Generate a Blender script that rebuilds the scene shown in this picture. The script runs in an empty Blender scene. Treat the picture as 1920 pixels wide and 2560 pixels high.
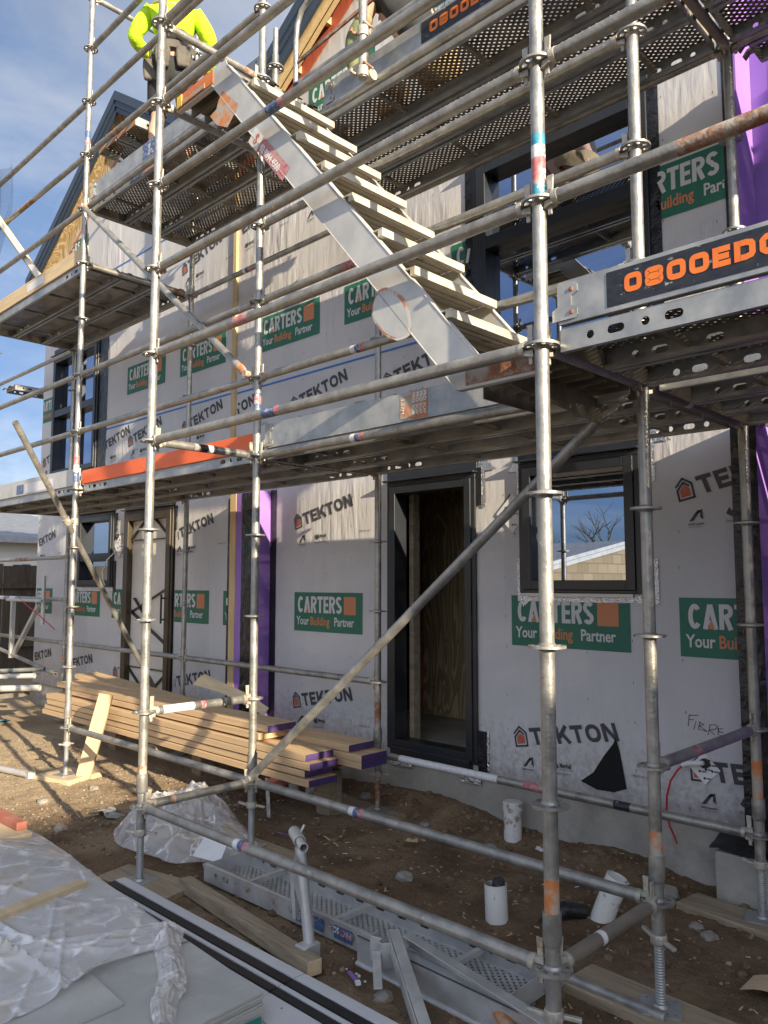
import bpy, bmesh, math, random
from mathutils import Vector, Matrix, Euler, noise, geometry
R = math.radians
V = Vector
rnd = random.Random(11)
scene = bpy.context.scene
COL = scene.collection

# ------------------------------------------------------------------ camera
cam_d = bpy.data.cameras.new('camera')
cam_d.sensor_fit = 'VERTICAL'
cam_d.sensor_height = 36.0
cam_d.sensor_width = 27.0
cam_d.lens = 36.0 * 1963.09 / 2560.0
cam_d.clip_start = 0.05
cam_d.clip_end = 3000
cam = bpy.data.objects.new('camera', cam_d)
COL.objects.link(cam)
YAW, PIT, ROL = 0.771777, 0.0886591, 0.000315
fw = V((-math.sin(YAW) * math.cos(PIT), math.cos(YAW) * math.cos(PIT), math.sin(PIT)))
rt = V((math.cos(YAW), math.sin(YAW), 0))
up = rt.cross(fw)
mw = Matrix((rt, up, -fw)).transposed().to_4x4()
mw.translation = V((3.99181, -2.95145, 1.21002))
cam.matrix_world = mw
scene.camera = cam

# ------------------------------------------------------------------ light
SUN_EL = R(17.0)
SUN_AZ = math.atan2(0.978, -0.207)          # measured from +Y towards +X
sdir = V((math.sin(SUN_AZ) * math.cos(SUN_EL), math.cos(SUN_AZ) * math.cos(SUN_EL), math.sin(SUN_EL)))
sun_d = bpy.data.lights.new('sun', 'SUN')
sun_d.energy = 2.9
sun_d.angle = R(0.5)
sun_d.color = (1.0, 0.84, 0.60)
sun = bpy.data.objects.new('sun', sun_d)
COL.objects.link(sun)
sun.rotation_euler = sdir.to_track_quat('Z', 'Y').to_euler()
sun.location = sdir * 40

world = bpy.data.worlds.new('World')
scene.world = world
world.use_nodes = True
wn = world.node_tree.nodes
wl = world.node_tree.links
bg = wn['Background']
sky = wn.new('ShaderNodeTexSky')
sky.sky_type = 'NISHITA'
sky.sun_disc = False
sky.sun_elevation = SUN_EL
sky.sun_rotation = SUN_AZ
sky.air_density = 1.0
sky.dust_density = 0.0
sky.ozone_density = 2.2
tc = wn.new('ShaderNodeTexCoord')
mp = wn.new('ShaderNodeMapping')
mp.inputs['Scale'].default_value = (1.0, 1.0, 2.2)
mp.inputs['Location'].default_value = (0.35, 0.1, 0.2)
nz = wn.new('ShaderNodeTexNoise')
nz.inputs['Scale'].default_value = 2.6
nz.inputs['Detail'].default_value = 9
nz.inputs['Roughness'].default_value = 0.58
nz.inputs['Distortion'].default_value = 0.5
cr = wn.new('ShaderNodeValToRGB')
cr.color_ramp.elements[0].position = 0.40
cr.color_ramp.elements[1].position = 0.72
bw = wn.new('ShaderNodeRGBToBW')
cm = wn.new('ShaderNodeMixRGB')
cm.blend_type = 'MULTIPLY'
cm.inputs['Fac'].default_value = 1.0
cm.inputs['Color2'].default_value = (2.6, 2.6, 2.66, 1)
# the sky away from the sun is the darker half
ds_ = wn.new('ShaderNodeMapRange')
ds_.inputs['From Min'].default_value = -0.75
ds_.inputs['From Max'].default_value = 0.25
ds_.inputs['To Min'].default_value = 0.58
ds_.inputs['To Max'].default_value = 1.25
dm_ = wn.new('ShaderNodeVectorMath')
dm_.operation = 'SCALE'
mx = wn.new('ShaderNodeMixRGB')
mf = wn.new('ShaderNodeMath')
mf.operation = 'MULTIPLY'
mf.inputs[1].default_value = 0.62
wl.new(tc.outputs['Generated'], mp.inputs['Vector'])
wl.new(mp.outputs['Vector'], nz.inputs['Vector'])
wl.new(nz.outputs['Fac'], cr.inputs['Fac'])
wl.new(bw.outputs['Val'], cm.inputs['Color1'])
# bright veil added to the unseen sky on the sun's side, for fill light
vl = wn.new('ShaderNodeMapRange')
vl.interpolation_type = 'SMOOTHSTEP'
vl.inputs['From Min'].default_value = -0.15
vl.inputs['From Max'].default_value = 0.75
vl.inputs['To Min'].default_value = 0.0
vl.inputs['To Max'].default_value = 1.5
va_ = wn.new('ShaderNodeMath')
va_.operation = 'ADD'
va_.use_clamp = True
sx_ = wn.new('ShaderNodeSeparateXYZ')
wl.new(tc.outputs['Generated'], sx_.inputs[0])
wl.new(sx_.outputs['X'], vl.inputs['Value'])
# second unseen veil added high overhead behind the camera, filling the shaded wall
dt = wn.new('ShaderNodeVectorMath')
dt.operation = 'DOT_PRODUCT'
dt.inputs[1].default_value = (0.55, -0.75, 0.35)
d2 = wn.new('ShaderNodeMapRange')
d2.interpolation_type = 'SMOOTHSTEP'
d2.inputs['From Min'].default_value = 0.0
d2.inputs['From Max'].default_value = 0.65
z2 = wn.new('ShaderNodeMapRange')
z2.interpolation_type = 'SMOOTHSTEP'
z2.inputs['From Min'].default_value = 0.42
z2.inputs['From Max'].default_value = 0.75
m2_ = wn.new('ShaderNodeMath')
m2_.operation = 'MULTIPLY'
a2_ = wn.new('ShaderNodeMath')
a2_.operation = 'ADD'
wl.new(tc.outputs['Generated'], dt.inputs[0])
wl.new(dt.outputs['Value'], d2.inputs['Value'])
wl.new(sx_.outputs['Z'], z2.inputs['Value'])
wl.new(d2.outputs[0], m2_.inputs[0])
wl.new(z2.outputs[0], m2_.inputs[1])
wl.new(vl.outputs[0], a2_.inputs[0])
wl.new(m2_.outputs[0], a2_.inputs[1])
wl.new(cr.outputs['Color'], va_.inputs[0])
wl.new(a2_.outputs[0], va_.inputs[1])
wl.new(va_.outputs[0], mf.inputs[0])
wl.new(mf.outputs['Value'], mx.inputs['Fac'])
tint = wn.new('ShaderNodeMixRGB')
tint.blend_type = 'MULTIPLY'
tint.inputs['Fac'].default_value = 1.0
tint.inputs['Color2'].default_value = (0.97, 0.98, 1.0, 1)
wl.new(sky.outputs['Color'], tint.inputs['Color1'])
# clear winter air: deep blue well down towards the horizon
sz = wn.new('ShaderNodeSeparateXYZ')
hz = wn.new('ShaderNodeValToRGB')
hz.color_ramp.elements[0].position = 0.0
hz.color_ramp.elements[0].color = (0.10, 0.145, 0.24, 1)
hz.color_ramp.elements[1].position = 0.55
hz.color_ramp.elements[1].color = (0.60, 0.52, 0.50, 1)
wl.new(tc.outputs['Generated'], sz.inputs[0])
wl.new(sz.outputs['Z'], hz.inputs['Fac'])
wl.new(hz.outputs['Color'], tint.inputs['Color2'])
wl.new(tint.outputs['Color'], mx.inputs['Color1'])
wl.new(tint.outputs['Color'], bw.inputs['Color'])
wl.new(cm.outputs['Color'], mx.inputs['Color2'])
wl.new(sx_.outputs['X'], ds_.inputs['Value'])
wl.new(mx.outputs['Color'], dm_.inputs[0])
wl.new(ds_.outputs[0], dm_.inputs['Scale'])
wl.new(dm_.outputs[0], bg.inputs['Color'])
bg.inputs['Strength'].default_value = 0.15

vs = scene.view_settings
vs.view_transform = 'Standard'
vs.look = 'None'
vs.exposure = 2.0
vs.gamma = 1.0
scene.cycles.max_bounces = 8
scene.cycles.transparent_max_bounces = 24
scene.cycles.caustics_reflective = False
scene.cycles.caustics_refractive = False


# ------------------------------------------------------------------ mesh builder
def frame_of(d):
    d = d.normalized()
    a = V((0, 0, 1)) if abs(d.z) < 0.9 else V((1, 0, 0))
    u = d.cross(a).normalized()
    return u, d.cross(u).normalized(), d


class MB:
    def __init__(self):
        self.v = []; self.f = []; self.m = []

    def add(self, vs, fs, mi=0):
        o = len(self.v)
        self.v += [tuple(p) for p in vs]
        self.f += [[o + i for i in f] for f in fs]
        self.m += [mi] * len(fs)
        return self

    def bb(self, x0, x1, y0, y1, z0, z1, mi=0):
        vs = [(x, y, z) for x in (x0, x1) for y in (y0, y1) for z in (z0, z1)]
        fs = [(0, 1, 3, 2), (4, 6, 7, 5), (0, 4, 5, 1), (2, 3, 7, 6), (0, 2, 6, 4), (1, 5, 7, 3)]
        return self.add(vs, fs, mi)

    def bar(self, p0, p1, w, h, mi=0, upv=(0, 0, 1)):
        """box beam between two points, w across and h along upv"""
        p0 = V(p0); p1 = V(p1); d = (p1 - p0).normalized()
        s = d.cross(V(upv))
        s = s.normalized() if s.length > 1e-4 else V((1, 0, 0))
        t = s.cross(d).normalized()
        vs = [p + s * (a * w / 2) + t * (b * h / 2) for p in (p0, p1) for a, b in ((-1, -1), (1, -1), (1, 1), (-1, 1))]
        fs = [(0, 3, 2, 1), (4, 5, 6, 7), (0, 1, 5, 4), (1, 2, 6, 5), (2, 3, 7, 6), (3, 0, 4, 7)]
        return self.add(vs, fs, mi)

    def tube(self, p0, p1, r, seg=20, mi=0, r2=None, wall=0.0, bands=None, cap=True):
        """round tube; bands = [(t0,t1,mi)] colours lengths of it; wall>0 leaves the ends open and hollow"""
        p0 = V(p0); p1 = V(p1)
        u, w, d = frame_of(p1 - p0)
        r2 = r if r2 is None else r2
        ts = {0.0, 1.0}
        for b in (bands or []):
            ts |= {b[0], b[1]}
        ts = sorted(ts)
        ca = [(math.cos(2 * math.pi * i / seg), math.sin(2 * math.pi * i / seg)) for i in range(seg)]
        rings = [[p0.lerp(p1, t) + (u * c + w * s) * (r + (r2 - r) * t) for c, s in ca] for t in ts]
        o = len(self.v)
        for rg in rings:
            self.v += [tuple(p) for p in rg]
        for k in range(len(ts) - 1):
            tm = (ts[k] + ts[k + 1]) / 2
            m = mi
            for b in (bands or []):
                if b[0] <= tm <= b[1]:
                    m = b[2]
            for i in range(seg):
                j = (i + 1) % seg
                self.f.append([o + k * seg + i, o + k * seg + j, o + (k + 1) * seg + j, o + (k + 1) * seg + i]); self.m.append(m)
        n = len(ts) - 1
        if wall > 0:
            oi = len(self.v)
            for p, rr in ((p0, r - wall), (p1, r2 - wall)):
                self.v += [tuple(p + (u * c + w * s) * rr) for c, s in ca]
            for i in range(seg):
                j = (i + 1) % seg
                self.f.append([oi + j, oi + i, oi + seg + i, oi + seg + j]); self.m.append(mi)
                self.f.append([o + j, o + i, oi + i, oi + j]); self.m.append(mi)
                self.f.append([o + n * seg + i, o + n * seg + j, oi + seg + j, oi + seg + i]); self.m.append(mi)
        elif cap:
            self.f.append([o + i for i in range(seg)][::-1]); self.m.append(mi)
            self.f.append([o + n * seg + i for i in range(seg)]); self.m.append(mi)
        return self

    def sweep(self, pts, r, seg=10, mi=0, closed=False):
        pts = [V(p) for p in pts]
        o = len(self.v); n = len(pts)
        pu = None
        for k, p in enumerate(pts):
            a = pts[max(k - 1, 0)]; b = pts[min(k + 1, n - 1)]
            d = (b - a).normalized()
            if pu is None:
                pu = frame_of(d)[0]
            pu = (pu - d * pu.dot(d)).normalized()
            w = d.cross(pu)
            rr = r[k] if isinstance(r, (list, tuple)) else r
            self.v += [tuple(p + (pu * math.cos(2 * math.pi * i / seg) + w * math.sin(2 * math.pi * i / seg)) * rr) for i in range(seg)]
        for k in range(n - 1):
            for i in range(seg):
                j = (i + 1) % seg
                self.f.append([o + k * seg + i, o + k * seg + j, o + (k + 1) * seg + j, o + (k + 1) * seg + i]); self.m.append(mi)
        self.f.append([o + i for i in range(seg)][::-1]); self.m.append(mi)
        self.f.append([o + (n - 1) * seg + i for i in range(seg)]); self.m.append(mi)
        return self

    def lathe(self, prof, base, axis=(0, 0, 1), seg=24, mi=0):
        base = V(base); u, w, d = frame_of(V(axis))
        o = len(self.v)
        for r, h in prof:
            self.v += [tuple(base + d * h + (u * math.cos(2 * math.pi * i / seg) + w * math.sin(2 * math.pi * i / seg)) * r) for i in range(seg)]
        for k in range(len(prof) - 1):
            for i in range(seg):
                j = (i + 1) % seg
                self.f.append([o + k * seg + i, o + k * seg + j, o + (k + 1) * seg + j, o + (k + 1) * seg + i]); self.m.append(mi)
        return self

    def plate(self, loops, fn, th=0.0, mi=0):
        """flat plate with holes: loops[0] outline, others holes, in (u,v); fn(u,v,w)->point; th thickness along w"""
        flat = [p for l in loops for p in l]
        tris = geometry.tessellate_polygon([[V((a, b, 0)) for a, b in l] for l in loops])
        if th == 0:
            self.add([fn(a, b, 0) for a, b in flat], [list(t) for t in tris], mi)
            return self
        n = len(flat)
        self.add([fn(a, b, th) for a, b in flat] + [fn(a, b, 0) for a, b in flat],
                 [list(t) for t in tris] + [[n + i for i in t[::-1]] for t in tris], mi)
        o = len(self.v) - 2 * n
        k = 0
        for l in loops:
            c = len(l)
            for i in range(c):
                j = (i + 1) % c
                self.f.append([o + k + i, o + n + k + i, o + n + k + j, o + k + j]); self.m.append(mi)
            k += c
        return self

    def quad(self, a, b, c, d, mi=0):
        return self.add([a, b, c, d], [(0, 1, 2, 3)], mi)

    def strokes(self, s, fn, h, mi=0, w=0.62, t=0.2, gap=0.16, shear=0.0, wid=None):
        """heavy sign lettering drawn with thick strokes; h letter height, w letter width over height"""
        i = t / 2
        x = 0.0
        def arc(cx, cy, rx, ry, a0, a1, n=14):
            return [(cx + rx * math.cos(R(a0 + (a1 - a0) * k / n)), cy + ry * math.sin(R(a0 + (a1 - a0) * k / n))) for k in range(n + 1)]
        def loop(w_, y0, y1, p=3.2, n=28):
            cx, cy, rx, ry = w_ / 2, (y0 + y1) / 2, w_ / 2 - i, (y1 - y0) / 2 - i
            r = []
            for k in range(n):
                a = 2 * math.pi * k / n
                c_, s_ = math.cos(a), math.sin(a)
                r.append((cx + rx * math.copysign(abs(c_) ** (2 / p), c_), cy + ry * math.copysign(abs(s_) ** (2 / p), s_)))
            return r + [r[0]]
        lv = 0
        for ch in s:
            cw = w * {'T': 0.98, 'E': 0.86, 'K': 1.06, 'N': 1.08, 'O': 1.14, 'A': 1.12, 'R': 1.02, 'S': 0.98, 'C': 1.02}.get(ch, 1.0)
            P = []
            if ch == 'T': P = [[(0, 1 - i), (cw, 1 - i)], [(cw / 2, 0), (cw / 2, 1 - t)]]
            elif ch == 'E': P = [[(i, 0), (i, 1)], [(t, 1 - i), (cw, 1 - i)], [(t, 0.5), (cw * 0.92, 0.5)], [(t, i), (cw, i)]]
            elif ch == 'K': P = [[(i, 0), (i, 1)], [(t * 0.8, 0.36), (cw - i * 0.9, 1.0)], [(cw * 0.46, 0.58), (cw - i * 0.5, 0.0)]]
            elif ch == 'N': P = [[(i, 0), (i, 1)], [(cw - i, 0), (cw - i, 1)], [(i * 1.1, 0.98), (cw - i * 1.1, 0.02)]]
            elif ch in 'O0': P = [loop(cw, 0, 1, 2.3 if ch == 'O' else 4.0)]
            elif ch == 'C': P = [arc(cw / 2, 0.5, cw / 2 - i, 0.5 - i, 42, 318, 22)]
            elif ch == 'A': P = [[(i * 0.9, 0), (cw / 2 - 0.01, 1 - i * 0.2)], [(cw / 2 + 0.01, 1 - i * 0.2), (cw - i * 0.9, 0)], [(cw * 0.24, 0.26), (cw * 0.76, 0.26)]]
            elif ch == 'R': P = [[(i, 0), (i, 1)], [(t, 1 - i), (cw * 0.5, 1 - i)] + arc(cw * 0.55, 0.72, cw * 0.45 - i, 0.28 - i, 90, -90, 10) + [(t, 0.44 + i * 0.2)], [(cw * 0.52, 0.44), (cw - i, 0.0)]]
            elif ch == 'S': P = [arc(cw / 2, 0.735, cw / 2 - i, 0.265 - i * 0.95, 25, 250, 14) + arc(cw / 2, 0.265, cw / 2 - i, 0.265 - i * 0.95, 80, -155, 14)]
            elif ch == '8': P = [loop(cw, 0.46 - i * .5, 1, 4.0), loop(cw, 0, 0.54 + i * .5, 4.0)]
            elif ch == 'D': P = [[(i, 0), (i, 1)], [(t, 1 - i), (cw * 0.55, 1 - i), (cw - i * 1.4, 1 - i * 1.4), (cw - i, 0.7), (cw - i, 0.3), (cw - i * 1.4, i * 1.4), (cw * 0.55, i), (t, i)]]
            elif ch == 'G': P = [[(cw, 1 - i), (i * 2.2, 1 - i), (i * 1.2, 1 - i * 1.8), (i, 0.7), (i, 0.3), (i * 1.2, i * 1.8), (i * 2.2, i), (cw - i, i), (cw - i, 0.45), (cw * 0.55, 0.45)]]
            for pl in P:
                lv += 1
                d = []
                for a, b in zip(pl[:-1], pl[1:]):
                    m_ = max(1, int(math.hypot(b[0] - a[0], b[1] - a[1]) / 0.22))
                    d += [(a[0] + (b[0] - a[0]) * k / m_, a[1] + (b[1] - a[1]) * k / m_) for k in range(m_)]
                d.append(pl[-1])
                n = len(d); L_ = []
                cl = math.hypot(d[0][0] - d[-1][0], d[0][1] - d[-1][1]) < 1e-5
                for k in range(n):
                    a = d[k - 1] if k > 0 else (d[-2] if cl else None)
                    b = d[k + 1] if k < n - 1 else (d[1] if cl else None)
                    p = V(d[k]); n1 = n2 = None
                    if a is not None: q = (p - V(a)).normalized(); n1 = V((-q.y, q.x))
                    if b is not None: q = (V(b) - p).normalized(); n2 = V((-q.y, q.x))
                    nn = n1 if n2 is None else n2 if n1 is None else (n1 + n2).normalized()
                    k_ = 1.0 if n1 is None or n2 is None else 1 / max(0.5, nn.dot(n1))
                    for sg in (1, -1):
                        e = p + nn * (sg * i * k_)
                        L_.append(fn((x + e.x + e.y * shear) * h, e.y * h, -0.0003 * (lv % 4)))
                self.add(L_, [(2 * k, 2 * k + 1, 2 * k + 3, 2 * k + 2) for k in range(n - 1)], mi)
            x += cw + gap
        return self

    def text(self, s, fn, size, mi=0, sx=1.0, bold=0.0, shear=0.0, spacing=1.0):
        """flat lettering laid on a surface by fn(u,v)"""
        cu = bpy.data.curves.new('lettering', 'FONT')
        cu.body = s; cu.size = size; cu.offset = bold * size; cu.shear = shear
        cu.space_character = spacing
        cu.resolution_u = 2
        cu.fill_mode = 'FRONT'
        ob = bpy.data.objects.new('lettering', cu)
        me = bpy.data.meshes.new_from_object(ob)
        self.add([fn(v.co.x * sx, v.co.y) for v in me.vertices], [list(p.vertices) for p in me.polygons], mi)
        bpy.data.objects.remove(ob); bpy.data.meshes.remove(me); bpy.data.curves.remove(cu)
        return self

    def rock(self, c, r, seed, mi=0, sub=1, flat=0.7):
        bm = bmesh.new()
        bmesh.ops.create_icosphere(bm, subdivisions=sub, radius=1)
        q = Euler((seed * 1.3, seed * 2.1, seed * 0.7)).to_matrix()
        vs = []
        for v in bm.verts:
            k = 1 + 0.35 * noise.noise(v.co * 1.7 + V((seed * 5.1, seed, 0)))
            p = q @ (v.co * k)
            vs.append((c[0] + p.x * r, c[1] + p.y * r, c[2] + p.z * r * flat))
        self.add(vs, [[v.index for v in f.verts] for f in bm.faces], mi)
        bm.free()
        return self

    def build(self, name, mats, parent=None, at=None, smooth=32, bevel=0.0, bseg=2):
        me = bpy.data.meshes.new(name)
        if at is None:
            at = WL.get(parent.name, V()) if parent else V()
        at = V(at)
        me.from_pydata([tuple(V(p) - at) for p in self.v], [], self.f)
        for m in (mats if isinstance(mats, (list, tuple)) else [mats]):
            me.materials.append(m)
        me.polygons.foreach_set('material_index', self.m)
        me.validate(clean_customdata=False)
        me.update()
        if smooth:
            me.shade_smooth()
            me.set_sharp_from_angle(angle=R(smooth))
        ob = bpy.data.objects.new(name, me)
        COL.objects.link(ob)
        if parent:
            ob.parent = parent
            WL[ob.name] = at
        else:
            ob.location = at
            WL[ob.name] = at
        if bevel:
            b = ob.modifiers.new('bevel', 'BEVEL')
            b.width = bevel; b.segments = bseg; b.limit_method = 'ANGLE'; b.angle_limit = R(40)
        return ob


WL = {}        # world location of each authored thing, so its parts can be written in world coordinates


def thing(name, label, cat, loc=(0, 0, 0), group=None):
    o = bpy.data.objects.new(name, None)
    COL.objects.link(o)
    o.location = loc
    o.empty_display_size = 0.05
    WL[o.name] = V(loc)
    return tag(o, label, cat, group)


def tag(o, label, cat, group=None, kind=None):
    if label:
        o['label'] = label
    if cat:
        o['category'] = cat
    if group:
        o['group'] = group
    if kind:
        o['kind'] = kind
    return o


def dup(root, label, group=None, mat=None, loc=None):
    """copy of a thing with its parts and sub-parts"""
    r = root.copy(); COL.objects.link(r)
    if mat is not None:
        r.matrix_world = mat
    if loc is not None:
        r.location = loc
    r['label'] = label
    if group:
        r['group'] = group
    for ch in root.children:
        c = ch.copy(); COL.objects.link(c); c.parent = r
        for g in ch.children:
            d = g.copy(); COL.objects.link(d); d.parent = c
    return r


# ------------------------------------------------------------------ materials
def lin(h):
    h = h.lstrip('#')
    c = [int(h[i:i + 2], 16) / 255 for i in (0, 2, 4)]
    return tuple((x / 12.92 if x < 0.04045 else ((x + 0.055) / 1.055) ** 2.4) for x in c) + (1,)


def c4(c):
    return lin(c) if isinstance(c, str) else tuple(c) + (1,) if len(c) == 3 else c


def pm(name, c1, c2=None, rough=0.6, metal=0.0, ns=6.0, ramp=(0.35, 0.65), bump=0.0, bs=60.0, stretch=(1, 1, 1),
       rr=0.0, spec=0.5, c3=None, c3s=1.5, c3r=(0.62, 0.7), bdist=0.01, det=6.0, coat=0.0):
    m = bpy.data.materials.new(name)
    m.use_nodes = True
    N = m.node_tree.nodes; L = m.node_tree.links
    b = N['Principled BSDF']
    b.inputs['Roughness'].default_value = rough
    b.inputs['Metallic'].default_value = metal
    b.inputs['Specular IOR Level'].default_value = spec
    if coat:
        b.inputs['Coat Weight'].default_value = coat
        b.inputs['Coat Roughness'].default_value = 0.15
    b.inputs['Base Color'].default_value = c4(c1)
    if c2 is None and not bump:
        return m
    t = N.new('ShaderNodeTexCoord'); oi = N.new('ShaderNodeObjectInfo')
    mu = N.new('ShaderNodeMath'); mu.operation = 'MULTIPLY'; mu.inputs[1].default_value = 41.0
    va = N.new('ShaderNodeVectorMath'); va.operation = 'ADD'
    mp = N.new('ShaderNodeMapping'); mp.inputs['Scale'].default_value = stretch
    L.new(oi.outputs['Random'], mu.inputs[0])
    L.new(t.outputs['Object'], va.inputs[0]); L.new(mu.outputs[0], va.inputs[1])
    L.new(va.outputs[0], mp.inputs['Vector'])
    if c2 is not None:
        n = N.new('ShaderNodeTexNoise'); n.inputs['Scale'].default_value = ns; n.inputs['Detail'].default_value = det
        n.inputs['Roughness'].default_value = 0.62
        L.new(mp.outputs[0], n.inputs['Vector'])
        r = N.new('ShaderNodeValToRGB')
        r.color_ramp.elements[0].position = ramp[0]; r.color_ramp.elements[0].color = c4(c1)
        r.color_ramp.elements[1].position = ramp[1]; r.color_ramp.elements[1].color = c4(c2)
        L.new(n.outputs['Fac'], r.inputs['Fac'])
        out = r.outputs['Color']
        if c3 is not None:
            n3 = N.new('ShaderNodeTexNoise'); n3.inputs['Scale'].default_value = c3s; n3.inputs['Detail'].default_value = 8
            n3.inputs['Roughness'].default_value = 0.7
            L.new(mp.outputs[0], n3.inputs['Vector'])
            r3 = N.new('ShaderNodeValToRGB')
            r3.color_ramp.elements[0].position = c3r[0]; r3.color_ramp.elements[1].position = c3r[1]
            L.new(n3.outputs['Fac'], r3.inputs['Fac'])
            mx = N.new('ShaderNodeMixRGB'); mx.inputs['Color2'].default_value = c4(c3)
            L.new(r3.outputs['Color'], mx.inputs['Fac']); L.new(out, mx.inputs['Color1'])
            out = mx.outputs['Color']
        L.new(out, b.inputs['Base Color'])
        if rr:
            mr = N.new('ShaderNodeMapRange')
            mr.inputs['To Min'].default_value = rough - rr; mr.inputs['To Max'].default_value = rough + rr
            mr.inputs['From Min'].default_value = 0.3; mr.inputs['From Max'].default_value = 0.7
            L.new(n.outputs['Fac'], mr.inputs['Value']); L.new(mr.outputs[0], b.inputs['Roughness'])
    if bump:
        nb = N.new('ShaderNodeTexNoise'); nb.inputs['Scale'].default_value = bs; nb.inputs['Detail'].default_value = 5
        L.new(mp.outputs[0], nb.inputs['Vector'])
        bu = N.new('ShaderNodeBump'); bu.inputs['Strength'].default_value = bump; bu.inputs['Distance'].default_value = bdist
        L.new(nb.outputs['Fac'], bu.inputs['Height']); L.new(bu.outputs[0], b.inputs['Normal'])
    return m


def perforate(m, pitch=0.030, r=0.0068, x0=0.0):
    """punch a staggered grid of round holes through a sheet by object-space coordinates"""
    N = m.node_tree.nodes; L = m.node_tree.links
    b = N['Principled BSDF']; out = N['Material Output']
    t = N.new('ShaderNodeTexCoord'); sx = N.new('ShaderNodeSeparateXYZ')
    L.new(t.outputs['Object'], sx.inputs[0])
    ds = []
    for off in (0.0, 0.5):
        fr = []
        for ax, p in (('X', pitch), ('Y', pitch * 0.9)):
            d = N.new('ShaderNodeMath'); d.operation = 'DIVIDE'; d.inputs[1].default_value = p
            a = N.new('ShaderNodeMath'); a.operation = 'ADD'; a.inputs[1].default_value = off + 50.0
            f = N.new('ShaderNodeMath'); f.operation = 'FRACT'
            s = N.new('ShaderNodeMath'); s.operation = 'SUBTRACT'; s.inputs[1].default_value = 0.5
            k = N.new('ShaderNodeMath'); k.operation = 'MULTIPLY'; k.inputs[1].default_value = p
            L.new(sx.outputs[ax], d.inputs[0]); L.new(d.outputs[0], a.inputs[0]); L.new(a.outputs[0], f.inputs[0])
            L.new(f.outputs[0], s.inputs[0]); L.new(s.outputs[0], k.inputs[0])
            fr.append(k)
        cv = N.new('ShaderNodeCombineXYZ')
        L.new(fr[0].outputs[0], cv.inputs[0]); L.new(fr[1].outputs[0], cv.inputs[1])
        ln = N.new('ShaderNodeVectorMath'); ln.operation = 'LENGTH'
        L.new(cv.outputs[0], ln.inputs[0])
        ds.append(ln)
    mn = N.new('ShaderNodeMath'); mn.operation = 'MINIMUM'
    L.new(ds[0].outputs['Value'], mn.inputs[0]); L.new(ds[1].outputs['Value'], mn.inputs[1])
    lt = N.new('ShaderNodeMath'); lt.operation = 'LESS_THAN'; lt.inputs[1].default_value = r
    L.new(mn.outputs[0], lt.inputs[0])
    tr = N.new('ShaderNodeBsdfTransparent'); mx = N.new('ShaderNodeMixShader')
    L.new(lt.outputs[0], mx.inputs['Fac']); L.new(b.outputs[0], mx.inputs[1]); L.new(tr.outputs[0], mx.inputs[2])
    L.new(mx.outputs[0], out.inputs['Surface'])
    return m


M = {}
M['galv'] = pm('galvanised_steel', (0.22, 0.22, 0.21), (0.44, 0.43, 0.40), rough=0.40, metal=0.6, ns=11, rr=0.12, bump=0.18, bs=90,
               c3=(0.17, 0.16, 0.14), c3s=7, c3r=(0.54, 0.76), ramp=(0.3, 0.68))
M['galv_sheet'] = pm('galvanised_sheet', (0.30, 0.315, 0.32), (0.46, 0.465, 0.46), rough=0.42, metal=0.55, ns=9, rr=0.1, bump=0.05, bs=40,
                     c3=(0.22, 0.22, 0.21), c3s=7, c3r=(0.60, 0.8))
M['deck_steel'] = pm('deck_steel', (0.17, 0.15, 0.118), (0.29, 0.262, 0.215), rough=0.6, metal=0.3, ns=6, rr=0.1,
                     c3=(0.13, 0.11, 0.085), c3s=5, c3r=(0.52, 0.72), stretch=(0.5, 2, 2))
M['deck_perf'] = perforate(pm('deck_perforated', (0.15, 0.13, 0.10), (0.27, 0.24, 0.19), rough=0.6, metal=0.3, ns=6,
                              c3=(0.10, 0.08, 0.06), c3s=4, c3r=(0.50, 0.68)), 0.040, 0.0072)
M['galv_new'] = pm('new_galvanised_sheet', (0.46, 0.47, 0.475), (0.62, 0.625, 0.62), rough=0.4, metal=0.45, ns=9, rr=0.1, c3=(0.32, 0.32, 0.31), c3s=7, c3r=(0.60, 0.8))
M['new_perf'] = perforate(pm('galvanised_perforated', (0.46, 0.47, 0.47), (0.62, 0.63, 0.62), rough=0.4, metal=0.5, ns=9), 0.036, 0.0068)
M['cast'] = pm('cast_steel', (0.33, 0.31, 0.27), (0.56, 0.53, 0.46), rough=0.55, metal=0.4, ns=25, bump=0.2, bs=90,
               c3=(0.28, 0.15, 0.07), c3s=12, c3r=(0.58, 0.66))
M['rust'] = pm('rusty_steel', (0.21, 0.085, 0.045), (0.32, 0.16, 0.095), rough=0.8, metal=0.1, ns=18, bump=0.3, bs=70, c3=(0.38, 0.35, 0.31), c3s=13, c3r=(0.46, 0.58))
M['orange'] = pm('orange_paint', (0.50, 0.17, 0.055), (0.56, 0.27, 0.12), rough=0.55, ns=16, c3=(0.36, 0.34, 0.30), c3s=16, c3r=(0.46, 0.56), bump=0.05)
M['orange_board'] = pm('orange_board', (0.70, 0.115, 0.025), (0.78, 0.16, 0.05), rough=0.5, ns=4, c3=(0.55, 0.36, 0.26), c3s=9, c3r=(0.66, 0.74), stretch=(0.4, 2, 2))
M['tape_orange'] = pm('orange_tape', (0.66, 0.22, 0.05), (0.50, 0.13, 0.05), rough=0.5, ns=8)
M['alu'] = pm('aluminium', (0.50, 0.50, 0.485), (0.62, 0.615, 0.59), rough=0.5, metal=0.4, ns=6, rr=0.08, c3=(0.48, 0.46, 0.42), c3s=5)
M['alu_tread'] = pm('weathered_aluminium', (0.46, 0.42, 0.335), (0.60, 0.56, 0.465), rough=0.55, metal=0.15, ns=5, c3=(0.40, 0.36, 0.28), c3s=6, bump=0.08, bs=50)
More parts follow.
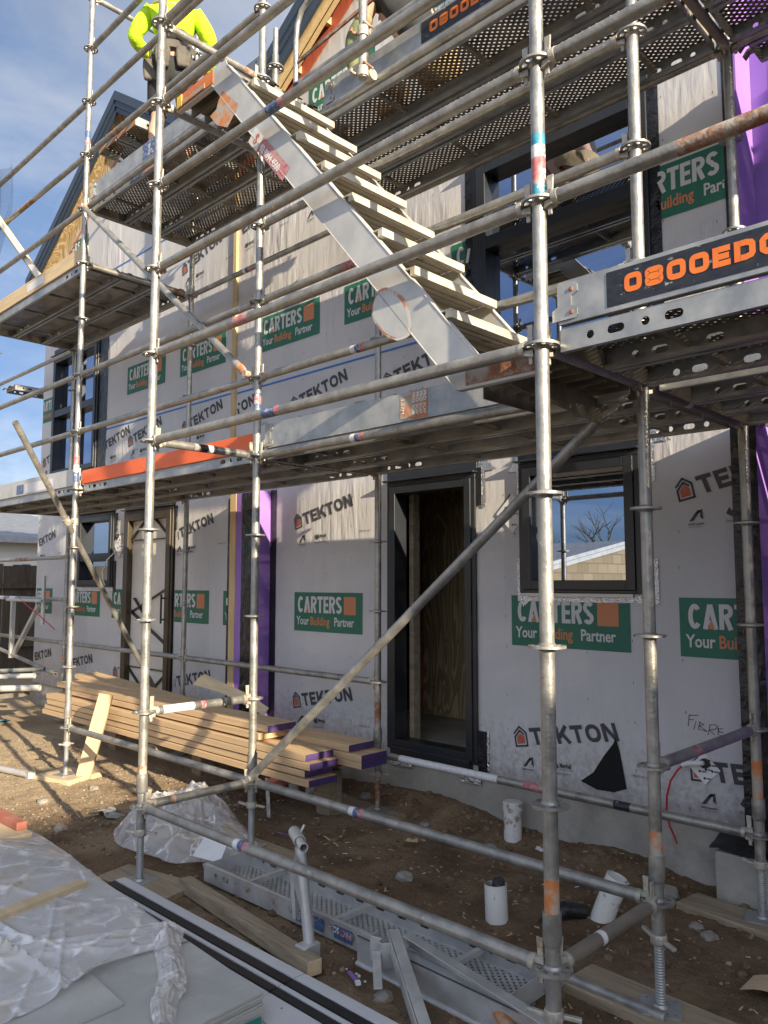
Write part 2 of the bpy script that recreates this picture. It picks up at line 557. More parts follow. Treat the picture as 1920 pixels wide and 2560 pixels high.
M['mark_red'] = pm('red_marker', (0.42, 0.06, 0.08), (0.50, 0.30, 0.30), rough=0.5, ns=45, c3=(0.36, 0.36, 0.35), c3s=30, c3r=(0.54, 0.6))
M['mark_blue'] = pm('blue_sticker', (0.03, 0.06, 0.17), (0.10, 0.16, 0.30), rough=0.45, ns=50, c3=(0.5, 0.5, 0.5), c3s=40, c3r=(0.56, 0.62))
M['mark_teal'] = pm('teal_sticker', (0.02, 0.20, 0.33), (0.08, 0.30, 0.42), rough=0.4, ns=30, c3=(0.5, 0.5, 0.48), c3s=30, c3r=(0.62, 0.68))
M['mark_white'] = pm('white_sticker', (0.75, 0.75, 0.74), (0.60, 0.60, 0.62), rough=0.45, ns=50)
M['mark_black'] = pm('black_sticker', (0.012, 0.015, 0.025), (0.03, 0.032, 0.04), rough=0.4, ns=30, c3=(0.40, 0.40, 0.38), c3s=16, c3r=(0.61, 0.64), stretch=(1, 1, 2.2))
M['letter_orange'] = pm('orange_lettering', (0.80, 0.20, 0.03), (0.74, 0.17, 0.03), rough=0.45, ns=20, c3=(0.75, 0.6, 0.5), c3s=30, c3r=(0.68, 0.72))
M['letter_white'] = pm('white_lettering', (0.78, 0.78, 0.78))
M['letter_black'] = pm('black_lettering', (0.015, 0.015, 0.017), rough=0.5)
# building
M['print_dark'] = pm('print_dark', (0.055, 0.056, 0.062), rough=0.6)
M['print_grey'] = pm('print_grey', (0.14, 0.14, 0.15), rough=0.6)
M['print_red'] = pm('print_red', (0.46, 0.115, 0.065), rough=0.6)
M['print_green'] = pm('print_green', (0.018, 0.135, 0.088), (0.024, 0.155, 0.10), rough=0.55, ns=3)
M['print_orange'] = pm('print_orange', (0.56, 0.215, 0.10), rough=0.55)
M['print_white'] = pm('print_white', (0.60, 0.60, 0.60), rough=0.55)
M['print_blue'] = pm('print_blue', (0.03, 0.16, 0.50), rough=0.55)
M['staple'] = pm('staple', (0.10, 0.03, 0.03), rough=0.5)
M['batten'] = pm('pine_batten', (0.50, 0.36, 0.18), (0.60, 0.45, 0.25), rough=0.7, ns=5, stretch=(8, 8, 0.6))
M['purple'] = pm('purple_board', (0.25, 0.135, 0.46), (0.30, 0.17, 0.52), rough=0.55, ns=3)
M['frame'] = pm('dark_joinery', (0.016, 0.019, 0.024), (0.022, 0.026, 0.032), rough=0.38, ns=4)
M['bronze'] = pm('bronze_joinery', (0.055, 0.043, 0.028), (0.075, 0.06, 0.04), rough=0.4, ns=4, metal=0.2)
M['foil'] = pm('foil_tape', (0.70, 0.71, 0.74), (0.85, 0.84, 0.82), rough=0.22, metal=1.0, ns=20, bump=0.9, bs=55, bdist=0.02)
M['roof'] = pm('dark_roof_steel', (0.028, 0.042, 0.068), (0.034, 0.05, 0.08), rough=0.42, ns=3)
M['ply'] = None
M['whitepanel'] = pm('white_infill', (0.72, 0.69, 0.64), (0.66, 0.63, 0.58), rough=0.35, ns=3)
M['pvc'] = pm('white_pvc', (0.68, 0.68, 0.66), (0.74, 0.74, 0.72), rough=0.4, ns=5, c3=(0.16, 0.12, 0.08), c3s=14, c3r=(0.60, 0.68))
M['black_plastic'] = pm('black_plastic', (0.012, 0.013, 0.015), (0.02, 0.021, 0.024), rough=0.35, ns=9, bump=0.5, bs=18, bdist=0.02)
M['red_wire'] = pm('red_cable', (0.48, 0.02, 0.03), rough=0.4)
M['black_felt'] = pm('black_felt', (0.006, 0.006, 0.007), rough=0.9)
M['spray'] = pm('worn_orange_spray', (0.46, 0.19, 0.10), (0.52, 0.51, 0.49), rough=0.55, ns=13, ramp=(0.46, 0.54))
M['white'] = pm('white_tape', (0.76, 0.76, 0.77), (0.70, 0.70, 0.72), rough=0.5, ns=6)
M['paper'] = pm('paper', (0.75, 0.75, 0.76), (0.66, 0.66, 0.68), rough=0.7, ns=10)
M['lvl'] = pm('new_timber', (0.46, 0.30, 0.16), (0.66, 0.49, 0.30), rough=0.72, ns=6, ramp=(0.3, 0.7), stretch=(0.3, 5, 36), bump=0.1, bs=30, c3=(0.34, 0.21, 0.11), c3s=3, c3r=(0.56, 0.8))
M['lvl_end'] = pm('purple_end_paint', (0.052, 0.028, 0.125), (0.075, 0.042, 0.16), rough=0.75, ns=20, stretch=(1, 3, 14))
M['oldwood'] = pm('weathered_timber', (0.235, 0.185, 0.125), (0.37, 0.30, 0.21), rough=0.85, ns=5, stretch=(0.5, 6, 6), bump=0.25, bs=25, c3=(0.14, 0.10, 0.07), c3s=3, c3r=(0.56, 0.72))
M['palewood'] = pm('pale_timber', (0.50, 0.39, 0.24), (0.62, 0.49, 0.31), rough=0.75, ns=5, stretch=(0.5, 7, 7), bump=0.1, bs=30)
M['redwood'] = pm('red_painted_timber', (0.32, 0.10, 0.07), (0.38, 0.16, 0.11), rough=0.8, ns=9)
M['fence'] = pm('old_fence_timber', (0.055, 0.042, 0.03), (0.10, 0.078, 0.056), rough=0.9, ns=4, stretch=(4, 4, 0.4), bump=0.2, bs=20)
M['fcsheet'] = pm('fibre_cement', (0.36, 0.36, 0.34), (0.45, 0.445, 0.42), rough=0.72, ns=2.5, c3=(0.52, 0.51, 0.48), c3s=3.5, c3r=(0.5, 0.75), bump=0.04, bs=80)
M['blackstrip'] = pm('black_gasket', (0.008, 0.008, 0.01), rough=0.5, c2=(0.014, 0.014, 0.016), ns=20)
M['trackface'] = pm('pale_powdercoat', (0.56, 0.58, 0.60), (0.62, 0.635, 0.65), rough=0.42, metal=0.15, ns=4)
M['card_green'] = pm('green_label', (0.02, 0.22, 0.17))
M['stone'] = pm('stone', (0.19, 0.175, 0.155), (0.34, 0.32, 0.29), rough=0.85, ns=3, bump=0.2, bs=15)
M['gravel'] = pm('gravel', (0.15, 0.11, 0.072), (0.34, 0.275, 0.20), rough=0.9, ns=26, ramp=(0.38, 0.66), c3=(0.11, 0.10, 0.09), c3s=17, c3r=(0.54, 0.58))
M['hivis'] = pm('hivis_fabric', (0.42, 0.70, 0.012), (0.56, 0.84, 0.03), rough=0.85, ns=5, bump=0.9, bs=7, bdist=0.05)
M['navy'] = pm('dark_fabric', (0.018, 0.02, 0.022), (0.035, 0.037, 0.038), rough=0.85, ns=12, bump=0.3, bs=16, bdist=0.02)
M['greycloth'] = pm('grey_work_fabric', (0.075, 0.068, 0.058), (0.13, 0.118, 0.10), rough=0.9, ns=10, bump=0.4, bs=22, bdist=0.02)
M['olive'] = pm('olive_fabric', (0.10, 0.13, 0.055), (0.17, 0.19, 0.09), rough=0.9, ns=10, bump=0.3, bs=16, bdist=0.02)
M['tan'] = pm('tan_fabric', (0.33, 0.235, 0.12), (0.40, 0.30, 0.17), rough=0.9, ns=9, bump=0.3, bs=18, bdist=0.02)
M['skin'] = pm('skin', (0.50, 0.285, 0.205), (0.56, 0.33, 0.245), rough=0.5, ns=8)
M['hair'] = pm('dark_hair', (0.03, 0.022, 0.016), (0.05, 0.036, 0.026), rough=0.6, ns=40)
M['leather'] = pm('boot_leather', (0.16, 0.10, 0.055), (0.22, 0.14, 0.08), rough=0.7, ns=10)
M['yellow'] = pm('yellow_paint', (0.62, 0.44, 0.05), (0.70, 0.52, 0.08), rough=0.45, ns=10)
M['lime'] = pm('lime_vial', (0.45, 0.75, 0.06), rough=0.3)
M['twig'] = pm('bare_twigs', (0.075, 0.06, 0.05), (0.13, 0.11, 0.09), rough=0.9, ns=8)
M['corr'] = pm('grey_corrugated_roof', (0.20, 0.21, 0.23), (0.28, 0.29, 0.31), rough=0.5, metal=0.3, ns=5)
M['glove'] = pm('grey_rag', (0.22, 0.22, 0.22), (0.32, 0.32, 0.31), rough=0.9, ns=12, bump=0.4, bs=20)
M['blue_rag'] = pm('blue_rag', (0.05, 0.22, 0.30), rough=0.8)
M['purple_strip'] = pm('purple_offcut', (0.28, 0.16, 0.45), rough=0.6)


def nodes_of(m):
    return m.node_tree.nodes, m.node_tree.links, m.node_tree.nodes['Principled BSDF']


def mk_concrete():
    m = pm('concrete', (0.30, 0.285, 0.255), (0.40, 0.385, 0.35), rough=0.9, ns=3, bump=0.25, bs=30, c3=(0.20, 0.18, 0.15), c3s=2.2, c3r=(0.52, 0.75))
    return m


M['concrete'] = mk_concrete()


def mk_wrap():
    """grey building wrap: faint weave, soft vertical wrinkles"""
    m = pm('building_wrap', (0.49, 0.485, 0.50), (0.57, 0.565, 0.575), rough=0.5, ns=1.6, stretch=(1, 1, 0.5), spec=0.5, rr=0.08)
    N, L, b = nodes_of(m)
    t = N.new('ShaderNodeTexCoord')
    m1 = N.new('ShaderNodeMapping'); m1.inputs['Scale'].default_value = (1.0, 1.0, 60.0)
    n1 = N.new('ShaderNodeTexNoise'); n1.inputs['Scale'].default_value = 3.0; n1.inputs['Detail'].default_value = 3
    m2 = N.new('ShaderNodeMapping'); m2.inputs['Scale'].default_value = (4.2, 1.0, 0.75); m2.inputs['Rotation'].default_value = (0, R(7), 0)
    n2 = N.new('ShaderNodeTexNoise'); n2.inputs['Scale'].default_value = 3.0; n2.inputs['Detail'].default_value = 3; n2.inputs['Distortion'].default_value = 0.3
    n3 = N.new('ShaderNodeTexNoise'); n3.inputs['Scale'].default_value = 0.9; n3.inputs['Detail'].default_value = 2
    r3 = N.new('ShaderNodeMapRange'); r3.inputs['From Min'].default_value = 0.38; r3.inputs['From Max'].default_value = 0.66
    mu = N.new('ShaderNodeMath'); mu.operation = 'MULTIPLY'
    b1 = N.new('ShaderNodeBump'); b1.inputs['Strength'].default_value = 0.07; b1.inputs['Distance'].default_value = 0.004
    b2 = N.new('ShaderNodeBump'); b2.inputs['Strength'].default_value = 0.75; b2.inputs['Distance'].default_value = 0.022
    for mm, nn in ((m1, n1), (m2, n2)):
        L.new(t.outputs['Object'], mm.inputs[0]); L.new(mm.outputs[0], nn.inputs['Vector'])
    L.new(t.outputs['Object'], n3.inputs['Vector'])
    L.new(n3.outputs['Fac'], r3.inputs['Value'])
    L.new(n2.outputs['Fac'], mu.inputs[0]); L.new(r3.outputs[0], mu.inputs[1])
    L.new(mu.outputs[0], b2.inputs['Height'])
    L.new(n1.outputs['Fac'], b1.inputs['Height']); L.new(b2.outputs[0], b1.inputs['Normal'])
    L.new(b1.outputs[0], b.inputs['Normal'])
    # mud splashed up the foot of the wrap
    sp = N.new('ShaderNodeSeparateXYZ'); L.new(t.outputs['Object'], sp.inputs[0])
    zr = N.new('ShaderNodeMapRange'); zr.inputs['From Min'].default_value = 0.55; zr.inputs['From Max'].default_value = -0.12; zr.inputs['To Min'].default_value = 0.0; zr.inputs['To Max'].default_value = 0.34
    L.new(sp.outputs['Z'], zr.inputs['Value'])
    nm = N.new('ShaderNodeTexNoise'); nm.inputs['Scale'].default_value = 26; nm.inputs['Detail'].default_value = 9; nm.inputs['Roughness'].default_value = 0.75
    L.new(t.outputs['Object'], nm.inputs['Vector'])
    am = N.new('ShaderNodeMath'); am.operation = 'ADD'; L.new(nm.outputs['Fac'], am.inputs[0]); L.new(zr.outputs[0], am.inputs[1])
    rm_ = N.new('ShaderNodeMapRange'); rm_.inputs['From Min'].default_value = 0.66; rm_.inputs['From Max'].default_value = 0.92; rm_.inputs['To Max'].default_value = 0.55
    L.new(am.outputs[0], rm_.inputs['Value'])
    mm_ = N.new('ShaderNodeMixRGB'); mm_.inputs['Color2'].default_value = (0.20, 0.15, 0.10, 1)
    L.new(b.inputs['Base Color'].links[0].from_socket, mm_.inputs['Color1']); L.new(rm_.outputs[0], mm_.inputs['Fac'])
    L.new(mm_.outputs[0], b.inputs['Base Color'])
    for k in ('print_green', 'print_orange', 'print_white', 'print_dark', 'print_red'):
        N2, L2, bb = nodes_of(M[k])
        t2 = N2.new('ShaderNodeTexCoord'); mm = N2.new('ShaderNodeMapping')
        mm.inputs['Scale'].default_value = (4.2, 1.0, 0.75); mm.inputs['Rotation'].default_value = (0, R(7), 0)
        q2 = N2.new('ShaderNodeTexNoise'); q2.inputs['Scale'].default_value = 3.0; q2.inputs['Detail'].default_value = 3; q2.inputs['Distortion'].default_value = 0.3
        q3 = N2.new('ShaderNodeTexNoise'); q3.inputs['Scale'].default_value = 0.9; q3.inputs['Detail'].default_value = 2
        s3 = N2.new('ShaderNodeMapRange'); s3.inputs['From Min'].default_value = 0.38; s3.inputs['From Max'].default_value = 0.66
        u2 = N2.new('ShaderNodeMath'); u2.operation = 'MULTIPLY'
        v2 = N2.new('ShaderNodeBump'); v2.inputs['Strength'].default_value = 0.75; v2.inputs['Distance'].default_value = 0.022
        L2.new(t2.outputs['Object'], mm.inputs[0]); L2.new(mm.outputs[0], q2.inputs['Vector']); L2.new(t2.outputs['Object'], q3.inputs['Vector'])
        L2.new(q3.outputs['Fac'], s3.inputs['Value']); L2.new(q2.outputs['Fac'], u2.inputs[0]); L2.new(s3.outputs[0], u2.inputs[1])
        L2.new(u2.outputs[0], v2.inputs['Height']); L2.new(v2.outputs[0], bb.inputs['Normal'])
    return m


M['wrap'] = mk_wrap()


def mk_glass():
    m = bpy.data.materials.new('window_glass'); m.use_nodes = True
    N = m.node_tree.nodes; L = m.node_tree.links
    N.remove(N['Principled BSDF'])
    gl = N.new('ShaderNodeBsdfGlossy'); gl.inputs['Roughness'].default_value = 0.004
    gl.inputs['Color'].default_value = (0.62, 0.72, 0.95, 1)
    tr = N.new('ShaderNodeBsdfTransparent'); tr.inputs['Color'].default_value = (0.16, 0.18, 0.19, 1)
    fr = N.new('ShaderNodeFresnel'); fr.inputs['IOR'].default_value = 1.9
    mr = N.new('ShaderNodeMapRange'); mr.inputs['From Min'].default_value = 0.0; mr.inputs['From Max'].default_value = 1.0
    mr.inputs['To Min'].default_value = 0.5; mr.inputs['To Max'].default_value = 1.0
    mx = N.new('ShaderNodeMixShader')
    L.new(fr.outputs[0], mr.inputs['Value']); L.new(mr.outputs[0], mx.inputs['Fac'])
    L.new(tr.outputs[0], mx.inputs[1]); L.new(gl.outputs[0], mx.inputs[2])
    L.new(mx.outputs[0], N['Material Output'].inputs['Surface'])
    return m


M['glass'] = mk_glass()


def mk_plastic(name, alpha, tint, bs):
    """wrinkled translucent polythene sheet"""
    m = bpy.data.materials.new(name); m.use_nodes = True
    N, L, b = nodes_of(m)
    b.inputs['Base Color'].default_value = tint
    b.inputs['Roughness'].default_value = 0.2
    b.inputs['Specular IOR Level'].default_value = 0.9
    t = N.new('ShaderNodeTexCoord')
    n = N.new('ShaderNodeTexNoise'); n.inputs['Scale'].default_value = bs; n.inputs['Detail'].default_value = 4; n.inputs['Distortion'].default_value = 1.6
    v = N.new('ShaderNodeTexVoronoi'); v.feature = 'DISTANCE_TO_EDGE'; v.inputs['Scale'].default_value = bs * 0.6
    L.new(t.outputs['Object'], n.inputs['Vector'])
    va = N.new('ShaderNodeVectorMath'); va.operation = 'MULTIPLY_ADD'; va.inputs[1].default_value = (0.25, 0.25, 0.25)
    L.new(n.outputs['Color'], va.inputs[0]); L.new(t.outputs['Object'], va.inputs[2]); L.new(va.outputs[0], v.inputs['Vector'])
    ad = N.new('ShaderNodeMath'); ad.operation = 'MULTIPLY_ADD'; ad.inputs[1].default_value = 0.55
    L.new(v.outputs['Distance'], ad.inputs[0]); L.new(n.outputs['Fac'], ad.inputs[2])
    bu = N.new('ShaderNodeBump'); bu.inputs['Strength'].default_value = 0.3; bu.inputs['Distance'].default_value = 0.03
    L.new(ad.outputs[0], bu.inputs['Height']); L.new(bu.outputs[0], b.inputs['Normal'])
    # stretched white crease lines where the film has been folded
    wv = N.new('ShaderNodeTexVoronoi'); wv.feature = 'DISTANCE_TO_EDGE'; wv.inputs['Scale'].default_value = bs * 0.9
    vb = N.new('ShaderNodeVectorMath'); vb.operation = 'MULTIPLY_ADD'; vb.inputs[1].default_value = (0.35, 0.35, 0.35)
    nv = N.new('ShaderNodeTexNoise'); nv.inputs['Scale'].default_value = bs * 0.5; nv.inputs['Detail'].default_value = 3
    L.new(t.outputs['Object'], nv.inputs['Vector']); L.new(nv.outputs['Color'], vb.inputs[0]); L.new(t.outputs['Object'], vb.inputs[2]); L.new(vb.outputs[0], wv.inputs['Vector'])
    ce = N.new('ShaderNodeMapRange'); ce.inputs['From Min'].default_value = 0.0; ce.inputs['From Max'].default_value = 0.07; ce.inputs['To Min'].default_value = 1.0; ce.inputs['To Max'].default_value = 0.0
    L.new(wv.outputs['Distance'], ce.inputs['Value'])
    ck = N.new('ShaderNodeMath'); ck.operation = 'MULTIPLY'
    cn = N.new('ShaderNodeMapRange'); cn.inputs['From Min'].default_value = 0.42; cn.inputs['From Max'].default_value = 0.62
    L.new(n.outputs['Fac'], cn.inputs['Value']); L.new(ce.outputs[0], ck.inputs[0]); L.new(cn.outputs[0], ck.inputs[1])
    n2 = N.new('ShaderNodeTexNoise'); n2.inputs['Scale'].default_value = 5; n2.inputs['Detail'].default_value = 8; n2.inputs['Roughness'].default_value = 0.7
    L.new(t.outputs['Object'], n2.inputs['Vector'])
    rp = N.new('ShaderNodeValToRGB')
    rp.color_ramp.elements[0].position = 0.50; rp.color_ramp.elements[0].color = tint
    rp.color_ramp.elements[1].position = 0.68; rp.color_ramp.elements[1].color = (0.52, 0.45, 0.33, 1)
    L.new(n2.outputs['Fac'], rp.inputs['Fac']); L.new(rp.outputs['Color'], b.inputs['Base Color'])
    tr = N.new('ShaderNodeBsdfTransparent'); tl = N.new('ShaderNodeBsdfTranslucent'); tl.inputs['Color'].default_value = tint
    m1 = N.new('ShaderNodeMixShader'); m1.inputs['Fac'].default_value = 0.12
    m2 = N.new('ShaderNodeMixShader'); m2.inputs['Fac'].default_value = alpha
    L.new(b.outputs[0], m1.inputs[1]); L.new(tl.outputs[0], m1.inputs[2])
    L.new(m1.outputs[0], m2.inputs[1]); L.new(tr.outputs[0], m2.inputs[2])
    af = N.new('ShaderNodeMapRange'); af.inputs['From Min'].default_value = 0.35; af.inputs['From Max'].default_value = 0.68
    af.inputs['To Min'].default_value = min(1, alpha * 1.5); af.inputs['To Max'].default_value = alpha * 0.45
    L.new(n2.outputs['Fac'], af.inputs['Value'])
    fs_ = N.new('ShaderNodeMath'); fs_.operation = 'MULTIPLY_ADD'; fs_.inputs[1].default_value = -0.75; fs_.use_clamp = True
    L.new(ck.outputs[0], fs_.inputs[0]); L.new(af.outputs[0], fs_.inputs[2]); L.new(fs_.outputs[0], m2.inputs['Fac'])
    L.new(m2.outputs[0], N['Material Output'].inputs['Surface'])
    return m


M['poly'] = mk_plastic('polythene', 0.38, (0.82, 0.81, 0.82, 1), 4.5)
M['poly2'] = mk_plastic('polythene_crumpled', 0.46, (0.80, 0.78, 0.78, 1), 7)


def mk_ply():
    m = pm('plywood', (0.19, 0.135, 0.07), (0.33, 0.25, 0.14), rough=0.75, ns=3)
    N, L, b = nodes_of(m)
    t = N.new('ShaderNodeTexCoord'); mp = N.new('ShaderNodeMapping'); mp.inputs['Scale'].default_value = (2.6, 2.6, 0.55)
    n = N.new('ShaderNodeTexNoise'); n.inputs['Scale'].default_value = 1.7; n.inputs['Detail'].default_value = 2; n.inputs['Distortion'].default_value = 0.6
    mu = N.new('ShaderNodeMath'); mu.operation = 'MULTIPLY'; mu.inputs[1].default_value = 75
    sn = N.new('ShaderNodeMath'); sn.operation = 'SINE'
    rp = N.new('ShaderNodeValToRGB')
    rp.color_ramp.elements[0].position = 0.0; rp.color_ramp.elements[0].color = (0.34, 0.25, 0.135, 1)
    rp.color_ramp.elements[1].position = 0.8; rp.color_ramp.elements[1].color = (0.58, 0.45, 0.27, 1)
    L.new(t.outputs['Object'], mp.inputs[0]); L.new(mp.outputs[0], n.inputs['Vector']); L.new(n.outputs['Fac'], mu.inputs[0])
    L.new(mu.outputs[0], sn.inputs[0]); L.new(sn.outputs[0], rp.inputs['Fac']); L.new(rp.outputs['Color'], b.inputs['Base Color'])
    return m


M['ply'] = mk_ply()


def mk_tape():
    """black crinkled flashing tape with small pale marks"""
    m = pm('black_flashing_tape', (0.010, 0.011, 0.014), (0.016, 0.017, 0.02), rough=0.3, ns=5, bump=0.7, bs=13, bdist=0.03)
    N, L, b = nodes_of(m)
    return m


M['tape'] = mk_tape()


def mk_dirt():
    m = pm('dirt', (0.14, 0.09, 0.053), (0.29, 0.202, 0.125), rough=0.95, ns=3.2, ramp=(0.36, 0.66), spec=0.2,
           c3=(0.36, 0.27, 0.175), c3s=1.1, c3r=(0.50, 0.66))
    N, L, b = nodes_of(m)
    t = N.new('ShaderNodeTexCoord')
    # scattered pale and dark grit
    src = b.inputs['Base Color'].links[0].from_socket
    for sc, thr, col in ((95, 0.16, (0.40, 0.34, 0.26, 1)), (60, 0.13, (0.035, 0.028, 0.022, 1)), (150, 0.2, (0.24, 0.18, 0.12, 1))):
        v = N.new('ShaderNodeTexVoronoi'); v.inputs['Scale'].default_value = sc
        n = N.new('ShaderNodeTexNoise'); n.inputs['Scale'].default_value = 2.2
        L.new(t.outputs['Object'], v.inputs['Vector']); L.new(t.outputs['Object'], n.inputs['Vector'])
        mu = N.new('ShaderNodeMath'); mu.operation = 'MULTIPLY'; mu.inputs[1].default_value = thr * 2
        L.new(n.outputs['Fac'], mu.inputs[0])
        lt = N.new('ShaderNodeMath'); lt.operation = 'LESS_THAN'
        L.new(v.outputs['Distance'], lt.inputs[0]); L.new(mu.outputs[0], lt.inputs[1])
        # only some cells hold a grain
        sp = N.new('ShaderNodeSeparateColor'); L.new(v.outputs['Color'], sp.inputs[0])
        g = N.new('ShaderNodeMath'); g.operation = 'GREATER_THAN'; g.inputs[1].default_value = 0.62
        L.new(sp.outputs[0], g.inputs[0])
        an = N.new('ShaderNodeMath'); an.operation = 'MULTIPLY'
        L.new(lt.outputs[0], an.inputs[0]); L.new(g.outputs[0], an.inputs[1])
        mx = N.new('ShaderNodeMixRGB'); mx.inputs['Color2'].default_value = col
        L.new(an.outputs[0], mx.inputs['Fac']); L.new(src, mx.inputs['Color1'])
        src = mx.outputs['Color']
    L.new(src, b.inputs['Base Color'])
    # sunlight painted in: soil colour lightened towards the left of the yard
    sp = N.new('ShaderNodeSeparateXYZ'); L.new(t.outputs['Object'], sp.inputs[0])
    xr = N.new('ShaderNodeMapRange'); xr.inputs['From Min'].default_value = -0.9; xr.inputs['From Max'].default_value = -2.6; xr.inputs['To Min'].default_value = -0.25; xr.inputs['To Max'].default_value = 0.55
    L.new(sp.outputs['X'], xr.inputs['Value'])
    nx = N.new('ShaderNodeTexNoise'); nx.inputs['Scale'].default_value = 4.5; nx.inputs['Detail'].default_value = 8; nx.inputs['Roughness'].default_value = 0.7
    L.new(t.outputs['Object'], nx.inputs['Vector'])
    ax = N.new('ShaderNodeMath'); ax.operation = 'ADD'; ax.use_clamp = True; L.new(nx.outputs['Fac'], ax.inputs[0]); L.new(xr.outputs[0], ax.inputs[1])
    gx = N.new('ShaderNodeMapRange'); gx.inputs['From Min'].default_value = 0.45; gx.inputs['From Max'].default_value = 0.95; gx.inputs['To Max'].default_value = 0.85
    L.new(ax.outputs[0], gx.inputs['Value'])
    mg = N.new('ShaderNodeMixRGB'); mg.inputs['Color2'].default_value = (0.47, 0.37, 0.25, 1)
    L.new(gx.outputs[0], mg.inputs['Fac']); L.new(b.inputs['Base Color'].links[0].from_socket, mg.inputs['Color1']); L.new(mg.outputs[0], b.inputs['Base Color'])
    n1 = N.new('ShaderNodeTexNoise'); n1.inputs['Scale'].default_value = 34; n1.inputs['Detail'].default_value = 9; n1.inputs['Roughness'].default_value = 0.72
    L.new(t.outputs['Object'], n1.inputs['Vector'])
    bu = N.new('ShaderNodeBump'); bu.inputs['Strength'].default_value = 1.0; bu.inputs['Distance'].default_value = 0.03
    L.new(n1.outputs['Fac'], bu.inputs['Height']); L.new(bu.outputs[0], b.inputs['Normal'])
    return m


M['dirt'] = mk_dirt()


def mk_block():
    m = pm('block_wall', (0.50, 0.41, 0.26), (0.58, 0.48, 0.32), rough=0.9, ns=4)
    N, L, b = nodes_of(m)
    t = N.new('ShaderNodeTexCoord'); mp = N.new('ShaderNodeMapping'); mp.inputs['Rotation'].default_value = (R(90), 0, R(90))
    br = N.new('ShaderNodeTexBrick'); br.inputs['Scale'].default_value = 1.0
    br.inputs['Brick Width'].default_value = 0.4; br.inputs['Row Height'].default_value = 0.2; br.inputs['Mortar Size'].default_value = 0.012
    br.inputs['Color1'].default_value = (0.24, 0.19, 0.115, 1); br.inputs['Color2'].default_value = (0.34, 0.27, 0.17, 1); br.inputs['Mortar'].default_value = (0.19, 0.15, 0.10, 1)
    sx = N.new('ShaderNodeSeparateXYZ'); cx = N.new('ShaderNodeCombineXYZ')
    ad = N.new('ShaderNodeMath'); ad.operation = 'ADD'
    L.new(t.outputs['Object'], sx.inputs[0]); L.new(sx.outputs['X'], ad.inputs[0]); L.new(sx.outputs['Y'], ad.inputs[1])
    L.new(ad.outputs[0], cx.inputs['X']); L.new(sx.outputs['Z'], cx.inputs['Y'])
    L.new(cx.outputs[0], br.inputs['Vector']); L.new(br.outputs['Color'], b.inputs['Base Color'])
    return m


M['block'] = mk_block()
M['paleblock'] = pm('pale_block', (0.50, 0.50, 0.47), (0.56, 0.56, 0.53), rough=0.85, ns=2)


def splatter(m, col, sc, thr, amt=0.8):
    """small pale cement splashes and scraped spots"""
    N, L, b = nodes_of(m)
    t = N.new('ShaderNodeTexCoord'); oi = N.new('ShaderNodeObjectInfo')
    mu = N.new('ShaderNodeMath'); mu.operation = 'MULTIPLY'; mu.inputs[1].default_value = 23.0
    va = N.new('ShaderNodeVectorMath'); va.operation = 'ADD'
    L.new(oi.outputs['Random'], mu.inputs[0]); L.new(t.outputs['Object'], va.inputs[0]); L.new(mu.outputs[0], va.inputs[1])
    n = N.new('ShaderNodeTexNoise'); n.inputs['Scale'].default_value = sc; n.inputs['Detail'].default_value = 7; n.inputs['Roughness'].default_value = 0.68
    L.new(va.outputs[0], n.inputs['Vector'])
    r = N.new('ShaderNodeMapRange'); r.inputs['From Min'].default_value = thr; r.inputs['From Max'].default_value = thr + 0.05; r.inputs['To Max'].default_value = amt
    L.new(n.outputs['Fac'], r.inputs['Value'])
    x = N.new('ShaderNodeMixRGB'); x.inputs['Color2'].default_value = col
    L.new(b.inputs['Base Color'].links[0].from_socket, x.inputs['Color1']); L.new(r.outputs[0], x.inputs['Fac']); L.new(x.outputs[0], b.inputs['Base Color'])
    # the splashes are dull, not metal
    q = N.new('ShaderNodeMath'); q.operation = 'MULTIPLY_ADD'; q.inputs[1].default_value = -b.inputs['Metallic'].default_value; q.inputs[2].default_value = b.inputs['Metallic'].default_value
    L.new(r.outputs[0], q.inputs[0]); L.new(q.outputs[0], b.inputs['Metallic'])


splatter(M['galv'], (0.60, 0.585, 0.54, 1), 17, 0.64)
splatter(M['galv'], (0.24, 0.12, 0.06, 1), 6, 0.68, 0.7)
splatter(M['galv_sheet'], (0.52, 0.51, 0.48, 1), 11, 0.66, 0.6)
splatter(M['deck_steel'], (0.42, 0.39, 0.33, 1), 14, 0.66, 0.7)
splatter(M['alu_tread'], (0.22, 0.18, 0.13, 1), 9, 0.60, 0.7)
splatter(M['pvc'], (0.20, 0.145, 0.09, 1), 9, 0.57, 0.75)
splatter(M['alu'], (0.36, 0.33, 0.28, 1), 12, 0.66, 0.6)
# ------------------------------------------------------------------ ground
def sstep(a, b, x):
    t = min(1, max(0, (x - a) / (b - a)))
    return t * t * (3 - 2 * t)


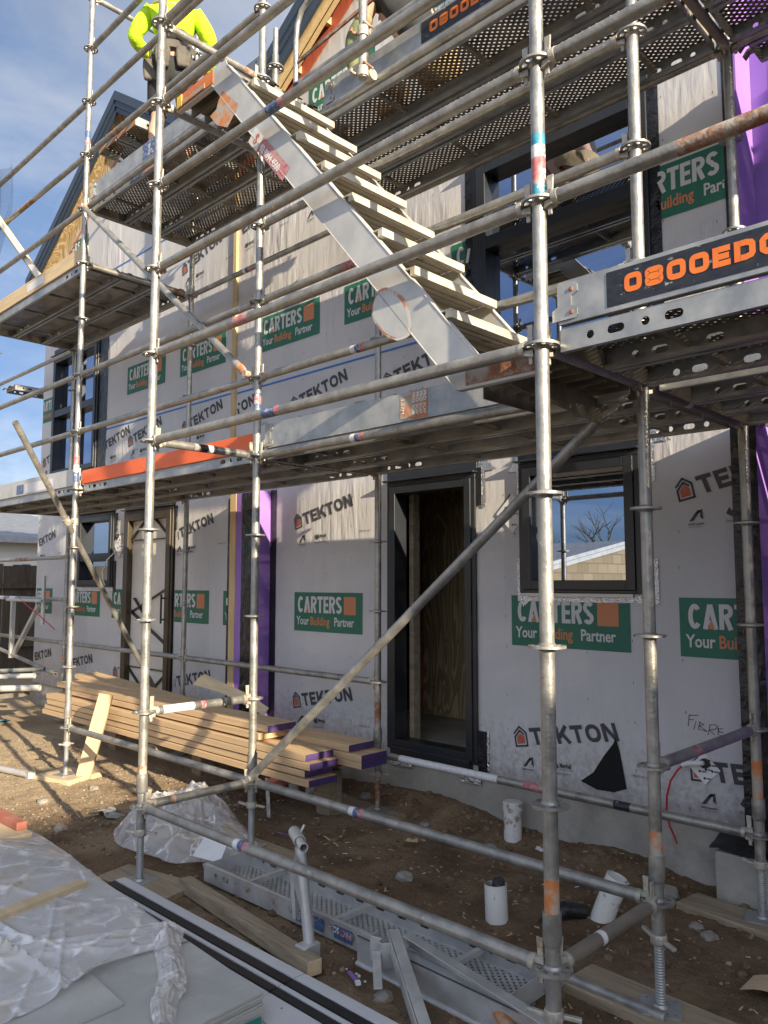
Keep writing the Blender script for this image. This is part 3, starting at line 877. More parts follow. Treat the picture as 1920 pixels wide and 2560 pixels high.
def gz(x, y):
    z = -0.42
    d = math.hypot(x - 1, y + 0.5)
    f = 1.0 if d < 8 else max(0.0, 1 - (d - 8) / 20)
    z += f * 0.020 * noise.noise(V((x * 0.7, y * 0.7, 3.1))) + f * 0.007 * noise.noise(V((x * 3.1, y * 3.1, 7.7)))
    z += f * 0.011 * noise.noise(V((x * 8, y * 8, 1.7))) + f * 0.012 * abs(noise.noise(V((x * 19, y * 19, 4.2)))) + f * 0.007 * noise.noise(V((x * 41, y * 41, 9.2)))
    m = sstep(1.05, 1.40, y) * (1 if y < 1.6 else max(0, 1 - (y - 1.6)))
    prof = 0.03 + 0.085 * math.exp(-((x - 0.35) / 0.6) ** 2) + 0.045 * math.exp(-((x - 1.72) / 0.28) ** 2) + 0.06 * math.exp(-((x + 0.6) / 0.8) ** 2)
    z += m * prof
    z -= 0.06 * math.exp(-((x - 2.12) / 0.2) ** 2 - ((y - 1.25) / 0.16) ** 2)
    return z


def ground():
    def axis(lo, hi, step, far):
        a = []
        x = lo
        while x < hi:
            a.append(x); x += step
        a.append(hi)
        s = step
        left = []; x = lo
        while x > -far:
            s *= 1.22; x -= s; left.append(x)
        s = step; right = []; x = hi
        while x < far:
            s *= 1.22; x += s; right.append(x)
        return left[::-1] + a + right
    xs = axis(-4.2, 3.2, 0.024, 900)
    ys = axis(-1.6, 1.5, 0.022, 900)
    mb = MB()
    nx, ny = len(xs), len(ys)
    mb.v = [(x, y, gz(x, y)) for y in ys for x in xs]
    mb.f = [[j * nx + i, j * nx + i + 1, (j + 1) * nx + i + 1, (j + 1) * nx + i] for j in range(ny - 1) for i in range(nx - 1)]
    mb.m = [0] * len(mb.f)
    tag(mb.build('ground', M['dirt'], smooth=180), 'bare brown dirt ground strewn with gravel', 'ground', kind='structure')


ground()

gr = MB()
for i in range(6500):
    x = rnd.uniform(-4.6, 3.1); y = rnd.uniform(-1.3, 1.36)
    if rnd.random() < 0.55:
        x = rnd.uniform(-4.6, -0.8); y = rnd.uniform(-1.6, 0.7)
    r = 0.0035 + 0.011 * rnd.random() ** 3
    if rnd.random() < 0.05:
        r *= 1.7
    gr.rock((x, y, gz(x, y) + r * 0.15), r, i * 0.37, sub=1 if r > 0.009 else 0)
tag(gr.build('gravel', M['gravel'], smooth=0), 'loose gravel and grit scattered over the dirt', 'gravel', kind='stuff')

clod = MB()
for i in range(900):
    x = rnd.uniform(-1.6, 3.1); y = rnd.uniform(-0.75, 1.37)
    if rnd.random() < 0.35:
        y = 1.37 - abs(rnd.gauss(0, 0.12))
    r = 0.008 + 0.020 * rnd.random() ** 3
    clod.rock((x, y, gz(x, y) + r * 0.2), r, i * 0.91, sub=1, flat=0.75)
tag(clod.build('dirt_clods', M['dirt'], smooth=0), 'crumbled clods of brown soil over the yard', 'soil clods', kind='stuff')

chips = MB()
for i in range(190):
    x = rnd.uniform(-1.0, 3.0); y = rnd.uniform(-0.6, 1.34)
    a = rnd.uniform(0, 6.28); l = rnd.uniform(0.008, 0.035); w = rnd.uniform(0.002, 0.007)
    z = gz(x, y) + 0.006
    chips.bar((x, y, z), (x + math.cos(a) * l, y + math.sin(a) * l, gz(x + math.cos(a) * l, y + math.sin(a) * l) + 0.008), w, 0.003, rnd.choice((0, 0, 0, 0, 1)))
tag(chips.build('wood_chips', [M['palewood'], M['paper']], smooth=0), 'tiny wood chips, staples and litter on the dirt', 'litter', kind='stuff')

for i, (x, y, r, what) in enumerate([(-1.25, -0.62, 0.05, 'grey stone half buried beside the crumpled plastic'), (-2.0, -0.42, 0.045, 'pale stone in the sunlit gravel by the left row post'),
                          (-2.1, 0.02, 0.04, 'blue grey stone near the leaning board'), (0.95, 0.33, 0.05, 'rounded grey stone in the middle of the shaded dirt'),
                          (1.95, -0.02, 0.055, 'flat pale stone between the two broken white pipes'), (-0.45, 1.16, 0.055, 'angular stone against the foundation by the timber stack'),
                          (-0.62, 1.23, 0.05, 'broken stone under the timber stack ends'), (-0.25, 1.22, 0.045, 'small chipped stone by the doorway foundation'),
                          (1.72, -0.62, 0.04, 'dark stone near the pale track boards'), (2.36, 0.83, 0.035, 'brown stone at the wall row sole board'),
                          (2.44, 0.78, 0.04, 'smooth tan pebble beside the wall row sole board'), (0.45, 1.08, 0.035, 'grey stone on the dirt mound under the doorway'),
                          (1.0, 1.05, 0.05, 'cream stone next to the capped white pipe'), (1.6, 1.0, 0.03, 'small dark stone below the little window'),
                          (2.05, 1.18, 0.07, 'pale rock in the dug hole by the foundation')]):
    tag(MB().rock((0, 0, 0), r, i * 1.7 + 3, sub=2, flat=0.62).build('stone', M['stone'], smooth=0), what, 'stone', 'stones lying on the dirt').location = (x, y, gz(x, y) + r * 0.12)


# ------------------------------------------------------------------ the house
WY = 1.38           # face of the building wrap
WP = WY - 0.003     # printing on it


def wfn(u, v, w=0.0):
    return (u, WY + w, v)


def pfn(x, z, rot=0.0, y=None):
    """print placed on the wall at x,z turned by rot"""
    c, s = math.cos(rot), math.sin(rot)
    yy = WP if y is None else y
    return lambda u, v, w=0.0: (x + u * c - v * s, yy + w, z + u * s + v * c)


# print material slots on wall meshes
PM = [M['wrap'], M['print_dark'], M['print_grey'], M['print_red'], M['print_green'], M['print_orange'], M['print_white'], M['print_blue'], M['staple'], M['tape'], M['foil'], M['white'], M['mark_black'], M['ply'], M['black_felt']]


def clip_rect(x0, x1, z0, z1, mb, mi, y):
    mb.quad((x0, y, z0), (x1, y, z0), (x1, y, z1), (x0, y, z1), mi)


def carters(mb, x0, z0, w=0.838, h=0.325, mask=None):
    """green supplier panel printed on the wrap"""
    inside = mask or (lambda x, z: True)
    t = MB()
    clip_rect(x0, x0 + w, z0, z0 + h, t, 4, WP)
    t.strokes('CARTERS', pfn(x0 + 0.050, z0 + 0.155, y=WP - 0.002), 0.137, 6, w=0.53, t=0.185, gap=0.052)
    # orange square at the end and the orange wedge inside the letter A
    clip_rect(x0 + 0.625, x0 + 0.765, z0 + 0.148, z0 + 0.292, t, 5, WP - 0.002)
    f = pfn(x0, z0, y=WP - 0.003)
    t.add([f(0.158, 0.156), f(0.196, 0.156), f(0.177, 0.212)], [(0, 1, 2)], 5)
    t.text('Your', pfn(x0 + 0.035, z0 + 0.055, y=WP - 0.002), 0.098, 6, sx=0.80, bold=0.020, spacing=0.98)
    t.text('Building', pfn(x0 + 0.212, z0 + 0.055, y=WP - 0.002), 0.098, 5, sx=0.80, bold=0.020, spacing=0.98)
    t.text('Partner', pfn(x0 + 0.508, z0 + 0.055, y=WP - 0.002), 0.098, 6, sx=0.80, bold=0.020, spacing=0.98)
    merge(mb, t, inside)


def merge(mb, t, inside):
    for f, m in zip(t.f, t.m):
        pts = [t.v[i] for i in f]
        if m == 4 and inside is not None and len(pts) == 4 and abs(pts[1][0] - pts[0][0]) > 0.3:
            # split the big panel so parts of it can drop out round openings
            n = 24
            x0, x1 = pts[0][0], pts[1][0]; z0, z1 = pts[0][2], pts[2][2]; y = pts[0][1]
            for i in range(n):
                a = x0 + (x1 - x0) * i / n; b = x0 + (x1 - x0) * (i + 1) / n
                if inside((a + b) / 2, (z0 + z1) / 2):
                    mb.quad((a, y, z0), (b, y, z0), (b, y, z1), (a, y, z1), m)
            continue
        if all(inside(p[0], p[2]) for p in pts):
            mb.add(pts, [list(range(len(pts)))], m)


def tekton(mb, x, z, rot=R(10), mask=None, small=True):
    """house mark, word and the two small marks below it"""
    inside = mask or (lambda a, b: True)
    t = MB()
    f = pfn(x, z, rot)
    # house mark: outer and inner outline strokes, red body
    def stroke(pts, wd, mi, closed=False):
        n = len(pts)
        for i in range(n if closed else n - 1):
            a = V(pts[i]); b = V(pts[(i + 1) % n]); d = (b - a).normalized(); nn = V((-d.y, d.x)) * wd / 2
            a = a - d * wd * 0.3; b = b + d * wd * 0.3
            t.add([f(*(a + nn)), f(*(a - nn)), f(*(b - nn)), f(*(b + nn))], [(0, 1, 2, 3)], mi)
    stroke([(0.004, 0.088), (0.05, 0.128), (0.096, 0.088), (0.096, 0.008), (0.008, 0.008), (0.008, 0.066), (0.05, 0.103), (0.078, 0.079)], 0.012, 1)
    t.add([f(0.022, 0.022), f(0.080, 0.022), f(0.080, 0.064), (f(0.051, 0.088)), f(0.022, 0.062)], [(0, 1, 2, 3, 4)], 3)
    t.strokes('TEKTON', pfn(x + 0.138 * math.cos(rot) - 0.005, z + 0.138 * math.sin(rot) + 0.010, rot), 0.106, 1, w=0.84, t=0.235, gap=0.13, shear=-0.13)
    if small:
        for (dx, dz) in ((0.055, -0.11),):
            g = pfn(x + dx, z + dz, R(6))
            t.add([g(0, 0), g(0.026, 0), g(0.075, 0.055), g(0.055, 0.056)], [(0, 1, 2, 3)], 1)
            t.add([g(0.030, 0.036), g(0.082, 0.06), g(0.082, 0.0), g(0.064, 0.016), g(0.068, 0.04)], [(0, 1, 2, 3, 4)], 1)
            t.text('BRANZ Appraised', pfn(x + dx - 0.004, z + dz - 0.022, R(3)), 0.016, 1, sx=0.72, bold=0.02)
            t.text('Appraisal No.825 [2013]', pfn(x + dx - 0.004, z + dz - 0.036, R(3)), 0.010, 2, sx=0.8)
            g = pfn(x + 0.26, z - 0.085, R(4))
            t.add([g(0, 0.01), g(0.02, 0.042), g(0.032, 0.02), g(0.044, 0.04), g(0.06, 0.006), g(0.03, -0.012)], [(0, 1, 2, 5), (2, 3, 4, 5)], 1)
            t.text('Marshall', pfn(x + 0.325, z - 0.075, R(3)), 0.040, 1, sx=0.62, bold=0.03)
            t.text('INNOVATIONS', pfn(x + 0.325, z - 0.092, R(3)), 0.014, 2, sx=1.0)
            t.text('Phone 0800 776 9727', pfn(x + 0.258, z - 0.125, R(3)), 0.023, 2, sx=0.72)
            t.text('MADE IN USA', pfn(x + 0.80, z - 0.05, 0), 0.022, 2, sx=0.9)
    merge(mb, t, inside)


def staples(mb, x0, x1, z0, z1, inside):
    x = x0
    k = 0
    while x < x1:
        z = z0 + (0.13 if k % 2 else 0.0)
        while z < z1:
            a = x + rnd.uniform(-0.008, 0.008); b = z + rnd.uniform(-0.03, 0.03)
            if inside(a, b):
                mb.quad((a, WP, b), (a + 0.0035, WP, b), (a + 0.0035, WP, b + 0.015), (a, WP, b + 0.015), 8)
            z += 0.255
        x += 0.30 if k % 3 else 0.295
        k += 1


def LR(x):      # top of the wrap on the right hand gable
    return 5.61 + 0.65 * (x + 1.454) if x < 0.35 else 5.61 + 0.65 * 1.804 - 0.65 * (x - 0.35)


def LL(x):      # left hand gable
    return 6.85 - 0.66 * abs(x + 4.52)


house = thing('house', 'unfinished two storey house wrapped in grey printed building wrap', 'house', (0, 1.6, 0))

# openings: (x0,x1,z0,z1)
DOOR = (-0.135, 0.640, 0.0, 1.930)
WIN = (1.07, 1.845, 1.16, 1.955)
UWIN = (0.72, 1.955, 2.20, 4.16)
LDOOR = (-4.28, -3.30, -0.02, 1.97)
LWIN = (-5.45, -4.60, 1.17, 1.99)
LUWIN = (-6.36, -5.12, 2.60, 4.17)


def hole(o):
    return [(o[0], o[2]), (o[1], o[2]), (o[1], o[3]), (o[0], o[3])]


def clear_of(*os):
    return lambda x, z: not any(o[0] - 0.07 < x < o[1] + 0.07 and o[2] - 0.06 < z < o[3] + 0.06 for o in os)


XR = 2.475
rw = MB()
rw.plate([[(-2.20, -0.11), (XR, -0.11), (XR, LR(XR)), (0.35, LR(0.35)), (-2.20, LR(-2.20))], hole(DOOR), hole(WIN), hole(UWIN)], wfn, 0.12, 0)
okR = clear_of(DOOR, WIN, UWIN)
inR = lambda x, z: okR(x, z) and -2.19 < x < 2.432 and z > -0.1 and z < LR(x)
inRb = lambda x, z: inR(x, z) and x > -1.56
for x0 in (-1.294, 0.955, 2.088):
    carters(rw, x0, 0.797, mask=inRb)
for x0 in (-1.83, -0.68, 0.47, 1.80):
    carters(rw, x0, 3.335, mask=inR)
for x0 in (-2.3, -1.16, -0.02, 1.12):
    carters(rw, x0, 5.30, mask=inR)
for x0 in (-1.294, 0.972):
    tekton(rw, x0, 0.14, mask=inRb)
for x0 in (-1.294, 0.93, 2.105):
    tekton(rw, x0, 1.655, mask=inRb, rot=R(12))
tekton(rw, 2.12, 0.125, mask=inR, rot=R(3))
for x0 in (-2.62, -1.36, -0.22):
    tekton(rw, x0, 2.70, mask=inR, rot=R(12))
for x0 in (-2.36, -1.22):
    tekton(rw, x0, 4.52, mask=inR, rot=R(12))
# blue lap line, flashing tape either side of the upper window, joint tape down the right edge
clip_rect(-2.19, 0.60, 3.005, 3.022, rw, 7, WP)
clip_rect(0.60, 0.715, 2.1, 4.30, rw, 9, WP - 0.002)
clip_rect(1.965, 2.06, 2.1, 4.30, rw, 9, WP - 0.002)
clip_rect(2.43, XR, -0.11, 5.0, rw, 9, WP - 0.002)
clip_rect(-1.640, -1.555, -0.11, 2.03, rw, 9, WP - 0.002)
staples(rw, -1.48, 2.38, -0.02, 2.0, inRb)
staples(rw, -2.1, 2.38, 2.3, 4.9, inR)
# hand written word in marker pen
pen = [[(2.122, .479), (2.173, .483)], [(2.124, .479), (2.116, .42)], [(2.121, .455), (2.150, .457)], [(2.161, .451), (2.146, .404)],
       [(2.183, .45), (2.171, .41)], [(2.176, .45), (2.204, .437), (2.178, .428), (2.220, .403), (2.171, .41)],
       [(2.236, .439), (2.224, .385)], [(2.232, .44), (2.268, .444), (2.279, .434), (2.262, .42), (2.232, .412), (2.262, .388)],
       [(2.306, .428), (2.278, .425), (2.284, .409), (2.308, .408)], [(2.282, .428), (2.276, .395), (2.305, .39)], [(2.29, .408), (2.30, .41)]]
for ln in pen:
    for a, b in zip(ln[:-1], ln[1:]):
        a = V(a); b = V(b); d = (b - a).normalized(); n = V((-d.y, d.x)) * 0.0018
        rw.add([(p.x, WP, p.y) for p in (a + n, a - n, b - n, b + n)], [(0, 1, 2, 3)], 1)
# torn flap low on the wall
rw.add([(x, WP - 0.003, z) for x, z in ((1.682, .301), (1.665, .262), (1.60, .18), (1.53, .075), (1.443, .01), (1.55, -.022), (1.66, -.018), (1.742, .015), (1.728, .10), (1.705, .22))], [list(range(10))], 14)
rw.build('wrapped_wall', PM, house, smooth=0)

lw = MB()
XL = -6.74
lw.plate([[(XL, -0.11), (-2.26, -0.11), (-2.26, LL(-2.26)), (-4.52, LL(-4.52)), (XL, LL(XL))], hole(LDOOR), hole(LWIN), hole(LUWIN)], wfn, 0.12, 0)
okL = clear_of(LDOOR, LWIN, LUWIN)
inL = lambda x, z: okL(x, z) and XL + 0.03 < x < -2.28 and -0.1 < z < LL(x)
for x0 in (-7.05, -5.72, -4.585, -3.44, -2.36):
    carters(lw, x0, 0.80, mask=inL)
for x0 in (-6.86, -5.75, -4.37, -3.23):
    carters(lw, x0, 3.36, mask=inL)
carters(lw, -6.35, 5.35, mask=inL)
for x0 in (-6.9, -5.75, -4.5, -3.27):
    tekton(lw, x0, 0.12, mask=inL)
    tekton(lw, x0, 1.62, mask=inL, rot=R(12))
for x0 in (-6.66, -5.0, -4.30, -3.15):
    tekton(lw, x0, 2.74, mask=inL, rot=R(12))
for x0 in (-5.55, -4.37, -3.22):
    tekton(lw, x0, 4.46, mask=inL, rot=R(12))
clip_rect(-5.05, -2.28, 3.02, 3.037, lw, 7, WP)
clip_rect(-5.4, -2.28, 4.98, 4.997, lw, 7, WP)
clip_rect(-5.11, -4.86, 2.5, 4.25, lw, 9, WP - 0.002)
clip_rect(-3.29, -3.24, -0.1, 1.97, lw, 9, WP - 0.002)
clip_rect(-2.30, -2.26, -0.1, 2.0, lw, 9, WP - 0.002)
staples(lw, -6.5, -2.35, 0.0, 5.2, inL)
lw.build('wrapped_wall', PM, house, smooth=0)

# end wall, back, inside skin so no daylight leaks in
ew = MB()
ew.plate([[(1.50, -0.11), (9.0, -0.11), (9.0, 5.3), (1.50, 5.3)]], lambda u, v, w: (XL + 0.0 + w, u, v), 0.1, 0)
ew.bb(XL, 3.6, 9.0, 9.1, -0.4, 6.5, 0)
ew.bb(4.0, 9.0, 1.38, 9.0, -0.11, 5.6, 0)  # unseen next unit, added to block sun from the purple boards
ew.build('rear_wall', [M['wrap']], house, smooth=0)

fd = MB()
fd.bb(XL + 0.01, XR + 0.03, 1.395, 1.55, -0.75, -0.11, 0)
fd.build('foundation', M['concrete'], house, smooth=0)
fl = MB()
fl.bb(XL + 0.02, 3.4, 1.46, 9.0, -0.12, -0.005, 0)
fl.build('concrete_floor', M['concrete'], house, smooth=0)
inn = MB()
inn.bb(-0.9, 1.6, 2.60, 2.62, 0.0, 2.45, 0)                      # plywood lined wall facing the doorway
inn.build('plywood_lining', M['ply'], house, smooth=0)
inn = MB()
inn.bb(-0.95, -0.905, 2.55, 2.68, 0.0, 2.45, 0)
inn.bb(-1.02, -0.952, 1.55, 2.6, 0.0, 0.045, 0)
for y in (1.62, 2.1):
    inn.bb(-1.02, -0.96, y, y + 0.045, 0.045, 2.45, 0)
inn.build('wall_frame', M['redwood'], house, smooth=0)
inn = MB()
inn.bb(XL + 0.1, 3.4, 1.51, 8.9, 2.46, 2.50, 0)
inn.bb(XL + 0.1, 3.4, 5.2, 5.25, 0.0, 2.45, 0)
inn.bb(XL + 0.1, 3.4, 4.2, 4.25, 2.52, 5.6, 0)
inn.build('inner_lining', M['oldwood'], house, smooth=0)
nl = MB()
for i in range(9):
    for j in range(5):
        nl.lathe([(0, 0.0), (0.007, 0.0), (0.007, -0.002)], (-0.78 + i * 0.15 + rnd.uniform(-.01, .01), 2.598, 0.25 + j * 0.42 + rnd.uniform(-.02, .02)), (0, 1, 0), 8)
nl.build('knot', M['letter_black'], house, smooth=0)

# fire rated fin standing proud between the two halves
fn_ = MB()
fn_.bb(-1.985, -1.895, 1.18, 1.378, -0.08, 2.02, 0)
fn_.build('timber_batten', M['batten'], house, smooth=0)
fn_ = MB()
fn_.bb(-1.895, -1.640, 1.184, 1.378, -0.10, 2.02, 0)
fn_.build('purple_board', M['purple'], house, smooth=0)
fn_ = MB()
fn_.bb(XR + 0.0, XR + 0.125, 1.184, 1.62, -0.10, 2.06, 0)
fn_.build('purple_board', M['purple'], house, smooth=0)
fn_ = MB()
fn_.bb(XR - 0.001, XR + 0.03, 1.386, 1.62, 2.065, 5.2, 0)
fn_.build('purple_board', M['purple'], house, smooth=0)
fn_ = MB()
fn_.bb(XR + 0.126, 3.99, 1.62, 1.65, -0.10, 5.3, 0)
fn_.bb(XR + 0.031, XR + 0.1255, 1.621, 1.65, 2.065, 5.3, 0)
fn_.build('purple_board', M['purple'], house, smooth=0)
fn_ = MB()
n = 60
for (xa, xb, yy, zt) in ((-1.80, -1.636, 1.180, 2.0), (XR - 0.002, XR + 0.127, 1.180, 2.05)):
    vs = []; fs = []
    for i in range(n + 1):
        z = -0.1 + (zt + 0.1) * i / n
        for j in range(5):
            vs.append((xa + (xb - xa) * j / 4, yy - 0.006 * abs(noise.noise(V((j * 0.9, z * 6, 0)))), z))
    for i in range(n):
        for j in range(4):
            fs.append((i * 5 + j, i * 5 + j + 1, (i + 1) * 5 + j + 1, (i + 1) * 5 + j))
    fn_.add(vs, fs, 0)
for i in range(26):
    z = 0.0 + i * 0.078; x = -1.79 + rnd.random() * 0.12
    fn_.quad((x, 1.172, z), (x + 0.006, 1.172, z), (x + 0.010, 1.172, z + 0.03), (x + 0.004, 1.172, z + 0.03), 1)
for i in range(11):
    z = -0.05 + i * 0.2; x = XR + rnd.random() * 0.10
    fn_.quad((x, 1.172, z), (x + 0.006, 1.172, z), (x + 0.010, 1.172, z + 0.03), (x + 0.004, 1.172, z + 0.03), 1)
fn_.build('flashing_tape', [M['tape'], M['print_grey']], house, smooth=40)
bt = MB()
bt.bb(-2.255, -2.205, 1.352, 1.44, 2.03, 5.3, 0)
bt.bb(-2.2595, -2.2005, 1.40, 1.5, -0.1, 5.2, 0)
bt.build('timber_batten', M['batten'], house, smooth=0)


# ---- joinery
def joinery(nm, o, fr=0.06, out=0.035, mull=(), trans=(), mat=None, pane=True, head=True, label=None, glass='glass', ins=0.055):
    mb = MB()
    x0, x1, z0, z1 = o
    y0 = WY - out; y1 = WY + 0.10
    mb.bb(x0, x0 + fr, y0, y1, z0, z1); mb.bb(x1 - fr, x1, y0, y1, z0, z1)
    mb.bb(x0 + fr, x1 - fr, y0, y1, z1 - fr, z1); mb.bb(x0 + fr, x1 - fr, y0, y1, z0, z0 + fr)
    for m in mull:
        mb.bb(m - 0.03, m + 0.03, y0 + 0.006, y1, z0 + fr, z1 - fr)
    for t in trans:
        mb.bb(x0 + fr, x1 - fr, y0 + 0.004, y1, t - 0.045, t + 0.045)
    # flange over the wrap, head flashing
    mb.bb(x0 - 0.035, x1 + 0.035, y0 + 0.012, WY - 0.006, z1, z1 + 0.03)
    mb.bb(x0 - 0.035, x0, y0 + 0.012, WY - 0.006, z0 - 0.02, z1)
    mb.bb(x1, x1 + 0.035, y0 + 0.012, WY - 0.006, z0 - 0.02, z1)
    mb.bb(x0, x1, y0 + 0.012, WY - 0.006, z0 - 0.02, z0)
    if head:
        mb.bb(x0 - 0.05, x1 + 0.05, y0 - 0.03, WY - 0.004, z1 + 0.035, z1 + 0.047)
        mb.bb(x0 - 0.045, x1 + 0.045, WY - 0.012, WY - 0.004, z1 + 0.047, z1 + 0.14)
    f = mb.build(nm, mat or M['frame'], house, smooth=0, bevel=0.004)
    if label:
        f['label'] = label
    if pane:
        g = MB()
        g.quad((x0 + fr, WY + ins, z0 + fr), (x1 - fr, WY + ins, z0 + fr), (x1 - fr, WY + ins, z1 - fr), (x0 + fr, WY + ins, z1 - fr))
        g.build('pane', M[glass], f, smooth=0)
    return f


joinery('window', WIN, label='small ground floor window with dark frame')
wf = joinery('window', UWIN, trans=(3.575,), label='tall upper window with dark frame and transom', fr=0.075)
sh = MB()
sh.bb(UWIN[0] + 0.09, UWIN[0] + 0.17, WY + 0.075, WY + 0.16, 2.3, 4.07)
sh.bb(UWIN[0] + 0.17, UWIN[1] - 0.09, WY + 0.10, WY + 0.16, 2.3, 2.38)
sh.build('pine_reveal', M['batten'], wf, smooth=0)
joinery('window', LWIN, mull=(), trans=(1.50,), label='small dark window near the left corner')
joinery('window', LUWIN, mull=(-5.78,), trans=(3.42,), label='tall left upper window with dark frame')
dr = joinery('door_frame', DOOR, fr=0.055, pane=False, label='dark frame of the open doorway')
j = MB()
j.bb(DOOR[0] + 0.056, DOOR[0] + 0.10, WY + 0.13, WY + 0.20, 0.0, 1.88)
j.build('pine_jamb', M['oldwood'], dr, smooth=0)
s = MB()
s.bb(DOOR[0] + 0.02, DOOR[1] - 0.02, WY - 0.05, WY + 0.12, -0.06, 0.004)
s.build('sill', M['frame'], dr, smooth=0, bevel=0.004)

ld = joinery('door', LDOOR, fr=0.085, pane=False, mat=M['bronze'], label='left door with bronze frame and white infill')
p = MB()
p.bb(LDOOR[0] + 0.085, LDOOR[1] - 0.085, WY + 0.03, WY + 0.05, LDOOR[2] + 0.08, LDOOR[3] - 0.08)
p.build('white_panel', M['whitepanel'], ld, smooth=0)
p = MB()
xa, xb = LDOOR[0] + 0.085, LDOOR[1] - 0.085
yb = WY + 0.018
for z, sg in ((1.885, -1), (0.065, 1)):
    p.bar((xa, yb, z + sg * 0.20), (xa + 0.30, yb, z), 0.012, 0.035, upv=(0, 1, 0.0001))
    p.bar((xb, yb, z + sg * 0.20), (xb - 0.30, yb, z), 0.012, 0.035, upv=(0, 1, 0.0001))
    p.bar((xa, yb + 0.003, z + sg * 0.215), (xb, yb + 0.003, z + sg * 0.215), 0.012, 0.03, upv=(0, 1, 0.0001))
p.bar((xa, yb, 0.86), (xb - 0.02, yb, 1.14), 0.010, 0.05, upv=(0, 1, 0.0001))
p.bar((xa, yb - 0.004, 0.90), (xb - 0.02, yb - 0.004, 0.56), 0.010, 0.05, upv=(0, 1, 0.0001))
p.bar((xa + 0.1, yb + 0.003, 1.03), (xa + 0.42, yb + 0.003, 0.78), 0.010, 0.05, upv=(0, 1, 0.0001))
p.build('protective_tape', M['bronze'], ld, smooth=0)
p = MB()
p.tube((xb + 0.02, WY - 0.08, 0.78), (xb + 0.02, WY - 0.08, 1.08), 0.010)
for z in (0.82, 1.04):
    p.tube((xb + 0.02, WY - 0.08, z), (xb + 0.02, WY - 0.02, z), 0.008)
p.build('handle', M['letter_black'], ld)

# silver foil tape peeping out round the joinery

def foil_tri(vs, fs):
    MB().add(vs, fs, 0).build('foil_tape', M['foil'], house, smooth=0)


def foil(x0, x1, z0, z1, n=7):
    vs = []; fs = []
    for i in range(n + 1):
        for k in range(n + 1):
            u, v = i / n, k / n
            vs.append((x0 + (x1 - x0) * u, WP - 0.003 - 0.004 * abs(noise.noise(V((u * 3 + x0 * 7, v * 5, z0)))), z0 + (z1 - z0) * v))
    for i in range(n):
        for k in range(n):
            fs.append((i * (n + 1) + k, (i + 1) * (n + 1) + k, (i + 1) * (n + 1) + k + 1, i * (n + 1) + k + 1))
    MB().add(vs, fs, 0).build('foil_tape', M['foil'], house, smooth=0)


wx0, wx1, wz0, wz1 = WIN
foil(wx0 - 0.058, wx0 - 0.034, 1.70, 2.02); foil(wx1 + 0.034, wx1 + 0.125, 1.79, 2.02)
foil(wx0 - 0.062, wx0 - 0.034, 1.10, 1.37); foil(wx1 + 0.034, wx1 + 0.13, 1.08, 1.34)
foil(wx0 - 0.06, wx1 + 0.13, 1.085, 1.135, 16)
foil_tri([(wx1 + 0.05, WP - 0.004, 2.02), (wx1 + 0.23, WP - 0.004, 2.02), (wx1 + 0.06, WP - 0.004, 2.14)], [(0, 1, 2)])
foil_tri([(wx0 - 0.13, WP - 0.004, 1.94), (wx0 - 0.04, WP - 0.004, 1.94), (wx0 - 0.05, WP - 0.004, 2.04)], [(0, 1, 2)])
foil_tri([(wx0 - 0.02, WP - 0.004, 1.05), (wx0 + 0.05, WP - 0.004, 1.10), (wx0 - 0.06, WP - 0.004, 1.13)], [(0, 1, 2)])
dx0, dx1 = DOOR[0], DOOR[1]
foil_tri([(dx1 + 0.05, WP - 0.004, 1.97), (dx1 + 0.21, WP - 0.004, 1.975), (dx1 + 0.06, WP - 0.004, 2.09)], [(0, 1, 2)])
foil(dx1 + 0.08, dx1 + 0.115, 1.72, 1.98); foil(dx0 - 0.052, dx0 - 0.034, 0.0, 0.32); foil(dx0 - 0.052, dx0 - 0.034, 1.7, 2.0)
foil(dx1 + 0.105, dx1 + 0.122, -0.08, 0.21); foil(dx0 - 0.02, dx0 + 0.2, -0.135, -0.10); foil(dx1 - 0.12, dx1 + 0.05, -0.15, -0.105)
foil(LWIN[0] - 0.04, LWIN[1] + 0.08, 1.10, 1.145, 12)
tp = MB()
tp.bb(dx1 + 0.037, dx1 + 0.085, WY - 0.012, WY - 0.002, 1.74, 2.0)
tp.bb(dx1 + 0.037, dx1 + 0.10, WY - 0.02, WY - 0.002, -0.10, 0.21)
tp.bb(LDOOR[1] + 0.037, LDOOR[1] + 0.09, WY - 0.012, WY - 0.002, 1.75, 2.0)
tp.bb(LWIN[1] + 0.037, LWIN[1] + 0.10, WY - 0.012, WY - 0.002, 1.7, 2.0)
tp.bb(LWIN[1] + 0.037, LWIN[1] + 0.09, WY - 0.012, WY - 0.002, 1.1, 1.45)
tp.build('flashing_tape', M['tape'], house, smooth=0, bevel=0.003)
ac = MB()
ac.bb(wx0 + 0.02, wx1 - 0.02, WY - 0.028, WY - 0.006, 1.118, 1.138)
ac.build('aluminium_angle', M['alu'], house, smooth=0)

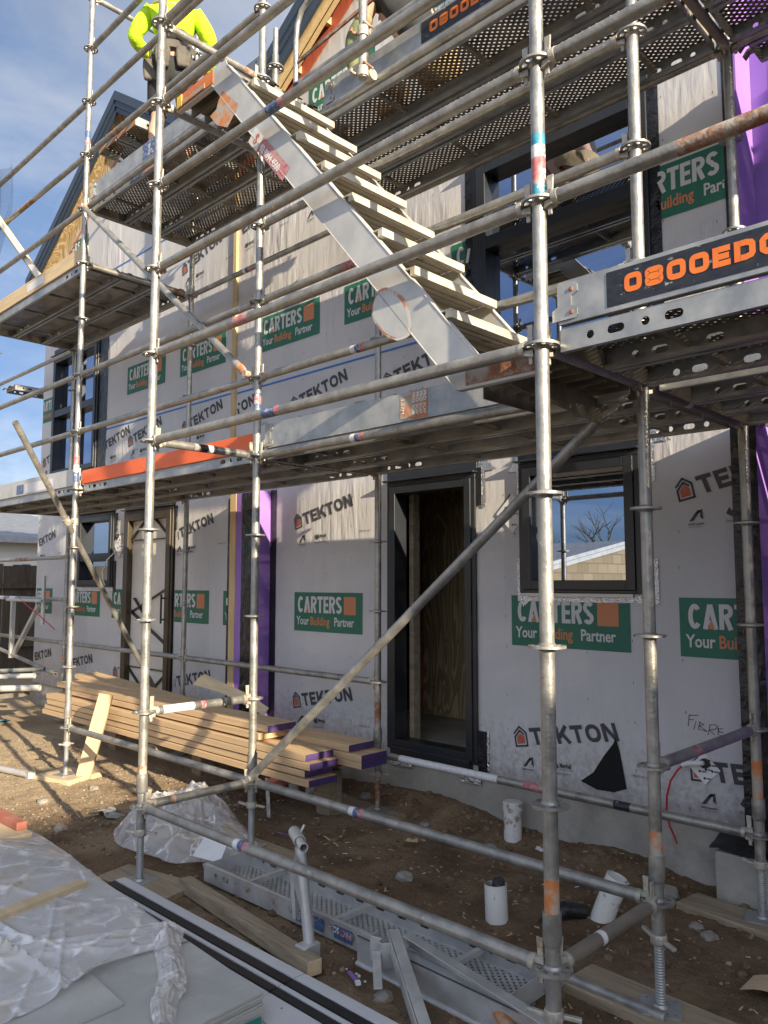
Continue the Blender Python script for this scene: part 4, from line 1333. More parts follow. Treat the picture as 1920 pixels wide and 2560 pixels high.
# ---- roofs
def roof(side, apex_x, apex_z, x_out, yb, thick, dirn, bar_h):
    """one slope running back from the barge line yb"""
    mb = MB()
    k = 0.66 if side == 'L' else 0.65
    z1 = apex_z - k * abs(x_out - apex_x)
    # corrugated sheet slope
    n = int(abs(x_out - apex_x) / 0.10)
    prof = []
    for i in range(n + 1):
        x = apex_x + (x_out - apex_x) * i / n
        prof.append((x, apex_z - k * abs(x - apex_x)))
    mb.add([(x, y, z + 0.02) for x, z in prof for y in (yb, 9.2)], [(2 * i, 2 * i + 1, 2 * i + 3, 2 * i + 2) for i in range(n)])
    mb.add([(x, y, z - 0.05) for x, z in prof for y in (yb + 0.05, 9.2)], [(2 * i, 2 * i + 1, 2 * i + 3, 2 * i + 2) for i in range(n)])
    # barge: stepped flashing, three flat bands
    for (a, b, o) in ((0.06, -0.055, 0.0), (-0.06, -0.13, 0.014), (-0.135, -bar_h, 0.030)):
        mb.add([(apex_x, yb + o, apex_z + a), (x_out, yb + o, z1 + a), (x_out, yb + o, z1 + b), (apex_x, yb + o, apex_z + b),
                (apex_x, yb + o + 0.03, apex_z + a), (x_out, yb + o + 0.03, z1 + a), (x_out, yb + o + 0.03, z1 + b), (apex_x, yb + o + 0.03, apex_z + b)],
               [(0, 1, 2, 3), (4, 7, 6, 5), (0, 4, 5, 1), (3, 2, 6, 7), (1, 5, 6, 2), (0, 3, 7, 4)])
    return mb


for args in (('L', -4.52, 7.0, -7.02, 1.18, 0.06, -1, 0.20), ('L', -4.52, 7.0, -2.10, 1.18, 0.06, 1, 0.20)):
    roof(*args).build('roof', M['roof'], house, smooth=0)
for args in (('R', 0.35, 7.03, -2.05, 1.08, 0.06, -1, 0.24), ('R', 0.35, 7.03, 2.7, 1.08, 0.06, 1, 0.24)):
    roof(*args).build('roof', M['roof'], house, smooth=0)
sf = MB()
for x1 in (-6.98, -2.3):
    za, zb = 6.86, 6.86 - 0.66 * abs(x1 + 4.52)
    sf.add([(-4.52, 1.21, za), (x1, 1.21, zb), (x1, 1.378, zb), (-4.52, 1.378, za)], [(0, 1, 2, 3)])
    sf.add([(-4.52, 1.374, za - 0.26), (x1, 1.374, zb - 0.26), (x1, 1.374, zb), (-4.52, 1.374, za)], [(0, 1, 2, 3)])
sf.build('soffit', M['ply'], house, smooth=0)
sf = MB()
sf.bar((-1.95, 1.28, LR(-1.95) + 0.10), (0.35, 1.28, LR(0.35) + 0.10), 0.045, 0.09)
sf.bar((-1.95, 1.18, LR(-1.95) + 0.02), (0.35, 1.18, LR(0.35) + 0.02), 0.045, 0.09)
for i in range(6):
    x = -1.7 + i * 0.4
    sf.bb(x, x + 0.045, 1.12, 1.379, LR(x) + 0.10, LR(x) + 0.17)
sf.build('outrigger', M['batten'], house, smooth=0)
sf = MB()
sf.plate([[(-2.2, LR(-2.2) - 0.02), (0.35, LR(0.35) - 0.02), (0.35, LR(0.35) + 0.24), (-2.2, LR(-2.2) + 0.24)]], lambda u, v, w: (u, WY - 0.012 + w, v), 0.008, 0)
sf.plate([[(-6.74, LL(-6.74) - 0.31), (-4.52, LL(-4.52) - 0.31), (-4.52, LL(-4.52) - 0.29), (-6.74, LL(-6.74) - 0.29)]], lambda u, v, w: (u, WY - 0.014 + w, v), 0.006, 0)
sf.build('red_strip', M['print_red'], house, smooth=0)

# ---- white flashing patches on the wall and the cables through them
for (cx, cz, h, lab) in ((0.975, 1.665, 0.13, 'white square flashing patch set diagonally beside the doorway'), (2.20, 0.205, 0.085, 'white square flashing patch with a grey cable, low on the right'),
                         (-4.44, 1.62, 0.12, 'white square flashing patch beside the far left window')):
    pt = MB()
    pt.plate([[(-h, 0), (0, -h), (h, 0), (0, h)]], lambda u, v, w: (cx + u, WY - 0.008 + w, cz + v), 0.004, 0)
    for (a, b) in ((-.4, .3), (0, .55), (.35, .25), (.1, -.05), (-.3, -.2), (.0, -.6), (.5, -.1)):
        pt.lathe([(0, 0), (0.007, 0)], (cx + a * h, WY - 0.0095, cz + b * h), (0, 1, 0), 8, 1)
        pt.bb(cx + a * h + 0.010, cx + a * h + 0.034, WY - 0.0100, WY - 0.0090, cz + b * h - 0.004, cz + b * h + 0.004, 2)
    tag(pt.build('flashing_patch', [M['white'], M['letter_black'], M['print_grey']], at=(cx, WY - 0.006, cz), smooth=0), lab, 'flashing patch', 'white flashing patches on the wrap')
ca = MB()
ca.sweep([(2.205, 1.40, 0.235), (2.195, 1.34, 0.237), (2.170, 1.325, 0.236), (2.12, 1.335, 0.224), (2.095, 1.34, 0.212)], 0.014, 12, 0)
ca.lathe([(0.0, 0.0), (0.026, 0.0), (0.026, 0.02), (0.0, 0.02)], (2.206, 1.352, 0.235), (0, 1, 0), 18, 2)
ca.sweep([(2.10, 1.338, 0.214), (2.07, 1.33, 0.185), (2.030, 1.325, 0.12), (2.003, 1.33, 0.03), (1.995, 1.34, -0.05), (2.008, 1.345, -0.13), (2.046, 1.35, -0.217)], 0.0055, 10, 1)
tag(ca.build('cable', [M['white'], M['red_wire'], M['black_plastic']], at=(2.2, 1.37, 0.235)), 'red cable hanging from a grey conduit in the wall', 'cable')
ca = MB()
ca.sweep([(-4.50, 1.36, 1.56), (-4.58, 1.30, 1.46), (-4.62, 1.27, 1.33), (-4.58, 1.26, 1.22), (-4.53, 1.26, 1.17)], 0.007, 8)
tag(ca.build('cable', M['white'], at=(-4.5, 1.37, 1.56)), 'white cable dangling beside the far left window', 'cable')
# ------------------------------------------------------------------ scaffold
L1, W1, W2 = 2.572, 0.732, 1.088
TR_ = 0.02415
POST = {
    'A': (L1, -W1, 'near right post'), 'D': (0, -W1, 'near left post'),
    'B': (L1, 0, 'second row right post'), 'E': (0, 0, 'middle post'), 'G': (-L1, 0, 'row left post'),
    'C': (L1, W2, 'wall row right post'), 'F': (0, W2, 'doorway post'), 'H': (-L1, W2, 'left door post'),
    'J': (-2 * L1, 0, 'far left outer post'), 'K': (-2 * L1, W2, 'house corner post'), 'N': (-3 * L1, W2, 'fence post'),
    'P': (2 * L1, -W1, 'hidden front right post'), 'Q': (2 * L1, 0, 'hidden second right post'), 'S': (2 * L1, W2, 'hidden wall right post'),
}
LEVEL = ['lowest level', 'knee height', 'chest height', 'head height', 'first deck level', 'first guard rail level', 'second guard rail level',
         'under upper deck', 'upper deck level', 'top guard rail level', 'highest rail level', 'top of frame level', 'above frame level', 'uppermost level']


def rosette_mb():
    mb = MB()
    for (ri, ro, za, zb) in ((0.0245, 0.034, -0.006, 0.006), (0.050, 0.0615, -0.0045, 0.0045)):
        n = 40
        for i in range(n):
            a0, a1 = 2 * math.pi * i / n, 2 * math.pi * (i + 1) / n
            p = [(r * math.cos(a), r * math.sin(a), z) for a in (a0, a1) for r in (ri, ro) for z in (za, zb)]
            mb.add(p, [(1, 3, 7, 5), (0, 4, 6, 2), (2, 6, 7, 3), (0, 1, 5, 4)])
    for i in range(8):
        a = 2 * math.pi * i / 8 + math.pi / 8
        c = V((math.cos(a), math.sin(a), 0))
        mb.bar(c * 0.030, c * 0.054, 0.011 if i % 2 else 0.016, 0.0088)
    mb.lathe([(0.0245, -0.014), (0.030, -0.006), (0.030, 0.006), (0.0245, 0.014)], (0, 0, 0), seg=24)
    return mb


ROS = None


def post(key, kmax, bands, ground_z=None, sleeve=True, paint=None, group='upright scaffold posts', jack=True, jack_mat='cast', joints=(4.27,)):
    global ROS
    x, y, nm = POST[key]
    lab = {'A': 'near right galvanised scaffold post, nearest the camera', 'D': 'near left galvanised scaffold post at the foot of the stair bay',
           'B': 'second row right scaffold post, standing before the small window', 'E': 'second row middle scaffold post, in front of the timber stack',
           'G': 'second row left scaffold post in sunlit gravel beside a leaning board', 'C': 'wall row right scaffold post beside the purple board',
           'F': 'wall row scaffold post just left of the open doorway', 'H': 'wall row scaffold post beside the white left door',
           'J': 'outer scaffold post past the left edge of the photo', 'K': 'wall row scaffold post at the house left corner',
           'N': 'farthest left scaffold post, in front of the old fence', 'P': 'front scaffold post past the right edge',
           'Q': 'second row scaffold post past the right edge', 'S': 'wall row scaffold post past the right edge'}[key]
    g = gz(x, y) + 0.045 if ground_z is None else ground_z
    t = thing('scaffold_post', lab, 'scaffold post', (x, y, g), group)
    top = 0.5 * kmax + 0.18
    mb = MB()
    H = top - 0.17
    bl = []
    for (z0, z1, mi) in bands:
        bl.append(((z0 - 0.17) / H, (z1 - 0.17) / H, mi))
    mb.tube((x, y, 0.17), (x, y, top), TR_, 24, 0, bands=bl)
    for z in joints:
        if z < top - 0.1:
            mb.lathe([(TR_, -0.002), (TR_ + 0.0015, 0.0), (TR_ + 0.0015, 0.05), (TR_, 0.054)], (x, y, z), seg=24)
    mb.tube((x, y, top), (x, y, top + 0.12), 0.019, 16, 0)
    mats = [M['galv'], M['orange'], M['mark_teal'], M['mark_red'], M['mark_white'], M['mark_blue'], M['rust']]
    mb.build('tube', mats, t)
    mb = MB()
    mb.lathe([(0.0, 0.172), (0.0295, 0.172), (0.030, 0.165), (0.030, 0.085), (0.0265, 0.072), (0.0245, 0.07), (0.0245, -0.125), (0.0, -0.125)], (x, y, 0), seg=24)
    mb.build('base_collar', M['galv'], t)
    for k in range(0, kmax + 1):
        if ROS is None:
            o = rosette_mb().build('rosette', M['galv'], t, at=(0, 0, 0))
            ROS = o
        else:
            o = ROS.copy(); COL.objects.link(o); o.parent = t
        o.location = (0, 0, 0.5 * k - g)
        o.rotation_euler = (0, 0, 0)
    if jack:
        jm = M[jack_mat]
        mb = MB()
        zb = g + 0.006
        zz = zb
        prof = [(0.0, zb)]
        while zz < -0.15:
            prof += [(0.0175, zz), (0.0195, zz + 0.003), (0.0195, zz + 0.006), (0.0175, zz + 0.009)]
            zz += 0.010
        prof += [(0.0175, -0.12)]
        mb.lathe(prof, (x, y, 0), seg=18)
        mb.build('jack_screw', jm if jack_mat == 'rust' else M['galv_sheet'], t, smooth=20)
        mb = MB()
        mb.lathe([(0.0, -0.155), (0.030, -0.155), (0.034, -0.145), (0.031, -0.118), (0.0, -0.118)], (x, y, 0), seg=8)
        a = rnd.uniform(0, 3)
        if key == 'A':
            a = 0.55
        if key == 'B':
            a = -0.4
        for s in (1, -1):
            c = V((math.cos(a) * s, math.sin(a) * s, 0))
            mb.bar(V((x, y, -0.138)) + c * 0.028, V((x, y, -0.145 if s > 0 else -0.125)) + c * 0.085, 0.018, 0.014)
        mb.build('jack_nut', M['cast'], t, smooth=30, bevel=0.003)
        mb = MB()
        h = 0.075
        out = [(-h, -h + .01), (-h + .01, -h), (h - .01, -h), (h, -h + .01), (h, h - .01), (h - .01, h), (-h + .01, h), (-h, h - .01)]
        holes = [[(cx + 0.008 * math.cos(q * math.pi / 4), cy + 0.006 * math.sin(q * math.pi / 4)) for q in range(8)] for cx, cy in ((.052, .052), (-.052, .052), (.052, -.052), (-.052, -.052))]
        ang = 0.15 + 0.3 * rnd.random()
        ca_, sa_ = math.cos(ang), math.sin(ang)
        mb.plate([out] + holes, lambda u, v, w: (x + u * ca_ - v * sa_, y + u * sa_ + v * ca_, g + w), 0.006)
        mb.lathe([(0.028, 0.006), (0.021, 0.016)], (x, y, g), seg=18)
        mb.build('base_plate', M['galv_sheet'], t, smooth=30)
    return t


PO = {}
PO['A'] = post('A', 9, [(0.17, 0.275, 1), (2.52, 2.74, 2), (2.56, 2.66, 3), (2.655, 2.70, 4)], ground_z=-0.385)
PO['D'] = post('D', 12, [(0.17, 0.22, 6)], ground_z=-0.39)
PO['B'] = post('B', 9, [(0.17, 0.26, 1)], ground_z=-0.385)
PO['E'] = post('E', 11, [(2.30, 2.40, 5), (2.33, 2.38, 3)], ground_z=-0.385)
PO['G'] = post('G', 13, [(2.21, 2.29, 3), (2.15, 2.21, 4), (2.06, 2.14, 5), (5.15, 5.22, 5), (5.08, 5.13, 3)], ground_z=-0.385)
PO['C'] = post('C', 8, [(0.17, 0.36, 1)], ground_z=-0.385)
PO['F'] = post('F', 8, [(0.17, 0.42, 6)], ground_z=-0.385, jack_mat='rust')
PO['H'] = post('H', 13, [(3.35, 3.45, 1)])
PO['J'] = post('J', 13, [])
PO['K'] = post('K', 10, [(0.3, 0.36, 1)])
PO['N'] = post('N', 9, [])
PO['P'] = post('P', 5, [])
PO['Q'] = post('Q', 10, [])
PO['S'] = post('S', 9, [])

# lettering down the sticker on the near right post
st = MB()
tx, ty, _ = POST['A']
vdir = V((3.992 - tx, -2.951 - ty, 0)).normalized()
ha = math.atan2(vdir.y, vdir.x) + 0.15


def cyl(z0, r=TR_ + 0.0008, k=1.0, base=ha, px=tx, py=ty, up_=False):
    # u runs down the post, v round it
    return lambda u, v, w=0: (px + r * math.cos(base + v * k / r), py + r * math.sin(base + v * k / r), z0 - u)


st.text('PRO', cyl(2.705), 0.040, 0, bold=0.02)
st.text('SCAF', cyl(2.615), 0.040, 1, bold=0.02)
stp = st.build('sticker_lettering', [M['mark_red'], M['letter_white']], PO['A'], smooth=0)
st = MB()
st.text('4.', lambda u, v, w=0: (tx + (TR_ + .001) * math.cos(ha + u / TR_ - 0.4), ty + (TR_ + .001) * math.sin(ha + u / TR_ - 0.4), 2.535 + v), 0.036, 0, bold=0.01)
st.build('sticker_number', M['letter_white'], PO['A'], smooth=0)

# ---- ledgers and transoms: tube with a wedge head at each end
LPROTO = {}
HEADM = None


def head_mb():
    mb = MB()
    # two jaws above and below the rosette, web behind
    mb.add([(0.026, -0.014, 0.007), (0.060, -0.016, 0.007), (0.060, 0.016, 0.007), (0.026, 0.014, 0.007),
            (0.028, -0.012, 0.030), (0.060, -0.018, 0.024), (0.060, 0.018, 0.024), (0.028, 0.012, 0.030)],
           [(0, 3, 2, 1), (4, 5, 6, 7), (0, 1, 5, 4), (2, 3, 7, 6), (3, 0, 4, 7), (1, 2, 6, 5)])
    mb.add([(0.026, -0.014, -0.034), (0.060, -0.018, -0.026), (0.060, 0.018, -0.026), (0.026, 0.014, -0.034),
            (0.028, -0.012, -0.007), (0.060, -0.016, -0.007), (0.060, 0.016, -0.007), (0.028, 0.012, -0.007)],
           [(0, 3, 2, 1), (4, 5, 6, 7), (0, 1, 5, 4), (2, 3, 7, 6), (3, 0, 4, 7), (1, 2, 6, 5)])
    mb.tube((0.0595, 0, 0), (0.080, 0, 0), 0.0262, 20)
    return mb


def ledger_proto(L, var):
    global HEADM
    t = thing('scaffold_ledger', 'x', 'scaffold tube', (0, 0, 0), 'scaffold ledger tubes')
    mb = MB()
    n = L - 0.15
    bands = {'plain': [], 'sticker': [(0.33, 0.345, 3), (0.345, 0.36, 1), (0.36, 0.375, 2)], 'sticker2': [(0.40, 0.44, 1), (0.44, 0.455, 2)],
             'rustend': [(0.86, 0.99, 4)], 'rust': [(0.16, 0.215, 4)], 'redmark': [(0.30, 0.35, 2)], 'black': [(0.40, 0.50, 5), (0.50, 0.56, 3), (0.56, 0.60, 5), (0.34, 0.38, 2)],
             'rustmid': [(0.17, 0.40, 4)], 'white': [(0.02, 0.26, 3), (0.26, 0.34, 4), (0.34, 0.42, 3)], 'orangeend': [(0.40, 0.56, 4)], 'paint': [(0.06, 0.40, 3), (0.48, 0.53, 2), (0.72, 0.76, 5)],
             'darkend': [(0.03, 0.97, 6), (0.35, 0.40, 3)]}[var]
    mb.tube((0.075, 0, 0), (L - 0.075, 0, 0), TR_, 20, 0, bands=bands)
    mb.build('tube', [M['galv'], M['mark_blue'], M['mark_red'], M['mark_white'], M['rust'], M['mark_black'], M['deck_steel']], t)
    for e in (0, 1):
        if HEADM is None:
            h = head_mb().build('wedge_head', M['cast'], t, smooth=40)
            w = MB()
            w.add([(0.036, -0.0035, -0.055), (0.050, -0.0035, -0.055), (0.058, -0.0035, 0.082), (0.034, -0.0035, 0.082),
                   (0.036, 0.0035, -0.055), (0.050, 0.0035, -0.055), (0.058, 0.0035, 0.082), (0.034, 0.0035, 0.082)],
                  [(0, 1, 2, 3), (4, 7, 6, 5), (0, 4, 5, 1), (1, 5, 6, 2), (2, 6, 7, 3), (3, 7, 4, 0)])
            w.build('wedge', M['cast'], h, smooth=0, bevel=0.001)
            HEADM = h
        else:
            h = HEADM.copy(); COL.objects.link(h); h.parent = t
            c = HEADM.children[0].copy(); COL.objects.link(c); c.parent = h
            if e:
                h.location = (L, 0, 0); h.rotation_euler = (0, 0, math.pi)
    return t


def ledger(a, b, k, var='plain', dz=0.0, label=None, what='ledger tube'):
    pa, pb = POST[a], POST[b]
    d = V((pb[0] - pa[0], pb[1] - pa[1], 0))
    L = round(d.length, 4)
    lab = label or '%s, %s to %s, %s' % (what, pa[2], pb[2], LEVEL[k])
    key = (L, var)
    m = Matrix.Translation((pa[0], pa[1], 0.5 * k + dz)) @ Matrix.Rotation(math.atan2(d.y, d.x), 4, 'Z')
    if key not in LPROTO:
        t = ledger_proto(L, var); LPROTO[key] = t
        t.matrix_world = m; t['label'] = lab
    else:
        t = dup(LPROTO[key], lab, mat=m)
    return t


for k, v in ((0, 'sticker'), (4, 'sticker2'), (5, 'redmark'), (6, 'plain'), (7, 'sticker2'), (8, 'plain'), (9, 'rust')):
    ledger('D', 'A', k, v)
for k, v in ((0, 'plain'), (5, 'plain'), (6, 'plain'), (9, 'plain'), (10, 'rust'), (11, 'plain'), (12, 'plain')):
    ledger('G', 'E', k, v)
for k, v in ((5, 'plain'), (6, 'plain'), (9, 'plain'), (10, 'orangeend'), (11, 'plain')):
    ledger('J', 'G', k, v)
for k, v in ((0, 'sticker'), (4, 'sticker'), (5, 'sticker'), (6, 'redmark'), (7, 'sticker'), (8, 'plain')):
    ledger('E', 'B', k, v)
for a, b, k, v in (('F', 'C', 0, 'paint'), ('F', 'C', 8, 'plain'), ('H', 'F', 1, 'plain'), ('H', 'F', 8, 'sticker'), ('H', 'F', 9, 'plain'), ('K', 'H', 1, 'plain'), ('K', 'H', 8, 'plain'),
                   ('N', 'K', 1, 'plain'), ('N', 'K', 2, 'white'), ('N', 'K', 3, 'orangeend'), ('N', 'K', 8, 'plain')):
    ledger(a, b, k, v)
ledger('A', 'P', 5, 'rustmid')
ledger('A', 'P', 6, 'rust')
ledger('B', 'Q', 8, 'plain')
ledger('C', 'S', 8, 'plain')
for a, b, k, v in (('D', 'E', 0, 'rust'), ('D', 'E', 1, 'paint'), ('D', 'E', 4, 'black'), ('D', 'E', 8, 'plain'), ('D', 'E', 9, 'rustend'), ('A', 'B', 0, 'darkend'), ('A', 'B', 4, 'plain'),
                   ('B', 'C', 1, 'redmark'), ('B', 'C', 4, 'darkend'), ('B', 'C', 8, 'darkend'), ('E', 'F', 4, 'plain'), ('E', 'F', 8, 'plain'), ('G', 'H', 4, 'plain'), ('G', 'H', 8, 'rustend'),
                   ('G', 'H', 9, 'plain'), ('G', 'H', 13, 'plain'), ('J', 'K', 4, 'plain'), ('J', 'K', 8, 'plain'), ('P', 'Q', 4, 'plain'), ('Q', 'S', 4, 'plain'), ('Q', 'S', 8, 'plain')):
    ledger(a, b, k, v, what='cross tube')


# ---- diagonal braces
def brace(p0, p1, label, end_mat='cast', r=TR_, name='diagonal_brace', group='diagonal scaffold braces'):
    p0, p1 = V(p0), V(p1)
    t = thing(name, label, 'scaffold tube', p0, group)
    d = (p1 - p0).normalized()
    mb = MB()
    mb.tube(p0 + d * 0.10, p1 - d * 0.10, r, 20)
    mb.build('tube', M['galv'], t)
    for p, q in ((p0, d), (p1, -d)):
        mb = MB()
        u = V((0, 1, 0))
        s = q.cross(u).normalized()
        c0 = p + q * 0.02; c1 = p + q * 0.11
        vs = []
        for c, a, b in ((c0, 0.024, 0.007), (p + q * 0.06, 0.030, 0.009), (c1, 0.0245, 0.0235)):
            vs += [c + s * (a * math.cos(i * math.pi / 8)) + u * (b * math.sin(i * math.pi / 8)) for i in range(16)]
        fs = []
        for k in range(2):
            for i in range(16):
                j = (i + 1) % 16
                fs.append((k * 16 + i, k * 16 + j, (k + 1) * 16 + j, (k + 1) * 16 + i))
        fs.append(tuple(range(16))[::-1]); fs.append(tuple(range(32, 48)))
        mb.add(vs, fs)
        mb.tube(p + u * -0.02, p + u * 0.02, 0.022, 14)
        mb.build('flattened_end', M[end_mat], t, smooth=50)
    return t


brace((0.035, -0.045, 0.03), (2.50, -0.045, 1.955), 'long diagonal brace rising from the middle post to the first deck on the right')
brace((-2.53, -0.045, 4.50), (-0.06, -0.045, 2.53), 'diagonal brace falling from the left post to the middle post above the first deck', end_mat='orange')
# loose raking tube clamped to the left post
t = thing('raking_tube', 'plain raking tube clamped to the left post, foot by the left door', 'scaffold tube', (-3.33, 1.28, 0.05))
MB().tube((-3.33, 1.28, 0.05), (-2.50, -0.085, 1.70), TR_, 20, wall=0.004).v
q0 = V((-2.53, -0.085, 1.72)); q1 = V((-3.32, 1.27, 0.05))
qt = V((-2.29, -0.52, 2.25))
mb = MB(); mb.tube(q1, q0 + (q0 - q1).normalized() * 0.98, TR_, 20, wall=0.004)
mb.build('tube', M['galv'], t)
mb = MB()
dd = (q0 - q1).normalized()
mb.tube(q0 - dd * 0.03, q0 + dd * 0.03, 0.032, 14); mb.tube((-2.572, 0, 1.69), (-2.572, 0, 1.75), 0.032, 14)
mb.bar(q0, (-2.572, 0, 1.72), 0.04, 0.03); mb.tube(q0 + V((0.045, 0, 0)), q0 + V((-0.06, 0.02, 0)), 0.009, 8)
mb.build('swivel_coupler', M['palewood'] if False else M['cast'], t, smooth=40)


# ---- steel deck planks
PPROTO = {}


def stadium(cx, cy, hx, r, n=6):
    pts = []
    for i in range(n + 1):
        a = -math.pi / 2 + math.pi * i / n
        pts.append((cx + hx + r * math.cos(a), cy + r * math.sin(a)))
    for i in range(n + 1):
        a = math.pi / 2 + math.pi * i / n
        pts.append((cx - hx + r * math.cos(a), cy + r * math.sin(a)))
    return pts


def plank_proto(L, wd=0.32, new=False, h=0.072):
    t = thing('deck_plank', 'x', 'scaffold plank', (0, 0, 0), 'perforated steel deck planks')
    a, b = 0.05, L - 0.05
    mb = MB()
    for q in (h, h - 0.0032):      # top and underside of the pressed plate
        mb.add([(a, 0.022, q), (b, 0.022, q), (b, wd - 0.022, q), (a, wd - 0.022, q)], [(0, 1, 2, 3)])
    mb.build('deck_plate', M['new_perf'] if new else M['deck_perf'], t, smooth=0)
    rm = M['galv_new'] if new else M['deck_steel']
    holes = []
    for i, (dx, hx) in enumerate(((0.11, 0.0), (0.20, 0.016), (0.30, 0.0), (0.39, 0.016))):
        holes.append(stadium(a + dx, 0.036, hx, 0.014)); holes.append(stadium(b - dx, 0.036, hx, 0.014))
    if new:
        x = a + 0.6
        while x < b - 0.55:
            holes.append(stadium(x, 0.036, 0.016, 0.014)); x += 0.14
    for s in (0, 1):
        mb = MB()
        y0 = 0.002 if s == 0 else wd - 0.002
        sg = 1 if s == 0 else -1
        mb.plate([[(a, 0), (b, 0), (b, h + 0.004), (a, h + 0.004)]] + holes, lambda u, v, w: (u, y0 + sg * w, v), 0.002)
        # bottom lip and rolled top edge
        mb.bb(a, b, min(y0, y0 + sg * 0.024), max(y0, y0 + sg * 0.024), -0.002, 0.0015)
        mb.bb(a, b, min(y0 + sg * 0.022, y0 + sg * 0.025), max(y0 + sg * 0.022, y0 + sg * 0.025), -0.002, 0.012)
        mb.bb(a, b, min(y0 + sg * 0.002, y0 + sg * 0.0205), max(y0 + sg * 0.002, y0 + sg * 0.0205), h - 0.001, h + 0.005)
        mb.build('side_rail', M['galv_new'] if new else M['galv_sheet'], t, smooth=0)
    n = max(2, int(L / 0.62))
    for i in range(n):
        x = a + (b - a) * (i + 0.5) / n
        mb = MB(); mb.bb(x - 0.012, x + 0.012, 0.026, wd - 0.026, 0.018, 0.040)
        mb.build('cross_bar', rm, t, smooth=0)
    for e in (0, 1):
        mb = MB()
        x = a if e == 0 else b
        s = -1 if e == 0 else 1
        mb.bb(min(x, x + s * 0.004), max(x, x + s * 0.004), 0.004, wd - 0.004, 0.0, h)
        for y in (0.06, wd - 0.06):
            mb.add([(x, y - 0.02, 0.062), (x + s * 0.05, y - 0.02, 0.062), (x + s * 0.075, y - 0.02, 0.030), (x + s * 0.068, y - 0.02, 0.022), (x + s * 0.045, y - 0.02, 0.048), (x, y - 0.02, 0.048),
                    (x, y + 0.02, 0.062), (x + s * 0.05, y + 0.02, 0.062), (x + s * 0.075, y + 0.02, 0.030), (x + s * 0.068, y + 0.02, 0.022), (x + s * 0.045, y + 0.02, 0.048), (x, y + 0.02, 0.048)],
                   [(0, 1, 4, 5), (1, 2, 3, 4), (6, 11, 10, 7), (7, 10, 9, 8), (0, 6, 7, 1), (1, 7, 8, 2), (3, 9, 10, 4), (4, 10, 11, 5)])
        mb.build('end_hook', M['orange'] if (e == 0 and L < 1.2) else rm, t, smooth=0)
    return t


def plank(L, mat, label, group='perforated steel deck planks', wd=0.32, new=False, h=0.072):
    key = (L, new, h, wd)
    if key not in PPROTO:
        t = plank_proto(L, wd, new, h); PPROTO[key] = t
        t.matrix_world = mat; t['label'] = label; t['group'] = group
        return t
    return dup(PPROTO[key], label, group, mat=mat)


DECK_DZ = -0.022
ORD = ['outer', 'middle', 'inner']
for (x0, z, bay) in ((-2 * L1, 2.0, 'far left bay'), (-L1, 2.0, 'left bay'), (0, 2.0, 'bay over the doorway'), (L1, 2.0, 'bay past the right posts')):
    for i in range(3):
        plank(L1, Matrix.Translation((x0, 0.045 + i * 0.338, z + DECK_DZ)), '%s steel plank of the first deck, %s' % (ORD[i], bay))
for (x0, z, bay) in ((-2 * L1, 4.0, 'far left bay'), (-L1, 4.5, 'raised bay behind the standing worker'), (0, 4.0, 'bay under the crouching worker'), (L1, 4.0, 'bay past the right posts')):
    for i in range(3):
        plank(L1, Matrix.Translation((x0, 0.045 + i * 0.338, z + DECK_DZ)), '%s steel plank of the upper deck, %s' % (ORD[i], bay))
for i in range(2):
    plank(L1, Matrix.Translation((L1, -W1 + 0.036 + i * 0.338, 2.0 + DECK_DZ)), '%s steel plank behind the black and orange phone number board' % ('front', 'rear')[i])
for (x0, z, nm) in ((L1, 2.0, 'first deck'), (2 * L1, 2.0, 'first deck, further right'), (L1, 4.0, 'upper deck'), (2 * L1, 4.0, 'upper deck, further right')):  # unseen planks added to keep sun off the wall and purple board
    plank(L1, Matrix.Translation((x0 + (0.05 if x0 < 3 else 0), 1.11, z + DECK_DZ)), 'unseen narrow infill plank added to shade the wall on the %s' % nm, 'unseen infill planks added for shade', wd=0.20)
for i in range(2):
    m = Matrix.Translation((-2.13 + i * 0.34, 0.0, 5.0 + DECK_DZ)) @ Matrix.Rotation(R(90), 4, 'Z')
    plank(W2, m, '%s short plank laid towards the house on the high rail' % ('left', 'right')[i])
for (x0, z) in ((2 * L1, 2.0),):  # unseen extra deck bay, added so the lower wall stays in shade
    for i in range(5):
        plank(L1, Matrix.Translation((x0, -W1 + 0.036 + i * 0.345, z + DECK_DZ)), 'unseen steel plank added at the right to shade the wall', group='unseen deck planks added for shade')
for i in range(2):
    m = Matrix.Translation((-3 * L1 + 0.45, 1.1 + i * 0.0 + 0.05, 3.9 - i * 1.55)) @ Matrix.Rotation(R(90), 4, 'Z')
    plank(L1, m, '%s dark plank on the scaffold round the house end' % ('upper', 'lower')[i])


